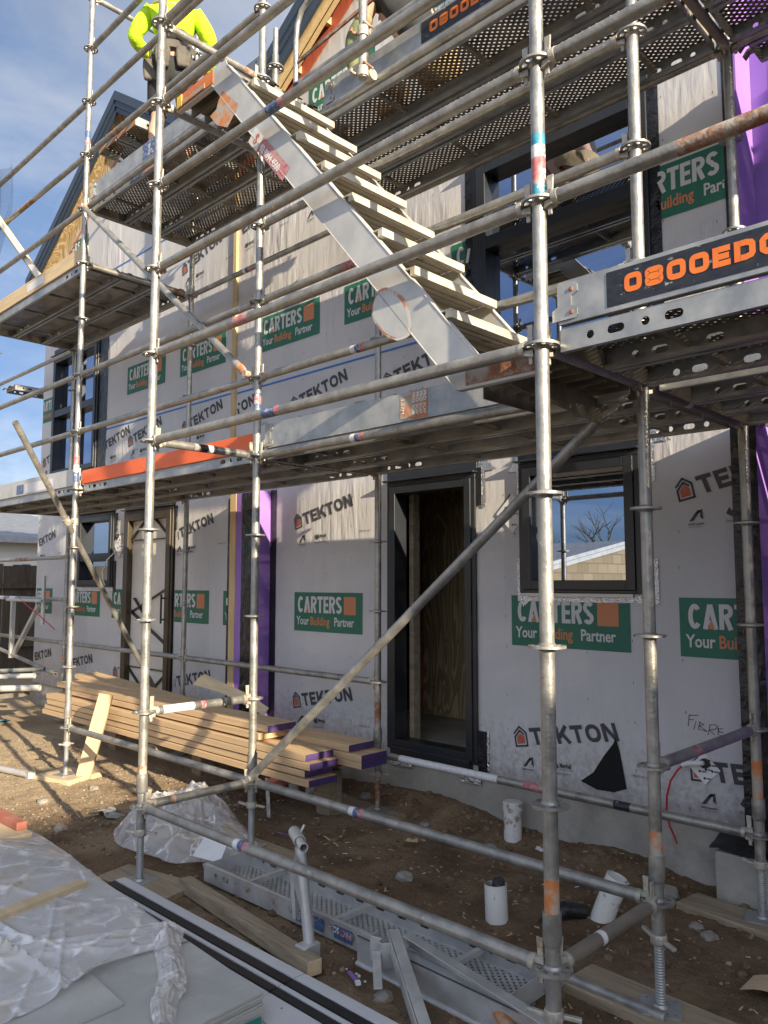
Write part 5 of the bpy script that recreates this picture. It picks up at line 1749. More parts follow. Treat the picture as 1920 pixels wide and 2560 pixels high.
# ---- toe boards
def toe_board(x0, x1, y, z0, h, label, mat, steel=True, th=0.03):
    t = thing('toe_board', label, 'toe board', ((x0 + x1) / 2, y, z0), 'toe boards along the decks')
    mb = MB()
    if steel:
        mb.plate([[(x0 + 0.05, z0), (x1 - 0.05, z0), (x1 - 0.05, z0 + h), (x0 + 0.05, z0 + h)]], lambda u, v, w: (u, y + w, v), 0.0025)
        mb.bb(x0 + 0.05, x1 - 0.05, y + 0.0025, y + th, z0 + h - 0.0025, z0 + h)
        mb.bb(x0 + 0.05, x1 - 0.05, y + 0.0025, y + th, z0, z0 + 0.0025)
        mb.build('board', mat, t, smooth=0, bevel=0.002)
        for x, s in ((x0 + 0.03, 1), (x1 - 0.03, -1)):
            b = MB()
            o = [(0, 0.012), (0.085, 0.012), (0.095, 0.022), (0.095, 0.045), (0.072, 0.058), (0.072, h - 0.055), (0.095, h - 0.043), (0.095, h - 0.02), (0.085, h - 0.01), (0.02, h - 0.01), (0.02, 0.06), (0.0, 0.05)]
            b.plate([[(u * s + x, v + z0) for u, v in (o if s > 0 else o[::-1])]], lambda u, v, w: (u, y - 0.006 + w, v), 0.004)
            for v in (0.034, h - 0.034):
                b.lathe([(0.0, 0.0), (0.007, 0.001), (0.009, 0.006)], (x + s * 0.072, y - 0.011, z0 + v), (0, 1, 0), 12, 1)
            b.build('end_bracket', [M['galv_sheet'], M['rust']], t, smooth=0)
    else:
        mb.bb(x0 + 0.05, x1 - 0.05, y, y + th, z0, z0 + h)
        mb.build('board', mat, t, smooth=0, bevel=0.003)
    return t


tb = toe_board(L1, 2 * L1, -W1 + 0.028, 2.065, 0.145, 'steel toe board with black panel and orange phone number, front right', M['galv_sheet'])
p = MB()
Y = -W1 + 0.026
p.quad((2.80, Y, 2.082), (4.05, Y, 2.082), (4.05, Y, 2.196), (2.80, Y, 2.196), 0)
p.strokes('0800EDGE', lambda u, v, w=0: (2.862 + u, Y - 0.0012 + w, 2.113 + v), 0.060, 1, w=0.98, t=0.29, gap=0.17)
p.build('phone_number_panel', [M['mark_black'], M['letter_orange']], tb, smooth=0)
tb = toe_board(0, L1, 0.030, 2.045, 0.155, 'grey steel toe board with red stickers, above the doorway', M['galv_sheet'])
p = MB()
Y = 0.0285
p.quad((1.21, Y, 2.06), (1.29, Y, 2.06), (1.29, Y, 2.18), (1.21, Y, 2.18), 0)
p.quad((1.29, Y, 2.05), (1.40, Y, 2.05), (1.40, Y, 2.195), (1.29, Y, 2.195), 0)
rot = lambda x, z: (lambda u, v, w=0: (x + v, Y - 0.0012, z - u))
for i in range(4):
    p.text('PRO', rot(1.296 + i * 0.026, 2.19), 0.030, 1, bold=0.02, sx=0.9)
    p.text('SCAF', rot(1.296 + i * 0.026, 2.125), 0.026, 1, bold=0.02, sx=0.9)
p.text('1.57M', rot(1.218, 2.17), 0.034, 1, bold=0.02)
p.build('sticker', [M['orange'], M['letter_white']], tb, smooth=0)
toe_board(-L1, 0, 0.030, 2.045, 0.115, 'bright orange timber toe board on the first deck, left bay', M['orange_board'], steel=False)
tb = toe_board(-2 * L1, -L1, 0.030, 2.045, 0.15, 'pale scuffed toe board with blue marks, far left first deck', M['alu'], steel=False, th=0.035)
p = MB()
p.quad((-3.75, 0.028, 2.06), (-3.1, 0.028, 2.06), (-3.1, 0.028, 2.15), (-3.75, 0.028, 2.15), 0)
p.quad((-3.95, 0.028, 2.06), (-3.78, 0.028, 2.06), (-3.78, 0.028, 2.15), (-3.95, 0.028, 2.15), 1)
p.build('sticker', [M['mark_white'], M['mark_blue']], tb, smooth=0)
tb = toe_board(-2 * L1, -L1, 0.030, 4.06, 0.14, 'bare timber toe board on the far left upper deck', M['palewood'], steel=False, th=0.035)
p = MB()
p.quad((-3.9, 0.028, 4.09), (-3.5, 0.028, 4.09), (-3.5, 0.028, 4.17), (-3.9, 0.028, 4.17), 0)
p.build('sticker', [M['mark_white']], tb, smooth=0)
tb = toe_board(-L1, 0, 0.030, 4.575, 0.15, 'grey steel toe board below the standing worker', M['galv_sheet'])
p = MB()
p.quad((-1.62, 0.028, 4.59), (-1.40, 0.028, 4.59), (-1.40, 0.028, 4.72), (-1.62, 0.028, 4.72), 0)
p.text('2.57M', lambda u, v, w=0: (-1.43 + v, 0.0268, 4.60 + u), 0.040, 1, bold=0.02)
p.text('ONE', lambda u, v, w=0: (-1.53 + v, 0.0268, 4.60 + u), 0.045, 1, bold=0.02)
p.build('sticker', [M['mark_blue'], M['mark_white']], tb, smooth=0)
tb = toe_board(0.55, L1, 0.030, 4.06, 0.15, 'grey steel toe board with phone number below the crouching worker', M['galv_sheet'])
p = MB()
p.quad((1.37, 0.028, 4.075), (2.45, 0.028, 4.075), (2.45, 0.028, 4.195), (1.37, 0.028, 4.195), 0)
p.strokes('0800EDGE', lambda u, v, w=0: (1.43 + u, 0.0268 + w, 4.107 + v), 0.060, 1, w=0.98, t=0.29, gap=0.17)
p.build('phone_number_panel', [M['mark_black'], M['letter_orange']], tb, smooth=0)
# stickers along the outer plank of the raised deck
t = thing('length_sticker', 'blue and white length sticker on the raised deck edge', 'sticker', (-1.2, 0.045, 4.52))
p = MB()
for (a, b, m) in ((-1.85, -1.66, 0), (-1.62, -1.46, 1), (-1.42, -1.28, 0)):
    p.quad((a, 0.0435, 4.487), (b, 0.0435, 4.487), (b, 0.0435, 4.54), (a, 0.0435, 4.54), m)
p.text('2.57M', lambda u, v, w=0: (-1.41 + u, 0.0425, 4.50 + v), 0.032, 2, bold=0.02)
p.text('PRO', lambda u, v, w=0: (-1.60 + u, 0.0425, 4.50 + v), 0.034, 2, bold=0.02)
p.build('sticker_face', [M['mark_blue'], M['mark_red'], M['mark_white']], t, smooth=0)

# ---- loose guard tube on the upper deck, with its clamped stub posts
t = thing('guard_tube', 'single guard tube clamped just above the upper deck', 'scaffold tube', (0.6, -0.06, 4.23))
MBt = MB(); MBt.tube((0.42, -0.055, 4.235), (2.62, -0.055, 4.235), TR_, 20, 0, bands=[(0.0, 0.02, 1)])
MBt.build('tube', [M['galv'], M['mark_black']], t)
t = thing('stub_post', 'short stub post clamped between two tubes in front of the crouching worker', 'scaffold post', (1.02, -0.10, 3.97))
mb = MB(); mb.tube((1.06, -0.105, 3.965), (1.06, -0.105, 4.75), TR_, 20); mb.lathe([(TR_, 0), (TR_ + .002, .002), (TR_ + .002, .012), (TR_, .014)], (1.06, -0.105, 4.14), seg=20)
mb.build('tube', M['galv'], t)
for z in (4.0, 4.235):
    mb = MB()
    mb.tube((1.06, -0.105, z - 0.028), (1.06, -0.105, z + 0.028), 0.031, 16)
    mb.tube((1.03, -0.052, z), (1.09, -0.052, z), 0.031, 16)
    mb.tube((1.025, -0.10, z), (1.025, -0.16, z - 0.01), 0.008, 8, 1); mb.tube((1.09, -0.06, z + 0.03), (1.09, -0.13, z + 0.035), 0.008, 8, 1)
    mb.bb(1.018, 1.032, -0.17, -0.155, z - 0.012, z + 0.012, 1)
    mb.build('coupler', [M['cast'], M['rust']], t, smooth=40)
# handrail hoop by the stair head
t = thing('handrail_hoop', 'bent tube handrail hoop at the head of the stair', 'handrail', (0.33, 0.0, 4.0))
mb = MB(); mb.sweep([(0.325, 0.02, 4.02), (0.325, 0.02, 4.62), (0.335, 0.02, 4.72), (0.375, 0.02, 4.80), (0.45, 0.02, 4.835), (0.60, 0.02, 4.84), (2.2, 0.02, 4.85)], 0.017, 14)
mb.build('tube', M['galv'], t, smooth=60)
mb = MB(); mb.bar((0.34, 0.02, 4.47), (1.9, 0.02, 4.60), 0.012, 0.022)
mb.build('flat_bar', M['rust'], t, smooth=0)
# loose standard with a rosette behind the stair head
t = thing('spigot_post', 'short post with a spigot and rosette behind the stair head', 'scaffold post', (-0.33, 0.36, 4.55), 'upright scaffold posts')
mb = MB(); mb.tube((-0.33, 0.36, 4.56), (-0.33, 0.36, 5.02), TR_, 20); mb.tube((-0.33, 0.36, 5.02), (-0.33, 0.36, 5.22), 0.019, 18, wall=0.003)
mb.build('tube', M['galv'], t)
o = ROS.copy(); COL.objects.link(o); o.parent = t; o.location = (0, 0, 0.37)

# ---- stair
stair = thing('scaffold_stair', 'aluminium scaffold stair climbing left from the first deck to the upper deck', 'stair', (2.15, -0.37, 1.95))
YN, YF = -0.655, -0.085


def strp(x, off):         # stringer edge line heights: slope between landings
    return 0


SL = (4.00 - 2.03) / (0.50 - 2.20)   # fall per metre of x
for yy in (YN, YF):
    mb = MB()
    # stringer outline in x,z, with its foot turned level at both landings
    o = [(2.145, 1.935), (2.545, 1.935), (2.56, 1.955), (2.56, 2.045), (2.245, 2.045), (0.575, 4.005), (0.555, 4.045), (0.06, 4.045), (0.06, 3.955), (0.425, 3.955)]
    mb.plate([o], lambda u, v, w: (u, yy + w - 0.0025, v), 0.005)
    # flanges along the upper and lower edges
    for a, b in ((o[4], o[5]), (o[9], o[0])):
        mb.bar((a[0], yy + 0.012, a[1]), (b[0], yy + 0.012, b[1]), 0.034, 0.005, upv=(0.75, 0, 0.65))
    for a, b in ((o[0], o[1]), (o[8], o[9])):
        mb.bar((a[0], yy + 0.014, a[1]), (b[0], yy + 0.014, b[1]), 0.03, 0.004)
    s = mb.build('stringer', M['alu'], stair, smooth=0, bevel=0.0015)
    if yy == YN:
        s['label'] = 'near stringer with orange paint and a phone number sticker'
        d = MB()
        Yn = yy - 0.0042
        n = V((SL * -1, 0, 0))
        def along(s_, t_):   # s down the slope from the head, t across it
            dx = V((1, SL)).normalized(); nx = V((-dx.y, dx.x))
            p0 = V((0.50, 3.98)) + dx * s_ - nx * t_
            return p0
        def poly(pts, mi, k=0.0):
            d.add([(along(a, b).x, Yn - k, along(a, b).y) for a, b in pts], [tuple(range(len(pts)))], mi)
        poly([(0.10, 0.045), (0.30, 0.025), (0.32, 0.06), (0.315, 0.155), (0.21, 0.195), (0.10, 0.195), (0.13, 0.14), (0.11, 0.10)], 0)
        poly([(0.56, 0.03), (0.665, 0.03), (0.665, 0.115), (0.56, 0.115)], 1)
        poly([(0.67, 0.03), (0.99, 0.03), (0.99, 0.105), (0.67, 0.105)], 2)
        dxv = V((1, SL)).normalized(); nxv = V((-dxv.y, dxv.x))
        bp = along(0.685, 0.095)
        d.text('02 8844 4500', lambda u, v, w=0: (bp.x + dxv.x * u + nxv.x * v, Yn - 0.001, bp.y + dxv.y * u + nxv.y * v), 0.052, 3, sx=0.80, bold=0.02)
        bp2 = along(0.60, 0.095)
        d.text('S', lambda u, v, w=0: (bp2.x + dxv.x * u + nxv.x * v, Yn - 0.001, bp2.y + dxv.y * u + nxv.y * v), 0.075, 2, bold=0.03)
        # sprayed orange ring with a bare centre and runs
        ring = []
        for i in range(26):
            a = 2 * math.pi * i / 26
            k = 1 + 0.18 * noise.noise(V((math.cos(a) * 1.5, math.sin(a) * 1.5, 5)))
            ring.append((2.11 + 0.15 * k * math.cos(a), 0.10 + 0.082 * k * math.sin(a)))
        poly(ring, 5)
        poly([(2.11 + (a - 2.11) * 0.90 - 0.006, 0.10 + (b - 0.10) * 0.86 + 0.004) for a, b in ring], 4, 0.0008)
        d.build('painted_marks', [M['orange'], M['mark_white'], M['mark_red'], M['letter_white'], M['alu'], M['spray']], s, smooth=0)
nt = 8
for i in range(nt):
    f = (i + 1) / (nt + 1)
    z = 2.045 + (4.045 - 2.045) * f
    xn = 2.245 + (0.575 - 2.245) * f + 0.055
    mb = MB()
    mb.bb(xn - 0.20, xn, YN + 0.004, YF - 0.006, z - 0.006, z)
    mb.bb(xn - 0.028, xn, YN + 0.004, YF - 0.006, z - 0.036, z - 0.0061)
    mb.bb(xn - 0.20, xn - 0.192, YN + 0.004, YF - 0.006, z - 0.03, z - 0.0061)
    for j in range(3):
        mb.bb(xn - 0.15 + j * 0.04, xn - 0.146 + j * 0.04, YN + 0.004, YF - 0.006, z - 0.012, z - 0.0061)
    mb.build('tread', M['alu_tread'], stair, smooth=0, bevel=0.0015)
for (x0, x1, z) in ((2.16, 2.56, 1.995), (0.06, 0.52, 4.0)):
    mb = MB()
    w = 0.088
    yy = YN + 0.015
    while yy + w < YF:
        mb.bb(x0, x1, yy, yy + w, z + 0.02, z + 0.035)
        mb.bb(x0, x1, yy + 0.002, yy + 0.007, z - 0.03, z + 0.0199); mb.bb(x0, x1, yy + w - 0.007, yy + w - 0.002, z - 0.03, z + 0.0199)
        yy += w + 0.004
    mb.build('landing', M['deck_steel'] if z < 3 else M['deck_steel'], stair, smooth=0)
mb = MB()
mb.bar((2.58, YF + 0.07, 1.985), (2.12, YF + 0.07, 1.985), 0.006, 0.09); mb.bar((2.12, YN + 0.2, 1.98), (2.12, YF + 0.05, 1.98), 0.006, 0.08)
mb.bar((2.36, YN + 0.05, 1.975), (2.42, YF + 0.02, 1.90), 0.006, 0.10)
mb.build('landing_hook', M['deck_steel'], stair, smooth=0)
mb = MB()
mb.bb(0.075, 0.44, YN - 0.006, YN - 0.0035, 3.962, 4.04, 0)
mb.bb(0.10, 0.36, YN - 0.010, YN - 0.0065, 3.968, 3.995, 1)
mb.bb(0.075, 0.125, YN - 0.012, YN - 0.0065, 3.965, 4.035, 2)
mb.build('orange_marking', [M['tape_orange'], M['orange'], M['yellow']], stair, smooth=0)
mb = MB()
mb.bb(2.19, 2.54, YN - 0.006, YN - 0.0035, 1.945, 2.005, 0)
mb.build('rust_marking', M['rust'], stair, smooth=0)
# ------------------------------------------------------------------ things on the ground
def board(name, label, cat, p0, p1, w, h, mat, end_mat=None, group=None, bow=0.0, roll=(0, 0, 1), bevel=0.002):
    """sawn board between two points (centre line), with a slight bow and painted ends when asked"""
    p0, p1 = V(p0), V(p1); d = (p1 - p0); n = 10
    mb = MB()
    dn = d.normalized(); s = dn.cross(V(roll)).normalized(); t = s.cross(dn)
    for k in range(n + 1):
        c = d * (k / n) + t * bow * math.sin(math.pi * k / n)
        mb.v += [tuple(c + s * a * w / 2 + t * b * h / 2) for a, b in ((-1, -1), (1, -1), (1, 1), (-1, 1))]
    for k in range(n):
        for i in range(4):
            j = (i + 1) % 4
            mb.f.append([k * 4 + i, k * 4 + j, (k + 1) * 4 + j, (k + 1) * 4 + i]); mb.m.append(0)
    mb.f.append([3, 2, 1, 0]); mb.m.append(1 if end_mat else 0)
    mb.f.append([n * 4, n * 4 + 1, n * 4 + 2, n * 4 + 3]); mb.m.append(1 if end_mat else 0)
    o = mb.build(name, [mat, end_mat or mat], at=(0, 0, 0), smooth=30, bevel=bevel)
    o.location = p0
    return tag(o, label, cat, group)


# timber stack: long new boards with purple ends
GT = 'new timber boards stacked by the wall'
front = [(-4.05, 0.065, 0.40, -0.100, True, 'bottom board of the front pile, purple end'), (-4.02, 0.010, 0.41, -0.048, True, 'second board up in the front pile, purple end'),
         (-3.95, 0.070, 0.40, 0.004, True, 'third board up in the front pile, purple end'), (-3.98, 0.020, 0.405, 0.054, True, 'fourth board up in the front pile, purple end')]
for (xa, xb, y, z, pe, nm) in front:
    board('timber_board', nm, 'timber', (xa, y + 0.125, z + 0.0225), (xb, y + 0.120, z + 0.0225 + rnd.uniform(-.001, .001)), 0.245, 0.0445, M['lvl'], M['lvl_end'], GT, bow=0.004)
board('timber_board', 'unpainted board end lying second from the top of the stack', 'timber', (-3.6, 0.60, 0.143), (-0.50, 0.545, 0.140), 0.245, 0.045, M['lvl'], M['lvl'], GT)
board('timber_board', 'topmost board of the stack with a short purple end', 'timber', (-3.9, 0.60, 0.193), (-0.435, 0.575, 0.196), 0.25, 0.047, M['lvl'], M['lvl_end'], GT)
for (xa, xb, y, z, nm) in ((-3.9, 0.215, 0.72, -0.015, 'bottom board of the rear pile, purple end'), (-3.95, 0.220, 0.715, 0.032, 'middle board of the rear pile, purple end'), (-3.85, 0.105, 0.71, 0.082, 'top board of the rear pile, purple end')):
    board('timber_board', nm, 'timber', (xa, y + 0.125, z + 0.0225), (xb, y + 0.118, z + 0.0225), 0.24, 0.0445, M['lvl'], M['lvl_end'], GT, bow=-0.003)
board('timber_board', 'far end board on top of the stack near the left door', 'timber', (-4.0, 0.82, 0.245), (-1.75, 0.80, 0.150), 0.24, 0.045, M['lvl'], M['lvl'], GT)
for x, nm in ((-0.28, 'red stained bearer under the right end of the timber stack'), (-1.9, 'bearer under the middle of the timber stack'), (-3.4, 'bearer under the far end of the timber stack')):
    board('bearer', nm, 'timber', (x, 0.36, -0.128), (x + 0.03, 1.0, -0.066 if x > -1 else -0.128), 0.07, 0.05, M['redwood'] if x > -1 else M['oldwood'], group='bearers under the timber stack')
    for y in (0.88,):
        g = gz(x, y)
        b = MB(); b.bb(-0.07, 0.07, -0.06, 0.06, g - 0.02, -0.157 if y < .6 or x < -1 else -0.115)
        tag(b.build('packer_block', M['oldwood'], smooth=0, bevel=0.004), '%s packer block under a bearer of the timber stack' % ('front' if y < .6 else 'rear'), 'block', 'packer blocks').location = (x, y, 0)
mb = MB()
mb.plate([[(-0.62, 0.0), (-0.25, 0.02), (0.02, 0.01), (0.42, -0.02), (0.42, 0.035), (0.05, 0.075), (-0.20, 0.085), (-0.56, 0.10), (-0.60, 0.06)]], lambda u, v, w: (u, v * 0.8 + w * 0.4, v * 0.9 - u * 0.12 + w), 0.006)
o = tag(mb.build('yellow_offcut', M['palewood'], smooth=0), 'yellowish board offcut leaning on top of the timber stack', 'offcut')
o.location = (-1.42, 0.86, 0.245)

# leaning board, stake, sole boards, loose battens
board('leaning_board', 'fresh pine board leaning against the left row post', 'timber', (-2.44, 0.09, -0.40), (-2.50, 0.30, 0.245), 0.115, 0.045, M['lvl'], roll=(0.75, -0.66, 0.1))
board('timber_stake', 'square weathered timber stake on the dirt beside the metal plank', 'timber', (0.235, -0.60, -0.375), (1.44, -0.735, -0.365), 0.07, 0.062, M['oldwood'], M['palewood'])
GS = 'timber sole boards under the posts'
for (nm, c, ang, l, w) in (('sole board under the second row right post', (2.60, 0.00), -0.06, 0.80, 0.22), ('sole board under the wall row right post', (2.62, 1.04), -0.14, 0.85, 0.20),
                           ('sole board under the second row middle post', (0.02, 0.03), 0.04, 0.62, 0.21), ('sole board under the near left post', (0.02, -0.70), 0.22, 0.55, 0.23),
                           ('sole board under the rusty screw jack left of the doorway', (-0.16, 1.13), 0.05, 0.78, 0.20), ('square sole board under the left row post in the sun', (-2.60, 0.03), 0.30, 0.42, 0.36),
                           ('sole board under the near right post', (2.62, -0.735), 0.1, 0.55, 0.22), ('sole board under the post by the left door', (-2.57, 1.09), 0.0, 0.5, 0.22)):
    d = V((math.cos(ang), math.sin(ang), 0)) * l / 2
    z = -0.407
    board('sole_board', nm, 'timber', (c[0] - d.x, c[1] - d.y, z), (c[0] + d.x, c[1] + d.y, z), w, 0.042, M['palewood'] if 'sun' in nm else M['oldwood'], group=GS, bevel=0.004)

# PVC pipe stubs
def pipe(label, base, axis, h, r=0.055, cap=False, torn=False):
    t = thing('pipe_stub', label, 'pipe', base, 'white drain pipe stubs')
    mb = MB()
    a = V(axis).normalized(); b = V(base)
    if cap:
        mb.lathe([(r, -0.05), (r, h), (r + 0.006, h), (r + 0.006, h + 0.05), (r, h + 0.056), (0, h + 0.058)], b, a, 28)
    else:
        mb.tube(b - a * 0.06, b + a * h, r, 28, wall=0.0045)
    mb.build('pipe', M['pvc'], t, smooth=40)
    if torn:
        mb = MB()
        pts = [b + a * (h - 0.05) + V((rnd.uniform(-.03, .03), rnd.uniform(-.03, .03), 0)) for _ in range(4)] + [b + a * (h + 0.03), b + a * (h + 0.02) + V((.02, .01, 0))]
        mb.rock(tuple(b + a * (h - 0.012) + V((0.012, 0.012, 0))), 0.036, 3.3, sub=2, flat=1.3)
        mb.build('black_plug', M['black_plastic'], t, smooth=0)


pipe('upright white pipe stub with black plug, middle of the dirt', (1.62, 0.27, -0.42), (-0.06, 0.03, 1), 0.165, torn=True)
pipe('tilted white pipe stub leaning over behind the second row right post', (1.98, 0.63, -0.42), (0.35, 0.18, 1), 0.22)
pipe('capped white pipe stub standing against the foundation below the window', (1.03, 1.25, -0.42), (0, 0, 1), 0.20, cap=True, r=0.056)
for i, (x, y) in enumerate(((-0.95, 1.12), (-0.72, 1.10), (-1.15, 1.1))):
    pipe('white pipe stub in shade under the timber stack, %s' % ('middle one', 'rightmost one', 'leftmost one')[i], (x, y, -0.40), (0, 0, 1), 0.14, r=0.05)
mb = MB(); mb.sweep([(1.90, 0.60, -0.40), (1.86, 0.50, -0.37), (1.82, 0.44, -0.40), (1.80, 0.40, -0.44)], 0.038, 12)
tag(mb.build('black_hose', M['black_plastic'], at=(1.9, 0.55, -0.4)), 'black ribbed hose coming out of the tilted white pipe', 'hose')

# concrete block with black membrane at the right
mb = MB(); mb.bb(2.30, 2.90, 1.22, 1.42, -0.62, -0.165)
tag(mb.build('concrete_block', M['concrete'], at=(2.6, 1.32, -0.42), smooth=0, bevel=0.008), 'concrete pad block beside the foundation at the right', 'block')
vs = []; fs = []
for i in range(15):
    for j in range(9):
        u, v = i / 14, j / 8
        vs.append((2.27 + u * 0.62, 1.225 + v * 0.17, -0.158 + 0.03 * noise.noise(V((u * 5, v * 5, 2))) ** 2 + v * 0.05 + 0.01 * math.sin(u * 17)))
for i in range(14):
    for j in range(8):
        fs.append((i * 9 + j, (i + 1) * 9 + j, (i + 1) * 9 + j + 1, i * 9 + j + 1))
mb = MB(); mb.add(vs, fs)
tag(mb.build('membrane', M['black_plastic'], at=(2.6, 1.32, -0.15), smooth=60), 'crumpled black membrane draped over the concrete block', 'membrane')

# spare steel plank lying upside down, brackets on it
m = Matrix.Translation((0.17, -0.475, -0.392)) @ Matrix.Rotation(R(0.6), 4, 'Z') @ Matrix.Translation((0, 0.32, 0.078)) @ Matrix.Rotation(math.pi, 4, 'X')
sp = plank(2.072, m, 'new galvanised plank lying upside down on the dirt', 'loose scaffold parts on the ground', new=True, h=0.082)
sp['label'] = 'new galvanised plank lying upside down on the dirt'
t = thing('plank_sticker', 'blue length sticker on the upside down plank', 'sticker', (1.0, -0.48, -0.35))
mb = MB()
Yp = -0.4795


def pl(u, v, y=Yp):
    return (u, y + (u - 0.17) * 0.0105, v)


for (a, b, mi) in ((0.985, 1.055, 0), (1.06, 1.125, 1), (1.125, 1.19, 0), (1.26, 1.38, 0)):
    mb.add([pl(a, -0.382), pl(b, -0.382), pl(b, -0.325), pl(a, -0.325)], [(0, 1, 2, 3)], mi)
mb.text('2.07M', lambda u, v, w=0: pl(1.045 - u, -0.338 - v, Yp - 0.001), 0.030, 2, sx=0.72, bold=0.01)
mb.text('PRO', lambda u, v, w=0: pl(1.375 - u, -0.333 - v, Yp - 0.001), 0.044, 1, sx=0.85, bold=0.03)
mb.text('SC', lambda u, v, w=0: pl(1.295 - u, -0.333 - v, Yp - 0.001), 0.036, 2, sx=0.85, bold=0.02)
mb.build('sticker_face', [M['mark_blue'], M['mark_red'], M['letter_white']], t, smooth=0)
# second deck part under it
mb = MB()
mb.bb(0, 1.0, 0, 0.006, 0, 0.11); mb.bb(0, 1.0, 0, 0.05, 0, 0.005); mb.bb(0, 1.0, 0, 0.05, 0.105, 0.11)
mb.tube((0, 0.0, -0.004), (1.02, 0.0, -0.004), 0.012, 12)
o = tag(mb.build('side_beam', M['galv_new'], at=(0, 0, 0), smooth=30), 'galvanised channel poking out from under the upside down plank', 'beam', 'loose scaffold parts on the ground')
o.location = (1.45, -0.505, -0.415); o.rotation_euler = (0, 0, R(-1.5))
# bracket with short tube, standing over the plank
t = thing('scaffold_bracket', 'galvanised bracket with a short hollow tube on top, standing over the plank', 'bracket', (1.33, -0.60, -0.36), 'loose scaffold parts on the ground')
mb = MB()
P0, P1 = V((1.135, -0.60, 0.08)), V((1.345, -0.72, 0.085))
mb.tube(P0, P0.lerp(P1, 0.62), 0.0265, 20, wall=0.004); mb.tube(P0.lerp(P1, 0.55), P1, 0.0195, 20, wall=0.0035)
mb.tube(P0.lerp(P1, 0.25) + V((0, 0, -0.02)), P0.lerp(P1, 0.25) + V((0.02, 0.03, 0.045)), 0.006, 8)
mb.build('head_tube', M['galv_new'], t, smooth=50)
mb = MB(); mb.tube((1.225, -0.64, 0.045), (1.31, -0.655, -0.335), TR_, 18)
mb.build('leg', M['galv_new'], t, smooth=50)
mb = MB()
mb.plate([[(0, 0), (0.13, -0.02), (0.135, -0.07), (0.235, -0.36), (0.215, -0.365), (0.02, -0.06), (-0.02, -0.02)]], lambda u, v, w: (1.12 + u * 0.9, -0.612 - u * 0.13 + w, -0.075 + v * 0.78), 0.006)
mb.bar((1.19, -0.60, 0.04), (1.125, -0.59, -0.10), 0.03, 0.018); mb.bar((1.12, -0.59, -0.09), (1.135, -0.585, -0.30), 0.035, 0.02)
mb.build('gusset', M['galv_new'], t, smooth=0, bevel=0.002)
mb = MB(); mb.bb(1.285, 1.35, -0.715, -0.625, -0.385, -0.325)
mb.tube((1.285, -0.67, -0.375), (1.35, -0.67, -0.375), 0.02, 14)
mb.build('foot_cup', M['galv_new'], t, smooth=40, bevel=0.004)
# second bracket lying across
t = thing('scaffold_bracket', 'flat galvanised bracket lying diagonally across the plank end', 'bracket', (1.85, -0.55, -0.33), 'loose scaffold parts on the ground')
mb = MB()
mb.bar((1.62, -0.455, -0.245), (2.12, -0.80, -0.36), 0.045, 0.006, upv=(0, 0, 1)); mb.bar((1.60, -0.475, -0.27), (2.10, -0.82, -0.385), 0.006, 0.05, upv=(0, 0, 1))
mb.bar((1.68, -0.42, -0.28), (2.5, -0.56, -0.30), 0.004, 0.06, upv=(0, 0, 1)); mb.bar((1.68, -0.44, -0.252), (2.5, -0.58, -0.272), 0.05, 0.004, upv=(0, 0, 1))
mb.build('arm', M['galv_new'], t, smooth=0, bevel=0.002)
mb = MB()
for (a, b) in (((1.555, -0.53), (1.61, -0.515)), ((1.61, -0.515), (1.62, -0.545)), ((1.62, -0.545), (1.645, -0.55)), ((1.645, -0.55), (1.665, -0.515)), ((1.555, -0.53), (1.545, -0.47)), ((1.665, -0.515), (1.67, -0.46))):
    mb.bar((a[0], a[1], -0.315), (b[0], b[1], -0.315), 0.006, 0.10)
mb.bar((1.62, -0.56, -0.30), (1.73, -0.66, -0.375), 0.035, 0.008)
mb.build('claw', M['galv_new'], t, smooth=0, bevel=0.002)
mb = MB(); mb.tube((2.02, -0.40, -0.335), (2.40, -0.62, -0.375), 0.026, 18, 0, bands=[(0.3, 0.9, 1)])
tag(mb.build('loose_tube', [M['galv_new'], M['orange']], at=(2.1, -0.45, -0.34)), 'short tube with orange paint under the near right post', 'scaffold tube', 'loose scaffold parts on the ground')
mb = MB(); mb.tube((0.3, -0.02, -0.38), (2.62, -0.06, -0.385), 0.0235, 18)
tag(mb.build('loose_tube', M['galv'], at=(1.3, -0.02, -0.38)), 'long galvanised tube lying on the dirt behind the upside down plank', 'scaffold tube', 'loose scaffold parts on the ground')
mb = MB(); mb.tube((-4.4, -0.55, -0.39), (-2.75, -0.21, -0.385), 0.026, 18, wall=0.004); mb.bb(-2.80, -2.74, -0.24, -0.18, -0.41, -0.36)
tag(mb.build('loose_tube', M['alu'], at=(-3.5, -0.4, -0.39)), 'bright tube end lying in the sun at the left edge', 'scaffold tube', 'loose scaffold parts on the ground')

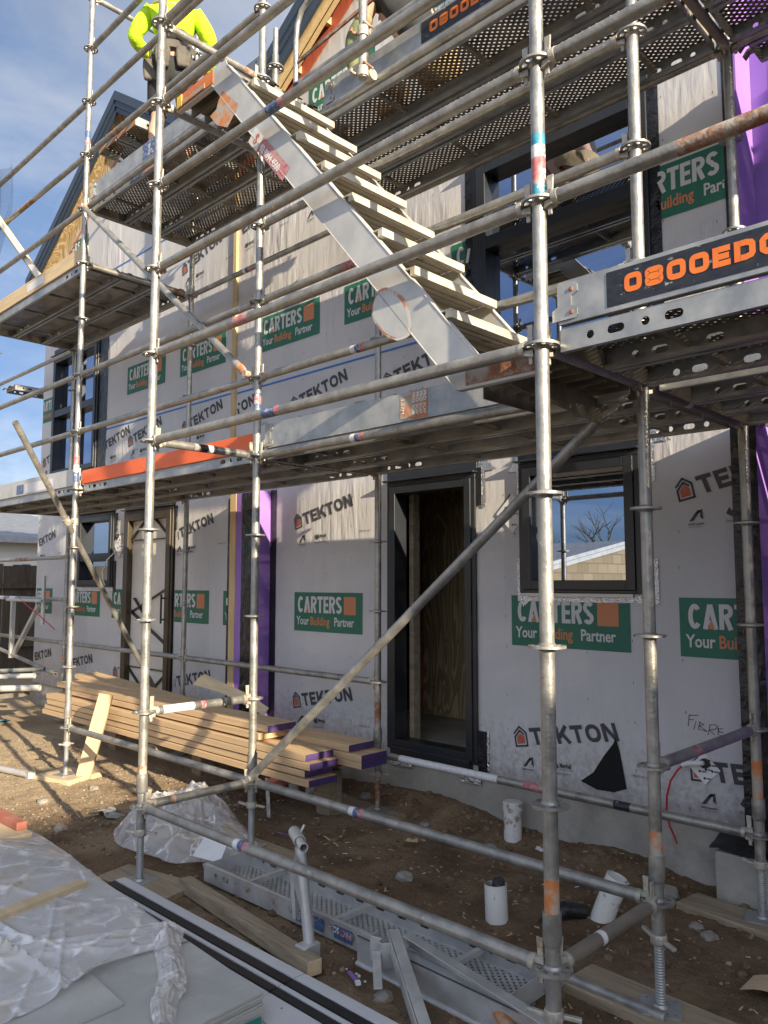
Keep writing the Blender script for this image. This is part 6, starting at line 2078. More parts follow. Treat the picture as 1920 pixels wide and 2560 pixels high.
# door track boards lying end to end
for i, (xa, xb, lab) in enumerate(((-0.06, 1.432, 'long pale track board with two black strips beside the sheet stack'), (1.438, 2.6, 'nearer pale track board with black strips, cut off by the picture'))):
    t = thing('track_board', lab, 'track board', (xa, -0.89, -0.42), 'pale track boards lying end to end')
    mb = MB()
    for (y0, y1, zt, mi) in ((-1.10, -0.962, -0.382, 0), (-0.960, -0.922, -0.376, 1), (-0.920, -0.902, -0.372, 0), (-0.900, -0.888, -0.380, 0), (-0.886, -0.842, -0.374, 1), (-0.840, -0.785, -0.370, 0)):
        mb.bb(xa, xb, y0, y1, -0.405, zt, mi)
    mb.bb(xa, xb, -1.10, -0.785, -0.418, -0.4051, 0)
    mb.build('profile', [M['trackface'], M['blackstrip']], t, smooth=0, bevel=0.0012)
    mb = MB()
    for k in range(5):
        x = xa + 0.12 + k * (xb - xa - 0.2) / 4
        mb.lathe([(0, 0.0004), (0.0045, 0.0004)], (x, -1.0, -0.3819), seg=10)
    mb.build('screw_hole', M['letter_black'], t, smooth=0)

# stack of fibre cement sheets, wrapped in polythene
t = thing('sheet_stack', 'stack of pale fibre cement sheets under polythene', 'sheet stack', (0.3, -1.7, -0.42))
ang = R(-3.2)
cc, ss = math.cos(ang), math.sin(ang)
CX, CY = 1.590, -1.108


def sfn(u, v, z):     # u back along the long edge, v towards the camera side
    return (CX - u * cc + v * ss * -1, CY - u * ss * 1 - v * cc, z)


for i in range(11):
    z0 = -0.40 + i * 0.0115
    du, dv = rnd.uniform(-0.004, 0.006), rnd.uniform(-0.004, 0.004)
    mb = MB()
    a = [sfn(du, dv, z0), sfn(2.7, dv, z0), sfn(2.7, 1.25, z0), sfn(du, 1.25, z0)]
    b = [(p[0], p[1], z0 + 0.0105) for p in a]
    mb.add(a + b, [(0, 1, 2, 3), (7, 6, 5, 4), (0, 4, 5, 1), (1, 5, 6, 2), (2, 6, 7, 3), (3, 7, 4, 0)])
    mb.build('sheet', M['fcsheet'], t, smooth=0, bevel=0.0012, bseg=1)
# a couple of narrower sheets on top, set back
for (u0, v0, u1, v1, z0) in ((0.30, 0.42, 1.9, 1.25, -0.2735), (1.05, 0.30, 2.6, 1.2, -0.2615)):
    mb = MB()
    a = [sfn(u0, v0, z0), sfn(u1, v0, z0), sfn(u1, v1, z0), sfn(u0, v1, z0)]
    b = [(p[0], p[1], z0 + 0.0105) for p in a]
    mb.add(a + b, [(0, 1, 2, 3), (7, 6, 5, 4), (0, 4, 5, 1), (1, 5, 6, 2), (2, 6, 7, 3), (3, 7, 4, 0)])
    mb.build('sheet', M['fcsheet'], t, smooth=0, bevel=0.0012, bseg=1)
mb = MB()
mb.add([sfn(-0.012, 0.02, -0.345), sfn(-0.012, 0.25, -0.335), sfn(-0.012, 0.25, -0.415), sfn(-0.012, 0.02, -0.40)], [(0, 1, 2, 3)], 0)
mb.add([sfn(-0.0135, 0.05, -0.36), sfn(-0.0135, 0.22, -0.352), sfn(-0.0135, 0.22, -0.405), sfn(-0.0135, 0.05, -0.395)], [(0, 1, 2, 3)], 1)
mb.build('paper_label', [M['card_green'], M['paper']], t, smooth=0)


def ridged(p, o=4):
    s = 0; a = 1; f = 1
    for _ in range(o):
        s += a * (1 - abs(noise.noise(p * f))) ** 2; a *= 0.5; f *= 2.1
    return s


def sheet_mesh(nu, nv, fn):
    vs = [fn(i / nu, j / nv) for i in range(nu + 1) for j in range(nv + 1)]
    fs = [(i * (nv + 1) + j, (i + 1) * (nv + 1) + j, (i + 1) * (nv + 1) + j + 1, i * (nv + 1) + j + 1) for i in range(nu) for j in range(nv)]
    mb = MB(); mb.add(vs, fs)
    return mb


CREASES = [(math.cos(a_), math.sin(a_), rnd.uniform(0.4, 2.4), rnd.uniform(0.006, 0.018), rnd.uniform(0.006, 0.022)) for a_ in [rnd.uniform(0, 3.14) for _ in range(22)]]


def cover(u, v):
    # polythene lies on the stack, bunched into a ridge along its free edge and over the far end
    U = 0.52 + u * 2.4 + 0.10 * noise.noise(V((v * 3, 1, 0)))
    Vv = -0.03 + v * 1.6
    edge = 0.10 + 0.05 * math.sin(v * 9) + 0.05 * noise.noise(V((v * 6, 2, 2)))
    z = -0.262
    if U > 1.0:
        z += 0.012
    r = ridged(V((U * 1.6 + Vv * 0.7, Vv * 1.9, 0.4)), 3)
    z += 0.004 * r ** 2 * 0.5
    for (ax, ay, ox, sg, hh) in CREASES:
        dd_ = (U - ox) * ax + (Vv - 0.6) * ay + 0.05 * noise.noise(V((U * 2, Vv * 2, ox)))
        along_ = (U - ox) * ay - (Vv - 0.6) * ax
        z += hh * math.exp(-abs(dd_ / sg) ** 1.3) * max(0.0, 1 - (along_ / 0.7) ** 2)
    # raised bunched fold along the near end
    z += 0.035 * math.exp(-((U - 0.42 - 0.10 * math.sin(Vv * 5)) / 0.06) ** 2) * (0.6 + 0.6 * noise.noise(V((Vv * 4, 0, 9))))
    # billow over the goods at the far end
    bil = math.exp(-((U - 2.0) / 0.42) ** 2 - ((Vv - 0.52) / 0.36) ** 2)
    z += 0.14 * bil * (0.75 + 0.2 * r)
    # drape over the long edge
    if Vv < 0.02:
        z -= 0.05 * (0.02 - Vv) / 0.05
    p = sfn(U, Vv, z)
    return (p[0], p[1], z)


mb = sheet_mesh(330, 200, cover)
tag(mb.build('polythene_sheet', M['poly'], at=(0, -1.6, -0.26), smooth=180), 'dirty clear polythene sheet spread over the sheet stack', 'plastic sheet')


def tail(u, v):
    # twisted tail of the same plastic hanging forward over the bare sheet
    s = u
    a = sfn(0.68 - 0.66 * s + 0.03 * math.sin(s * 9), 0.02 + 0.38 * s, 0)
    w = (v - 0.5) * (0.17 - 0.07 * s)
    h = 0.028 * (1 - abs(2 * v - 1)) + 0.03 * ridged(V((s * 6, v * 3, 5)), 3) * 0.5
    return (a[0] - w * 0.9 + 0.015 * noise.noise(V((s * 9, v * 4, 1))), a[1] - w * 0.35, -0.272 + h)


mb = sheet_mesh(90, 26, tail)
tag(mb.build('polythene_fold', M['poly2'], at=(1.3, -1.6, -0.26), smooth=180), 'twisted fold of clear plastic hanging over the bare sheet', 'plastic sheet')
board('timber_batten', 'rough pine batten holding down the polythene at the left', 'timber', (0.36, -1.75, -0.240), (0.215, -1.15, -0.235), 0.070, 0.030, M['palewood'], group=None)
# packs beyond the stack at the far left
mb = MB()
for i in range(6):
    z0 = -0.40 + i * 0.034
    o_ = rnd.uniform(-.01, .01)
    mb.bb(-1.75 + o_, -0.62 + o_, -2.2, -1.06 + o_, z0, z0 + 0.032, 0)
mb.bb(-1.7, -0.64, -1.062, -1.055, -0.33, -0.30, 1)
tag(mb.build('board_pack', [M['palewood'], M['card_green']], at=(-1.2, -1.6, -0.4), smooth=0, bevel=0.003), 'pack of pale boards with a green label at the left edge', 'board pack')
board('red_offcut', 'short red timber offcut on the pack of pale boards', 'timber', (-1.3, -1.10, -0.17), (-0.70, -1.085, -0.175), 0.06, 0.045, M['redwood'])

# crumpled plastic bag heap at the foot of the left posts
def heap(u, v):
    a = v * 2 * math.pi
    r = u
    ex = 0.66 * (1 + 0.22 * noise.noise(V((math.cos(a) * 1.4, math.sin(a) * 1.4, 2))))
    ey = 0.40 * (1 + 0.25 * noise.noise(V((math.cos(a) * 1.4, math.sin(a) * 1.4, 7))))
    x = r * math.cos(a) * ex; y = r * math.sin(a) * ey
    h = max(0, 1 - r ** 2.2)
    rd = ridged(V((x * 3.6, y * 3.6, 1.2)), 4) - 0.30 * abs(noise.noise(V((x * 11, y * 11, 2.2))))
    z = 0.33 * h * (0.72 + 0.45 * noise.noise(V((x * 2.2, y * 2.2, 4)))) + 0.085 * (rd - 0.8) * (0.25 + h)
    z *= (1.0 - 0.35 * sstep(-0.1, 0.5, x))
    return (-0.50 + x * 0.92 + y * 0.35, -0.12 + y * 0.95 - x * 0.18, -0.41 + max(z, 0.004 + 0.01 * rd))


mb = sheet_mesh(60, 170, heap)
tag(mb.build('plastic_heap', M['poly2'], at=(-0.5, -0.12, -0.41), smooth=50), 'heap of crumpled clear plastic between the two left posts', 'plastic sheet')
mb = MB()
mb.quad((0.02, -0.42, -0.33), (0.20, -0.36, -0.34), (0.16, -0.28, -0.26), (0.0, -0.33, -0.25))
tag(mb.build('paper_tag', M['paper'], at=(0.1, -0.35, -0.3), smooth=0), 'printed paper label inside the crumpled plastic', 'label')
# thin plastic strip hanging under the stack
mb = sheet_mesh(14, 3, lambda u, v: (-0.42 + 0.04 * v + 0.05 * u, 0.42 - 0.02 * u, -0.12 - 0.24 * u + 0.01 * math.sin(u * 12)))
tag(mb.build('plastic_strip', M['poly2'], at=(-0.4, 0.42, -0.2), smooth=180), 'thin plastic strip hanging below the timber ends', 'plastic strip')

# litter
for (x, y, a, sx, sy, lab) in ((1.29, 1.20, 0.3, 0.10, 0.045, 'white torn paper on the dirt below the window'), (2.22, 1.10, 0.1, 0.09, 0.05, 'white paper scrap near the concrete block'),
                               (0.60, 0.78, 0.5, 0.075, 0.05, 'small square card on the dirt below the doorway'), (0.05, 0.95, -0.3, 0.06, 0.03, 'brown paper scrap by the sole board')):
    g = gz(x, y)
    mb = sheet_mesh(6, 4, lambda u, v: ((u - .5) * sx, (v - .5) * sy, 0.008 + 0.012 * math.sin(u * 5 + x) ** 2 + 0.006 * v))
    o = tag(mb.build('paper_scrap', M['paper'] if 'white' in lab else M['palewood'], smooth=60), lab, 'paper', 'paper scraps on the dirt')
    o.location = (x, y, g); o.rotation_euler = (0, 0, a)
mb = sheet_mesh(24, 12, lambda u, v: ((u - .5) * 0.26 + 0.03 * noise.noise(V((u * 6, v * 4, 1))), (v - .5) * 0.10 + 0.02 * math.sin(u * 14), 0.01 + 0.045 * ridged(V((u * 5, v * 3, 3)), 3) * 0.6 * math.sin(math.pi * u)))
o = tag(mb.build('grey_rag', M['glove'], smooth=60), 'crumpled grey rag or glove on the dirt beside the near left post', 'rag')
o.location = (-1.33, -0.27, gz(-1.33, -0.27)); o.rotation_euler = (0, 0, 0.3)
mb = MB(); mb.bar((1.50, -0.60, -0.405), (1.59, -0.64, -0.40), 0.016, 0.006, 0); mb.bar((1.59, -0.64, -0.40), (1.61, -0.65, -0.40), 0.02, 0.012, 1)
tag(mb.build('purple_strip', [M['purple_strip'], M['white']], at=(1.55, -0.62, -0.4), smooth=0), 'purple plastic offcut with a white tip near the track boards', 'offcut')
mb = MB(); mb.bar((-0.18, 0.34, gz(-.18, .34) + .006), (0.07, 0.36, gz(.07, .36) + .008), 0.007, 0.004)
tag(mb.build('purple_tie', M['purple_strip'], at=(0, .35, -.41), smooth=0), 'thin purple cable tie on the dirt', 'cable tie')
mb = MB(); mb.bar((0.10, 0.50, gz(.1, .5) + .008), (0.32, 0.42, gz(.32, .42) + .008), 0.008, 0.006)
tag(mb.build('wood_sliver', M['palewood'], at=(.2, .46, -.4), smooth=0), 'thin pale wood sliver on the dirt under the timber ends', 'sliver')
for i in range(5):
    x = 1.46 + rnd.uniform(-.09, .14); y = -0.60 + rnd.uniform(-.07, .06)
    tag(MB().rock((0, 0, 0), 0.005 + .005 * rnd.random(), i * 2.3, sub=1).build('white_crumb', M['white'], smooth=0), 'white foam crumb on the dirt beside the timber stake', 'crumb', 'white foam crumbs beside the timber stake').location = (x, y, gz(x, y) + .006)
mb = sheet_mesh(8, 6, lambda u, v: ((u - .5) * .22, (v - .5) * .16, 0.02 + .03 * math.sin(u * 3)))
o = tag(mb.build('leaf_scrap', M['palewood'], smooth=60), 'pale curled scrap at the right edge of the dirt', 'scrap'); o.location = (2.84, 0.43, -0.41)
mb = sheet_mesh(8, 6, lambda u, v: ((u - .5) * .16, (v - .5) * .12, 0.012 + .02 * math.sin(u * 5) ** 2))
o = tag(mb.build('blue_rag', M['blue_rag'], smooth=60), 'small blue rag on the ground by the far left corner', 'rag'); o.location = (-5.7, 0.65, gz(-5.7, .65))

# far left: heap of scaffold parts on trestles
GP = 'spare scaffold parts piled at the far left'
for i, (a, b, r, lab, mt) in enumerate((((-6.6, -0.3, 0.08), (-5.05, 0.72, 0.16), 0.03, 'upper bright tube in the far left pile', 'alu'), ((-6.5, -0.6, -0.02), (-4.75, 0.66, 0.06), 0.034, 'lower bright tube in the far left pile', 'alu'),
                                        ((-7.2, 1.02, 0.36), (-5.2, 1.02, 0.14), 0.024, 'sloping tube in the far left pile', 'galv'), ((-6.8, -0.2, 0.10), (-5.1, 0.85, 0.22), 0.024, 'dull tube lying across the far left pile', 'galv'))):
    mb = MB(); mb.tube(a, b, r, 16, wall=0.005)
    tag(mb.build('loose_tube', M[mt], at=a), lab, 'scaffold tube', GP)
t = thing('trestle_frame', 'dark trestle frame under the far left pile of parts', 'trestle', (-6.0, 0.1, -0.42), GP)
mb = MB(); mb.bar((-7.0, -0.75, -0.33), (-5.0, 0.62, -0.02), 0.10, 0.05); mb.bar((-7.0, -0.5, -0.20), (-5.1, 0.75, 0.0), 0.2, 0.03)
mb.build('beam', M['deck_steel'], t, smooth=0)
mb = MB()
for x, y in ((-6.6, -0.4), (-5.4, 0.4)):
    mb.bb(x - .04, x + .04, y - .04, y + .04, -0.45, -0.12)
mb.build('leg', M['oldwood'], t, smooth=0)
t = thing('bracket_frame', 'pale triangular bracket frame in the far left pile', 'bracket', (-6.3, 1.0, 0.1), GP)
mb = MB()
mb.bar((-6.55, 1.02, 0.98), (-6.55, 1.02, 0.24), 0.05, 0.05); mb.bar((-6.50, 1.02, 0.26), (-5.75, 1.02, 0.92), 0.045, 0.05); mb.tube((-5.62, 1.02, 0.70), (-5.62, 1.02, 1.28), 0.024, 16)
mb.tube((-6.7, 1.0, 0.98), (-5.6, 1.0, 0.98), 0.02, 12)
mb.build('frame', M['alu'], t, smooth=0)
mb = MB(); mb.sweep([(-6.3, 0.99, 1.02), (-6.0, 0.98, 0.92), (-5.6, 0.98, 0.80), (-5.2, 0.99, 0.66)], 0.006, 8)
tag(mb.build('cord', M['red_wire'], at=(-6, 1, .9)), 'thin red cord tied across the far left frame', 'cord')
# debris net hung on the outer rails at the far left
def mk_net():
    m = bpy.data.materials.new('debris_net'); m.use_nodes = True
    N, L, b = nodes_of(m)
    b.inputs['Base Color'].default_value = (0.03, 0.035, 0.05, 1); b.inputs['Roughness'].default_value = 0.8
    t = N.new('ShaderNodeTexCoord'); n = N.new('ShaderNodeTexNoise'); n.inputs['Scale'].default_value = 3
    tr = N.new('ShaderNodeBsdfTransparent'); mx = N.new('ShaderNodeMixShader')
    mr = N.new('ShaderNodeMapRange'); mr.inputs['From Min'].default_value = .3; mr.inputs['From Max'].default_value = .7; mr.inputs['To Min'].default_value = 0.70; mr.inputs['To Max'].default_value = 0.90
    L.new(t.outputs['Object'], n.inputs['Vector']); L.new(n.outputs['Fac'], mr.inputs['Value']); L.new(mr.outputs[0], mx.inputs['Fac'])
    L.new(b.outputs[0], mx.inputs[1]); L.new(tr.outputs[0], mx.inputs[2]); L.new(mx.outputs[0], N['Material Output'].inputs['Surface'])
    return m


M['net'] = mk_net()
mb = sheet_mesh(30, 60, lambda u, v: (-5.5 + 1.40 * u * (1 - 0.55 * v) + 0.06 * math.sin(v * 7 + u * 5), -0.06 + 0.07 * math.sin(u * 23) * (0.5 + v) + 0.05 * math.sin(v * 9), 5.55 - 2.0 * v))
tag(mb.build('debris_net', M['net'], at=(-5, -.06, 5), smooth=180), 'dark debris netting hanging from the far left rails', 'netting')
t = thing('spirit_level', 'long yellow and white spirit level leaning on the far left rails', 'spirit level', (-3.60, 0.16, 4.06))
mb = MB(); mb.bar((-3.62, 0.14, 4.06), (-4.62, -0.06, 5.12), 0.026, 0.075, 0, upv=(0.6, 0, 0.6))
mb.build('body', M['yellow'], t, smooth=0, bevel=0.004)
mb = MB(); mb.bar((-3.615, 0.110, 4.09), (-4.605, -0.085, 5.14), 0.018, 0.055, 0, upv=(0.6, 0, 0.6))
mb.build('face', M['white'], t, smooth=0)
mb = MB(); mb.bar((-3.86, 0.072, 4.33), (-3.93, 0.058, 4.405), 0.03, 0.04, 0, upv=(0.6, 0, 0.6))
mb.build('vial', M['lime'], t, smooth=0)

# ------------------------------------------------------------------ people
def skin_mesh(name, nodes, edges, mat, parent, sub=2):
    names = list(nodes)
    idx = {n: i for i, n in enumerate(names)}
    at = WL[parent.name]
    me = bpy.data.meshes.new(name)
    me.from_pydata([tuple(V(nodes[n][0]) - at) for n in names], [(idx[a], idx[b]) for a, b in edges], [])
    me.materials.append(mat)
    ob = bpy.data.objects.new(name, me); COL.objects.link(ob); ob.parent = parent
    sk = ob.modifiers.new('skin', 'SKIN'); sk.use_smooth_shade = True
    lay = me.skin_vertices[0].data
    for i, n in enumerate(names):
        r = nodes[n][1]
        lay[i].radius = (r, r) if not isinstance(r, tuple) else r
        lay[i].use_root = (i == 0)
    ss = ob.modifiers.new('subd', 'SUBSURF'); ss.levels = sub; ss.render_levels = sub
    return ob


def chain(*n):
    return list(zip(n[:-1], n[1:]))


def hand_nodes(nd, ed, wrist, tag_, d, side, palm, s=1.0):
    """palm and five bent fingers; d points along the hand, side across it, palm out of the palm"""
    w = V(nd[wrist][0]); d = V(d).normalized(); side = V(side).normalized(); palm = V(palm).normalized()
    p = w + d * 0.05 * s
    nd['palm' + tag_] = (p, (0.030 * s, 0.016 * s)); ed.append((wrist, 'palm' + tag_))
    for i, (o, l) in enumerate(((0.030, 0.070), (0.010, 0.080), (-0.010, 0.075), (-0.029, 0.058))):
        k = p + d * 0.042 * s + side * o * s
        a = k + d * l * 0.45 * s + palm * 0.010 * s
        b = k + d * l * 0.75 * s + palm * 0.032 * s
        for j, (q, r) in enumerate(((k, 0.0095), (a, 0.0085), (b, 0.007))):
            nd['f%d%d%s' % (i, j, tag_)] = (q, r * s)
        ed += [('palm' + tag_, 'f%d0%s' % (i, tag_)), ('f%d0%s' % (i, tag_), 'f%d1%s' % (i, tag_)), ('f%d1%s' % (i, tag_), 'f%d2%s' % (i, tag_))]
    a = p + side * 0.036 * s - d * 0.01 * s; b = a + side * 0.022 * s + d * 0.03 * s + palm * 0.012 * s; c = b + d * 0.028 * s + palm * 0.012 * s
    nd['t0' + tag_] = (a, 0.011 * s); nd['t1' + tag_] = (b, 0.010 * s); nd['t2' + tag_] = (c, 0.008 * s)
    ed += [('palm' + tag_, 't0' + tag_), ('t0' + tag_, 't1' + tag_), ('t1' + tag_, 't2' + tag_)]


def head_parts(parent, c, f, mat_hair=None, r=1.0):
    """head with nose, ears, eyes and mouth turned to face f"""
    c = V(c); f = V(f).normalized(); s = f.cross(V((0, 0, 1))).normalized(); u = s.cross(f)
    bm = bmesh.new(); bmesh.ops.create_uvsphere(bm, u_segments=28, v_segments=20, radius=1)
    mb = MB(); vs = []
    for v in bm.verts:
        x, y, z = v.co
        k = 0.074 * (1 - 0.16 * max(0, -z) ** 1.5)
        fy = 0.094 * (1.0 if y < 0 else 0.98 + 0.02 * z)
        yy = y * fy
        if y > 0.75 and -0.45 < z < 0.05:
            yy += 0.020 * (1 - abs(x) * 3.5) if abs(x) < 0.28 else 0
        if y > 0.6 and 0.05 < z < 0.25 and 0.15 < abs(x) < 0.6:
            yy -= 0.008
        if y > 0.5 and z < -0.6:
            yy += 0.012
        vs.append(c + s * x * k + f * yy + u * z * 0.118)
    mb.add(vs, [[v.index for v in q.verts] for q in bm.faces]); bm.free()
    for sg in (-1, 1):
        mb.lathe([(0, 0.0), (0.020, 0.004), (0.028, 0.012), (0.018, 0.016), (0, 0.010)], c + s * sg * 0.068 - f * 0.005 + u * -0.005, s * sg, 14)
    mb.build('head', M['skin'], parent, smooth=60)
    mb = MB()
    for sg in (-1, 1):
        mb.lathe([(0, 0.006), (0.008, 0.004), (0.011, 0)], c + s * sg * 0.030 + f * 0.083 + u * 0.012, f, 12)
    mb.bar(c + s * 0.022 + f * 0.093 - u * 0.055, c - s * 0.022 + f * 0.093 - u * 0.055, 0.006, 0.006)
    mb.build('face_feature', M['hair'], parent)
    if mat_hair:
        bm = bmesh.new(); bmesh.ops.create_uvsphere(bm, u_segments=24, v_segments=16, radius=1)
        mb = MB(); keep = [q for q in bm.faces if q.calc_center_median().z > 0.15 or q.calc_center_median().y < -0.25 and q.calc_center_median().z > -0.5]
        mb.add([c + s * v.co.x * 0.080 + f * (v.co.y * 0.099 - 0.006) + u * (v.co.z * 0.124 + 0.004) for v in bm.verts], [[v.index for v in q.verts] for q in keep]); bm.free()
        mb.build('hair', mat_hair, parent, smooth=60)


# standing worker seen from behind
PX, PY, PZ = -1.60, 0.26, 4.556
fdir = V((-0.80, 0.60, 0)); rdir = V((0.60, 0.80, 0))


def W(f, r, z):
    return V((PX, PY, PZ)) + fdir * f + rdir * r + V((0, 0, z))


t = thing('person', 'worker in hi-vis yellow hoodie and dark shorts, seen from behind on the upper deck', 'person', (PX, PY, PZ))
nd = {'pelvis': (W(0, 0, 0.98), 0.125), 'belly': (W(0.0, 0, 1.14), 0.115), 'chest': (W(0.02, 0, 1.34), 0.13), 'neckb': (W(0.04, 0, 1.49), 0.06), 'neck': (W(0.08, 0, 1.56), 0.052), 'skull': (W(0.11, 0, 1.63), 0.06)}
ed = chain('pelvis', 'belly', 'chest', 'neckb', 'neck', 'skull')
for sg, tg in ((1, 'r'), (-1, 'l')):
    nd['hip' + tg] = (W(0, 0.095 * sg, 0.93), 0.088); nd['kn' + tg] = (W(0.05 if sg > 0 else 0.10, 0.12 * sg, 0.50), 0.058)
    nd['calf' + tg] = (W(-0.01, 0.125 * sg, 0.36), 0.057); nd['an' + tg] = (W(0.0, 0.13 * sg, 0.09), 0.037); nd['toe' + tg] = (W(0.15, 0.15 * sg, 0.035), 0.034)
    ed += chain('pelvis', 'hip' + tg, 'kn' + tg, 'calf' + tg, 'an' + tg, 'toe' + tg)
    nd['sh' + tg] = (W(0.03, 0.175 * sg, 1.42), 0.062)
    nd['el' + tg] = (W(0.02 if sg < 0 else 0.12, (0.33 if sg < 0 else 0.31) * sg, 1.17), 0.043)
    nd['wr' + tg] = (W(0.26 if sg < 0 else 0.32, (0.14 if sg < 0 else 0.26) * sg, 1.10 if sg < 0 else 1.02), 0.029)
    ed += chain('chest', 'sh' + tg, 'el' + tg, 'wr' + tg)
    hand_nodes(nd, ed, 'wr' + tg, tg, fdir * 0.9 + V((0, 0, -0.3)) - rdir * sg * 0.35, V((0, 0, 1)), -rdir * sg)
skin_mesh('body', nd, ed, M['skin'], t, 2)
hd = {'waist': (W(-0.005, 0, 1.16), (0.165, 0.125)), 'mid': (W(0.0, 0, 1.27), (0.185, 0.138)), 'chest': (W(0.015, 0, 1.38), (0.175, 0.138)), 'top': (W(0.03, 0, 1.475), (0.105, 0.095)), 'hood': (W(0.05, 0, 1.54), (0.095, 0.09))}
he = chain('waist', 'mid', 'chest', 'top', 'hood')
for sg, tg in ((1, 'r'), (-1, 'l')):
    hd['s' + tg] = (W(0.02, 0.19 * sg, 1.41), 0.083)
    hd['m' + tg] = (W(0.02, 0.275 * sg, 1.28), 0.078)
    hd['e' + tg] = (V(nd['el' + tg][0]), 0.070)
    hd['w' + tg] = (V(nd['wr' + tg][0]).lerp(V(nd['el' + tg][0]), 0.12), 0.046)
    he += chain('chest', 's' + tg, 'm' + tg, 'e' + tg, 'w' + tg)
skin_mesh('hoodie', hd, he, M['hivis'], t, 2)
skin_mesh('hoodie_hem', {'a': (W(-0.005, 0, 1.215), (0.184, 0.142)), 'b': (W(-0.005, 0, 1.15), (0.182, 0.142)), 'c': (W(0.0, 0, 1.06), (0.172, 0.134))}, chain('a', 'b', 'c'), M['navy'], t, 2)
for sg in ():
    skin_mesh('side_panel', {'a': (W(-0.055, 0.155 * sg, 1.33), 0.055), 'b': (W(-0.03, 0.19 * sg, 1.24), 0.062), 'c': (W(0.0, 0.235 * sg, 1.15), 0.055)}, chain('a', 'b', 'c'), M['navy'], t, 1)
sn = {'w': (W(0, 0, 1.05), (0.163, 0.125)), 'p': (W(-0.01, 0, 0.95), (0.172, 0.135))}
se = chain('w', 'p')
for sg, tg in ((1, 'r'), (-1, 'l')):
    sn['a' + tg] = (W(0.0, 0.10 * sg, 0.84), 0.112); sn['b' + tg] = (V(nd['kn' + tg][0]) + V((0, 0, 0.13)), 0.092); sn['c' + tg] = (V(nd['kn' + tg][0]) + V((0, 0, 0.03)), 0.093)
    se += chain('p', 'a' + tg, 'b' + tg, 'c' + tg)
skin_mesh('shorts', sn, se, M['navy'], t, 2)
for sg, rz, hh in ((-1, 0.165, 0.86), (1, 0.165, 0.88), (-0.25, 0.02, 0.94), (0.42, 0.06, 0.95)):
    c = W(-0.135 if abs(sg) < 1 else -0.06, rz * (1 if sg > 0 else -1) if abs(sg) == 1 else sg * 0.25, hh)
    mb = MB()
    q = Matrix((rdir, fdir, V((0, 0, 1)))).transposed()
    for i in range(1):
        vs = [c + q @ V((a * 0.062, b * 0.028, z)) for z, k in ((-0.10, 0.8), (0.0, 1.0), (0.08, 0.95)) for a, b in ((-k, -k), (k, -k), (k, k), (-k, k))]
        mb.add(vs, [(3, 2, 1, 0), (8, 9, 10, 11)] + [(r * 4 + i_, r * 4 + (i_ + 1) % 4, r * 4 + 4 + (i_ + 1) % 4, r * 4 + 4 + i_) for r in (0, 1) for i_ in range(4)])
    mb.build('tool_pouch', M['greycloth'], t, smooth=60, bevel=0.018, bseg=3)
mb = MB()
n = 40
ring = [W(-0.005 + 0.150 * math.sin(2 * math.pi * i / n), 0.188 * math.cos(2 * math.pi * i / n), 0) for i in range(n)]
mb.add([p + V((0, 0, z)) for z in (1.01, 1.075) for p in ring], [(i, (i + 1) % n, n + (i + 1) % n, n + i) for i in range(n)])
mb.build('tool_belt', M['greycloth'], t, smooth=60)
head_parts(t, W(0.11, 0, 1.70), fdir, M['hair'])
for sg in (1, -1):
    mb = MB(); tg = 'r' if sg > 0 else 'l'
    mb.sweep([V(nd['an' + tg][0]) + V((0, 0, 0.06)), V(nd['an' + tg][0]) + V((0, 0, -0.03)), V(nd['an' + tg][0]).lerp(V(nd['toe' + tg][0]), 0.5) + V((0, 0, -0.005)), V(nd['toe' + tg][0]) + V((0, 0, 0.005))], [0.055, 0.055, 0.05, 0.043], 14)
    mb.build('boot', M['leather'], t, smooth=60)

# crouching worker
QX, QY, QZ = 0.86, 0.50, 4.055
t = thing('person', 'crouching worker in dark top, tan shorts and olive sleeves behind the toe board', 'person', (QX, QY, QZ))


def Q(x, y, z):
    return V((x, y, z))


nd = {'pelvis': (Q(1.02, 0.54, 4.40), 0.125), 'belly': (Q(0.96, 0.51, 4.55), 0.12), 'chest': (Q(0.87, 0.44, 4.74), 0.13), 'neckb': (Q(0.80, 0.37, 4.88), 0.06), 'neck': (Q(0.76, 0.34, 4.94), 0.052), 'skull': (Q(0.72, 0.31, 5.00), 0.06)}
ed = chain('pelvis', 'belly', 'chest', 'neckb', 'neck', 'skull')
for tg, hip, kn, an, toe in (('l', (0.96, 0.45, 4.39), (0.65, 0.36, 4.47), (0.88, 0.38, 4.15), (0.75, 0.34, 4.095)), ('r', (1.06, 0.63, 4.39), (0.78, 0.66, 4.55), (0.98, 0.66, 4.15), (0.84, 0.66, 4.095))):
    nd['hip' + tg] = (Q(*hip), 0.09); nd['kn' + tg] = (Q(*kn), 0.060); nd['calf' + tg] = (Q(*kn).lerp(Q(*an), 0.35) + V((0.02, 0, 0)), 0.057); nd['an' + tg] = (Q(*an), 0.037); nd['toe' + tg] = (Q(*toe), 0.034)
    ed += chain('pelvis', 'hip' + tg, 'kn' + tg, 'calf' + tg, 'an' + tg, 'toe' + tg)
for tg, sh, el, wr in (('l', (0.775, 0.29, 4.84), (0.615, 0.235, 4.58), (0.628, 0.24, 4.335)), ('r', (0.93, 0.54, 4.80), (0.76, 0.62, 4.60), (0.66, 0.48, 4.62))):
    nd['sh' + tg] = (Q(*sh), 0.062); nd['el' + tg] = (Q(*el), 0.043); nd['wr' + tg] = (Q(*wr), 0.03)
    ed += chain('chest', 'sh' + tg, 'el' + tg, 'wr' + tg)
    hand_nodes(nd, ed, 'wr' + tg, tg, (0.05, 0.1, -1), (-0.6, 0.5, 0), (0.6, 0.6, 0))
skin_mesh('body', nd, ed, M['skin'], t, 2)
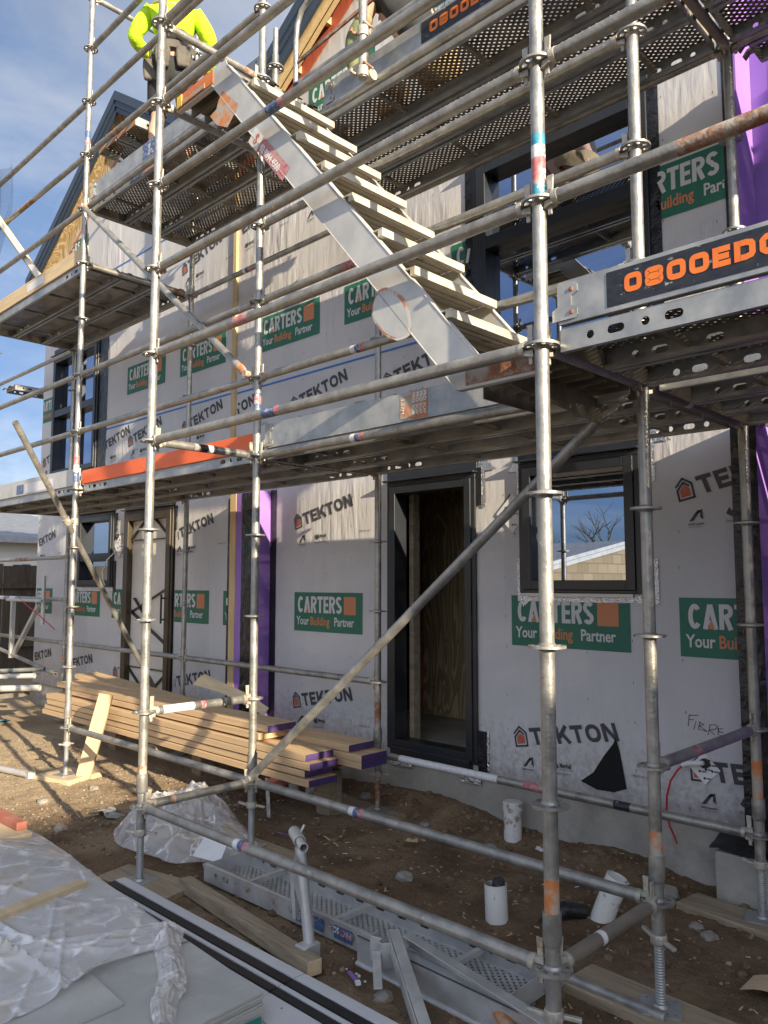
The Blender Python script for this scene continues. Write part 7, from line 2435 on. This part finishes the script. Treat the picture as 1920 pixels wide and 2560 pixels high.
skin_mesh('dark_top', {'a': (Q(1.00, 0.53, 4.47), (0.165, 0.13)), 'b': (Q(0.94, 0.49, 4.60), (0.17, 0.135)), 'c': (Q(0.87, 0.44, 4.75), (0.18, 0.14)), 'd': (Q(0.81, 0.38, 4.85), 0.10),
                       'sl': (Q(0.775, 0.29, 4.84), 0.082), 'ul': (Q(0.72, 0.27, 4.76), 0.072), 'sr': (Q(0.93, 0.55, 4.80), 0.082), 'ur': (Q(0.85, 0.59, 4.71), 0.070)},
          chain('a', 'b', 'c', 'd') + [('c', 'sl'), ('sl', 'ul'), ('c', 'sr'), ('sr', 'ur')], M['navy'], t, 2)
for tg in 'lr':
    e, w_, s_ = V(nd['el' + tg][0]), V(nd['wr' + tg][0]), V(nd['sh' + tg][0])
    skin_mesh('sleeve', {'a': (s_.lerp(e, 0.55), 0.058), 'b': (e, 0.055), 'c': (e.lerp(w_, 0.5), 0.047), 'd': (e.lerp(w_, 0.92), 0.038)}, chain('a', 'b', 'c', 'd'), M['olive'], t, 2)
    skin_mesh('sleeve_cuff', {'a': (s_.lerp(e, 0.35), 0.066), 'b': (s_.lerp(e, 0.72), 0.074)}, chain('a', 'b'), M['tan'], t, 2)
sn = {'w': (Q(1.00, 0.53, 4.48), (0.16, 0.125)), 'p': (Q(1.02, 0.54, 4.41), (0.17, 0.13))}
se = chain('w', 'p')
for tg in 'lr':
    h, k = V(nd['hip' + tg][0]), V(nd['kn' + tg][0])
    sn['a' + tg] = (h, 0.108); sn['b' + tg] = (h.lerp(k, 0.5), 0.098); sn['c' + tg] = (h.lerp(k, 0.74), 0.086)
    se += chain('p', 'a' + tg, 'b' + tg, 'c' + tg)
skin_mesh('shorts', sn, se, M['tan'], t, 2)
head_parts(t, (0.69, 0.29, 5.05), (-0.75, -0.35, -0.45), M['hair'])
for tg in 'lr':
    mb = MB(); a, b = V(nd['an' + tg][0]), V(nd['toe' + tg][0])
    mb.sweep([a + V((0, 0, 0.07)), a + V((0, 0, -0.03)), a.lerp(b, 0.5) + V((0, 0, -0.005)), b + V((0, 0, 0.005))], [0.055, 0.055, 0.05, 0.043], 14)
    mb.build('boot', M['leather'], t, smooth=60)

# ------------------------------------------------------------------ surroundings
# old paling fence beyond the left corner
t = thing('paling_fence', 'old dark timber paling fence beyond the house corner', 'fence', (-10.0, 1.0, -0.42))
mb = MB()
y = -3.0
while y < 7:
    h = 1.50 + rnd.uniform(-0.02, 0.02); w = 0.145
    mb.bb(-10.0 + rnd.uniform(0, .01), -9.98 + rnd.uniform(0, .01), y, y + w, -0.45, h)
    y += w + 0.006
mb.build('paling', M['fence'], t, smooth=0)
mb = MB(); mb.bb(-9.97, -9.92, -3, 7, 0.1, 0.18); mb.bb(-9.97, -9.92, -3, 7, 1.1, 1.18)
mb.build('rail', M['fence'], t, smooth=0)
# neighbouring pale block building
t = thing('neighbour_shed', 'pale block neighbour building with a low metal roof beyond the fence', 'building', (-18.0, 6, -0.4))
mb = MB(); mb.bb(-26, -17.0, 0.0, 12.0, -0.5, 2.35)
mb.build('wall', M['paleblock'], t, smooth=0)
mb = MB()
n = 60
mb.add([(-16.6, -0.4 + 12.8 * i / n, 2.62 - 0.42 * i / n * 2 + (0.03 if i % 2 else 0)) for i in range(n + 1)] + [(-27, -0.4 + 12.8 * i / n, 4.4 - 0.42 * i / n * 2 + (0.03 if i % 2 else 0)) for i in range(n + 1)],
       [(i, i + 1, n + 2 + i, n + 1 + i) for i in range(n)])
mb.bb(-16.62, -16.5, -0.4, 12.4, 2.2, 2.36)
mb.build('roof', M['corr'], t, smooth=0)
# block garage opposite, seen in the window glass
t = thing('block_garage', 'sunlit block garage with a low corrugated roof opposite the house', 'building', (-6, -9, -0.42))
mb = MB()
mb.add([(-4, -5.2, -0.5), (-4, -15.2, -0.5), (-4, -15.2, 1.22), (-4, -10.2, 2.0), (-4, -5.2, 1.22)], [(0, 4, 3, 2, 1)])
mb.add([(-4, -5.2, -0.5), (-11, -5.2, -0.5), (-11, -5.2, 1.22), (-4, -5.2, 1.22)], [(0, 1, 2, 3)])
mb.build('wall', M['block'], t, smooth=0)
mb = MB()
n = 90
for (ya, za, yb, zb) in ((-4.95, 1.20, -10.2, 2.09), (-15.5, 1.20, -10.2, 2.09)):
    mb.add([(-3.9 - 7.2 * i / n, ya, za + (0.025 if i % 2 else 0)) for i in range(n + 1)] + [(-3.9 - 7.2 * i / n, yb, zb + (0.025 if i % 2 else 0)) for i in range(n + 1)],
           [(i, i + 1, n + 2 + i, n + 1 + i) for i in range(n)])
mb.build('roof', M['corr'], t, smooth=0)
mb = MB(); mb.bar((-3.93, -4.95, 1.20), (-3.93, -10.2, 2.08), 0.03, 0.16); mb.bar((-3.93, -15.4, 1.20), (-3.93, -10.2, 2.08), 0.03, 0.16)
mb.build('barge_board', M['alu'], t, smooth=0)
mb = MB(); mb.sweep([(-14, -30, 6.6), (-4, -24, 5.6), (8, -18, 6.4)], 0.02, 6)
tag(mb.build('power_line', M['letter_black'], at=(-4, -24, 6)), 'overhead power line across the road behind the camera', 'power line')


def bare_tree(x, y, h, seed, label):
    r = random.Random(seed)
    t = thing('bare_tree', label, 'tree', (x, y, -0.42), 'leafless trees behind the garage')
    tr = MB(); br = MB()
    def grow(mb, p, d, l, rad, depth):
        n = 3
        pts = [p]
        for i in range(n):
            d = (d + V((r.uniform(-.18, .18), r.uniform(-.18, .18), r.uniform(-.06, .12)))).normalized()
            pts.append(pts[-1] + d * l / n)
        mb.sweep(pts, [rad * (1 - 0.45 * i / n) for i in range(n + 1)], 6 if depth > 2 else 4)
        if depth <= 0:
            return
        for k in range(3 if depth > 1 else 4):
            q = pts[-1] if k < 2 else pts[-2]
            nd_ = (d + V((r.uniform(-.9, .9), r.uniform(-.9, .9), r.uniform(-.2, .6)))).normalized()
            grow(br, q, nd_, l * r.uniform(0.6, 0.8), rad * 0.52, depth - 1)
    grow(tr, V((x, y, -0.5)), V((0, 0, 1)), h * 0.32, h * 0.022, 4)
    tr.build('trunk', M['twig'], t, smooth=60); br.build('crown', M['twig'], t, smooth=60)


bare_tree(-9.5, -21, 6.0, 3, 'leafless tree behind the garage, left one')
bare_tree(-5.5, -24, 7.0, 5, 'leafless tree behind the garage, right one')
bare_tree(-13.5, -19, 5.0, 9, 'smaller leafless tree past the garage corner')
# unseen house added at the right, ridge set to shade the lower site
t = thing('added_shade_house', 'unseen house added to the right to throw shade over the yard', 'house', (17, -8, -0.4))
mb = MB(); mb.bb(13.6, 24, -16, 1.2, -0.5, 2.9)
mb.build('wall', M['paleblock'], t, smooth=0)
mb = MB()
zt = 0.84 + (15.0 - 2.57) / 0.978 * math.tan(SUN_EL)
mb.add([(13.0, -16.5, 2.8), (13.0, 1.7, 2.8), (15.0, 1.7, zt), (15.0, -16.5, zt), (24.5, 1.7, 2.8), (24.5, -16.5, 2.8)], [(0, 1, 2, 3), (3, 2, 4, 5), (1, 4, 2), (0, 3, 5)])
mb.build('roof', M['roof'], t, smooth=0)
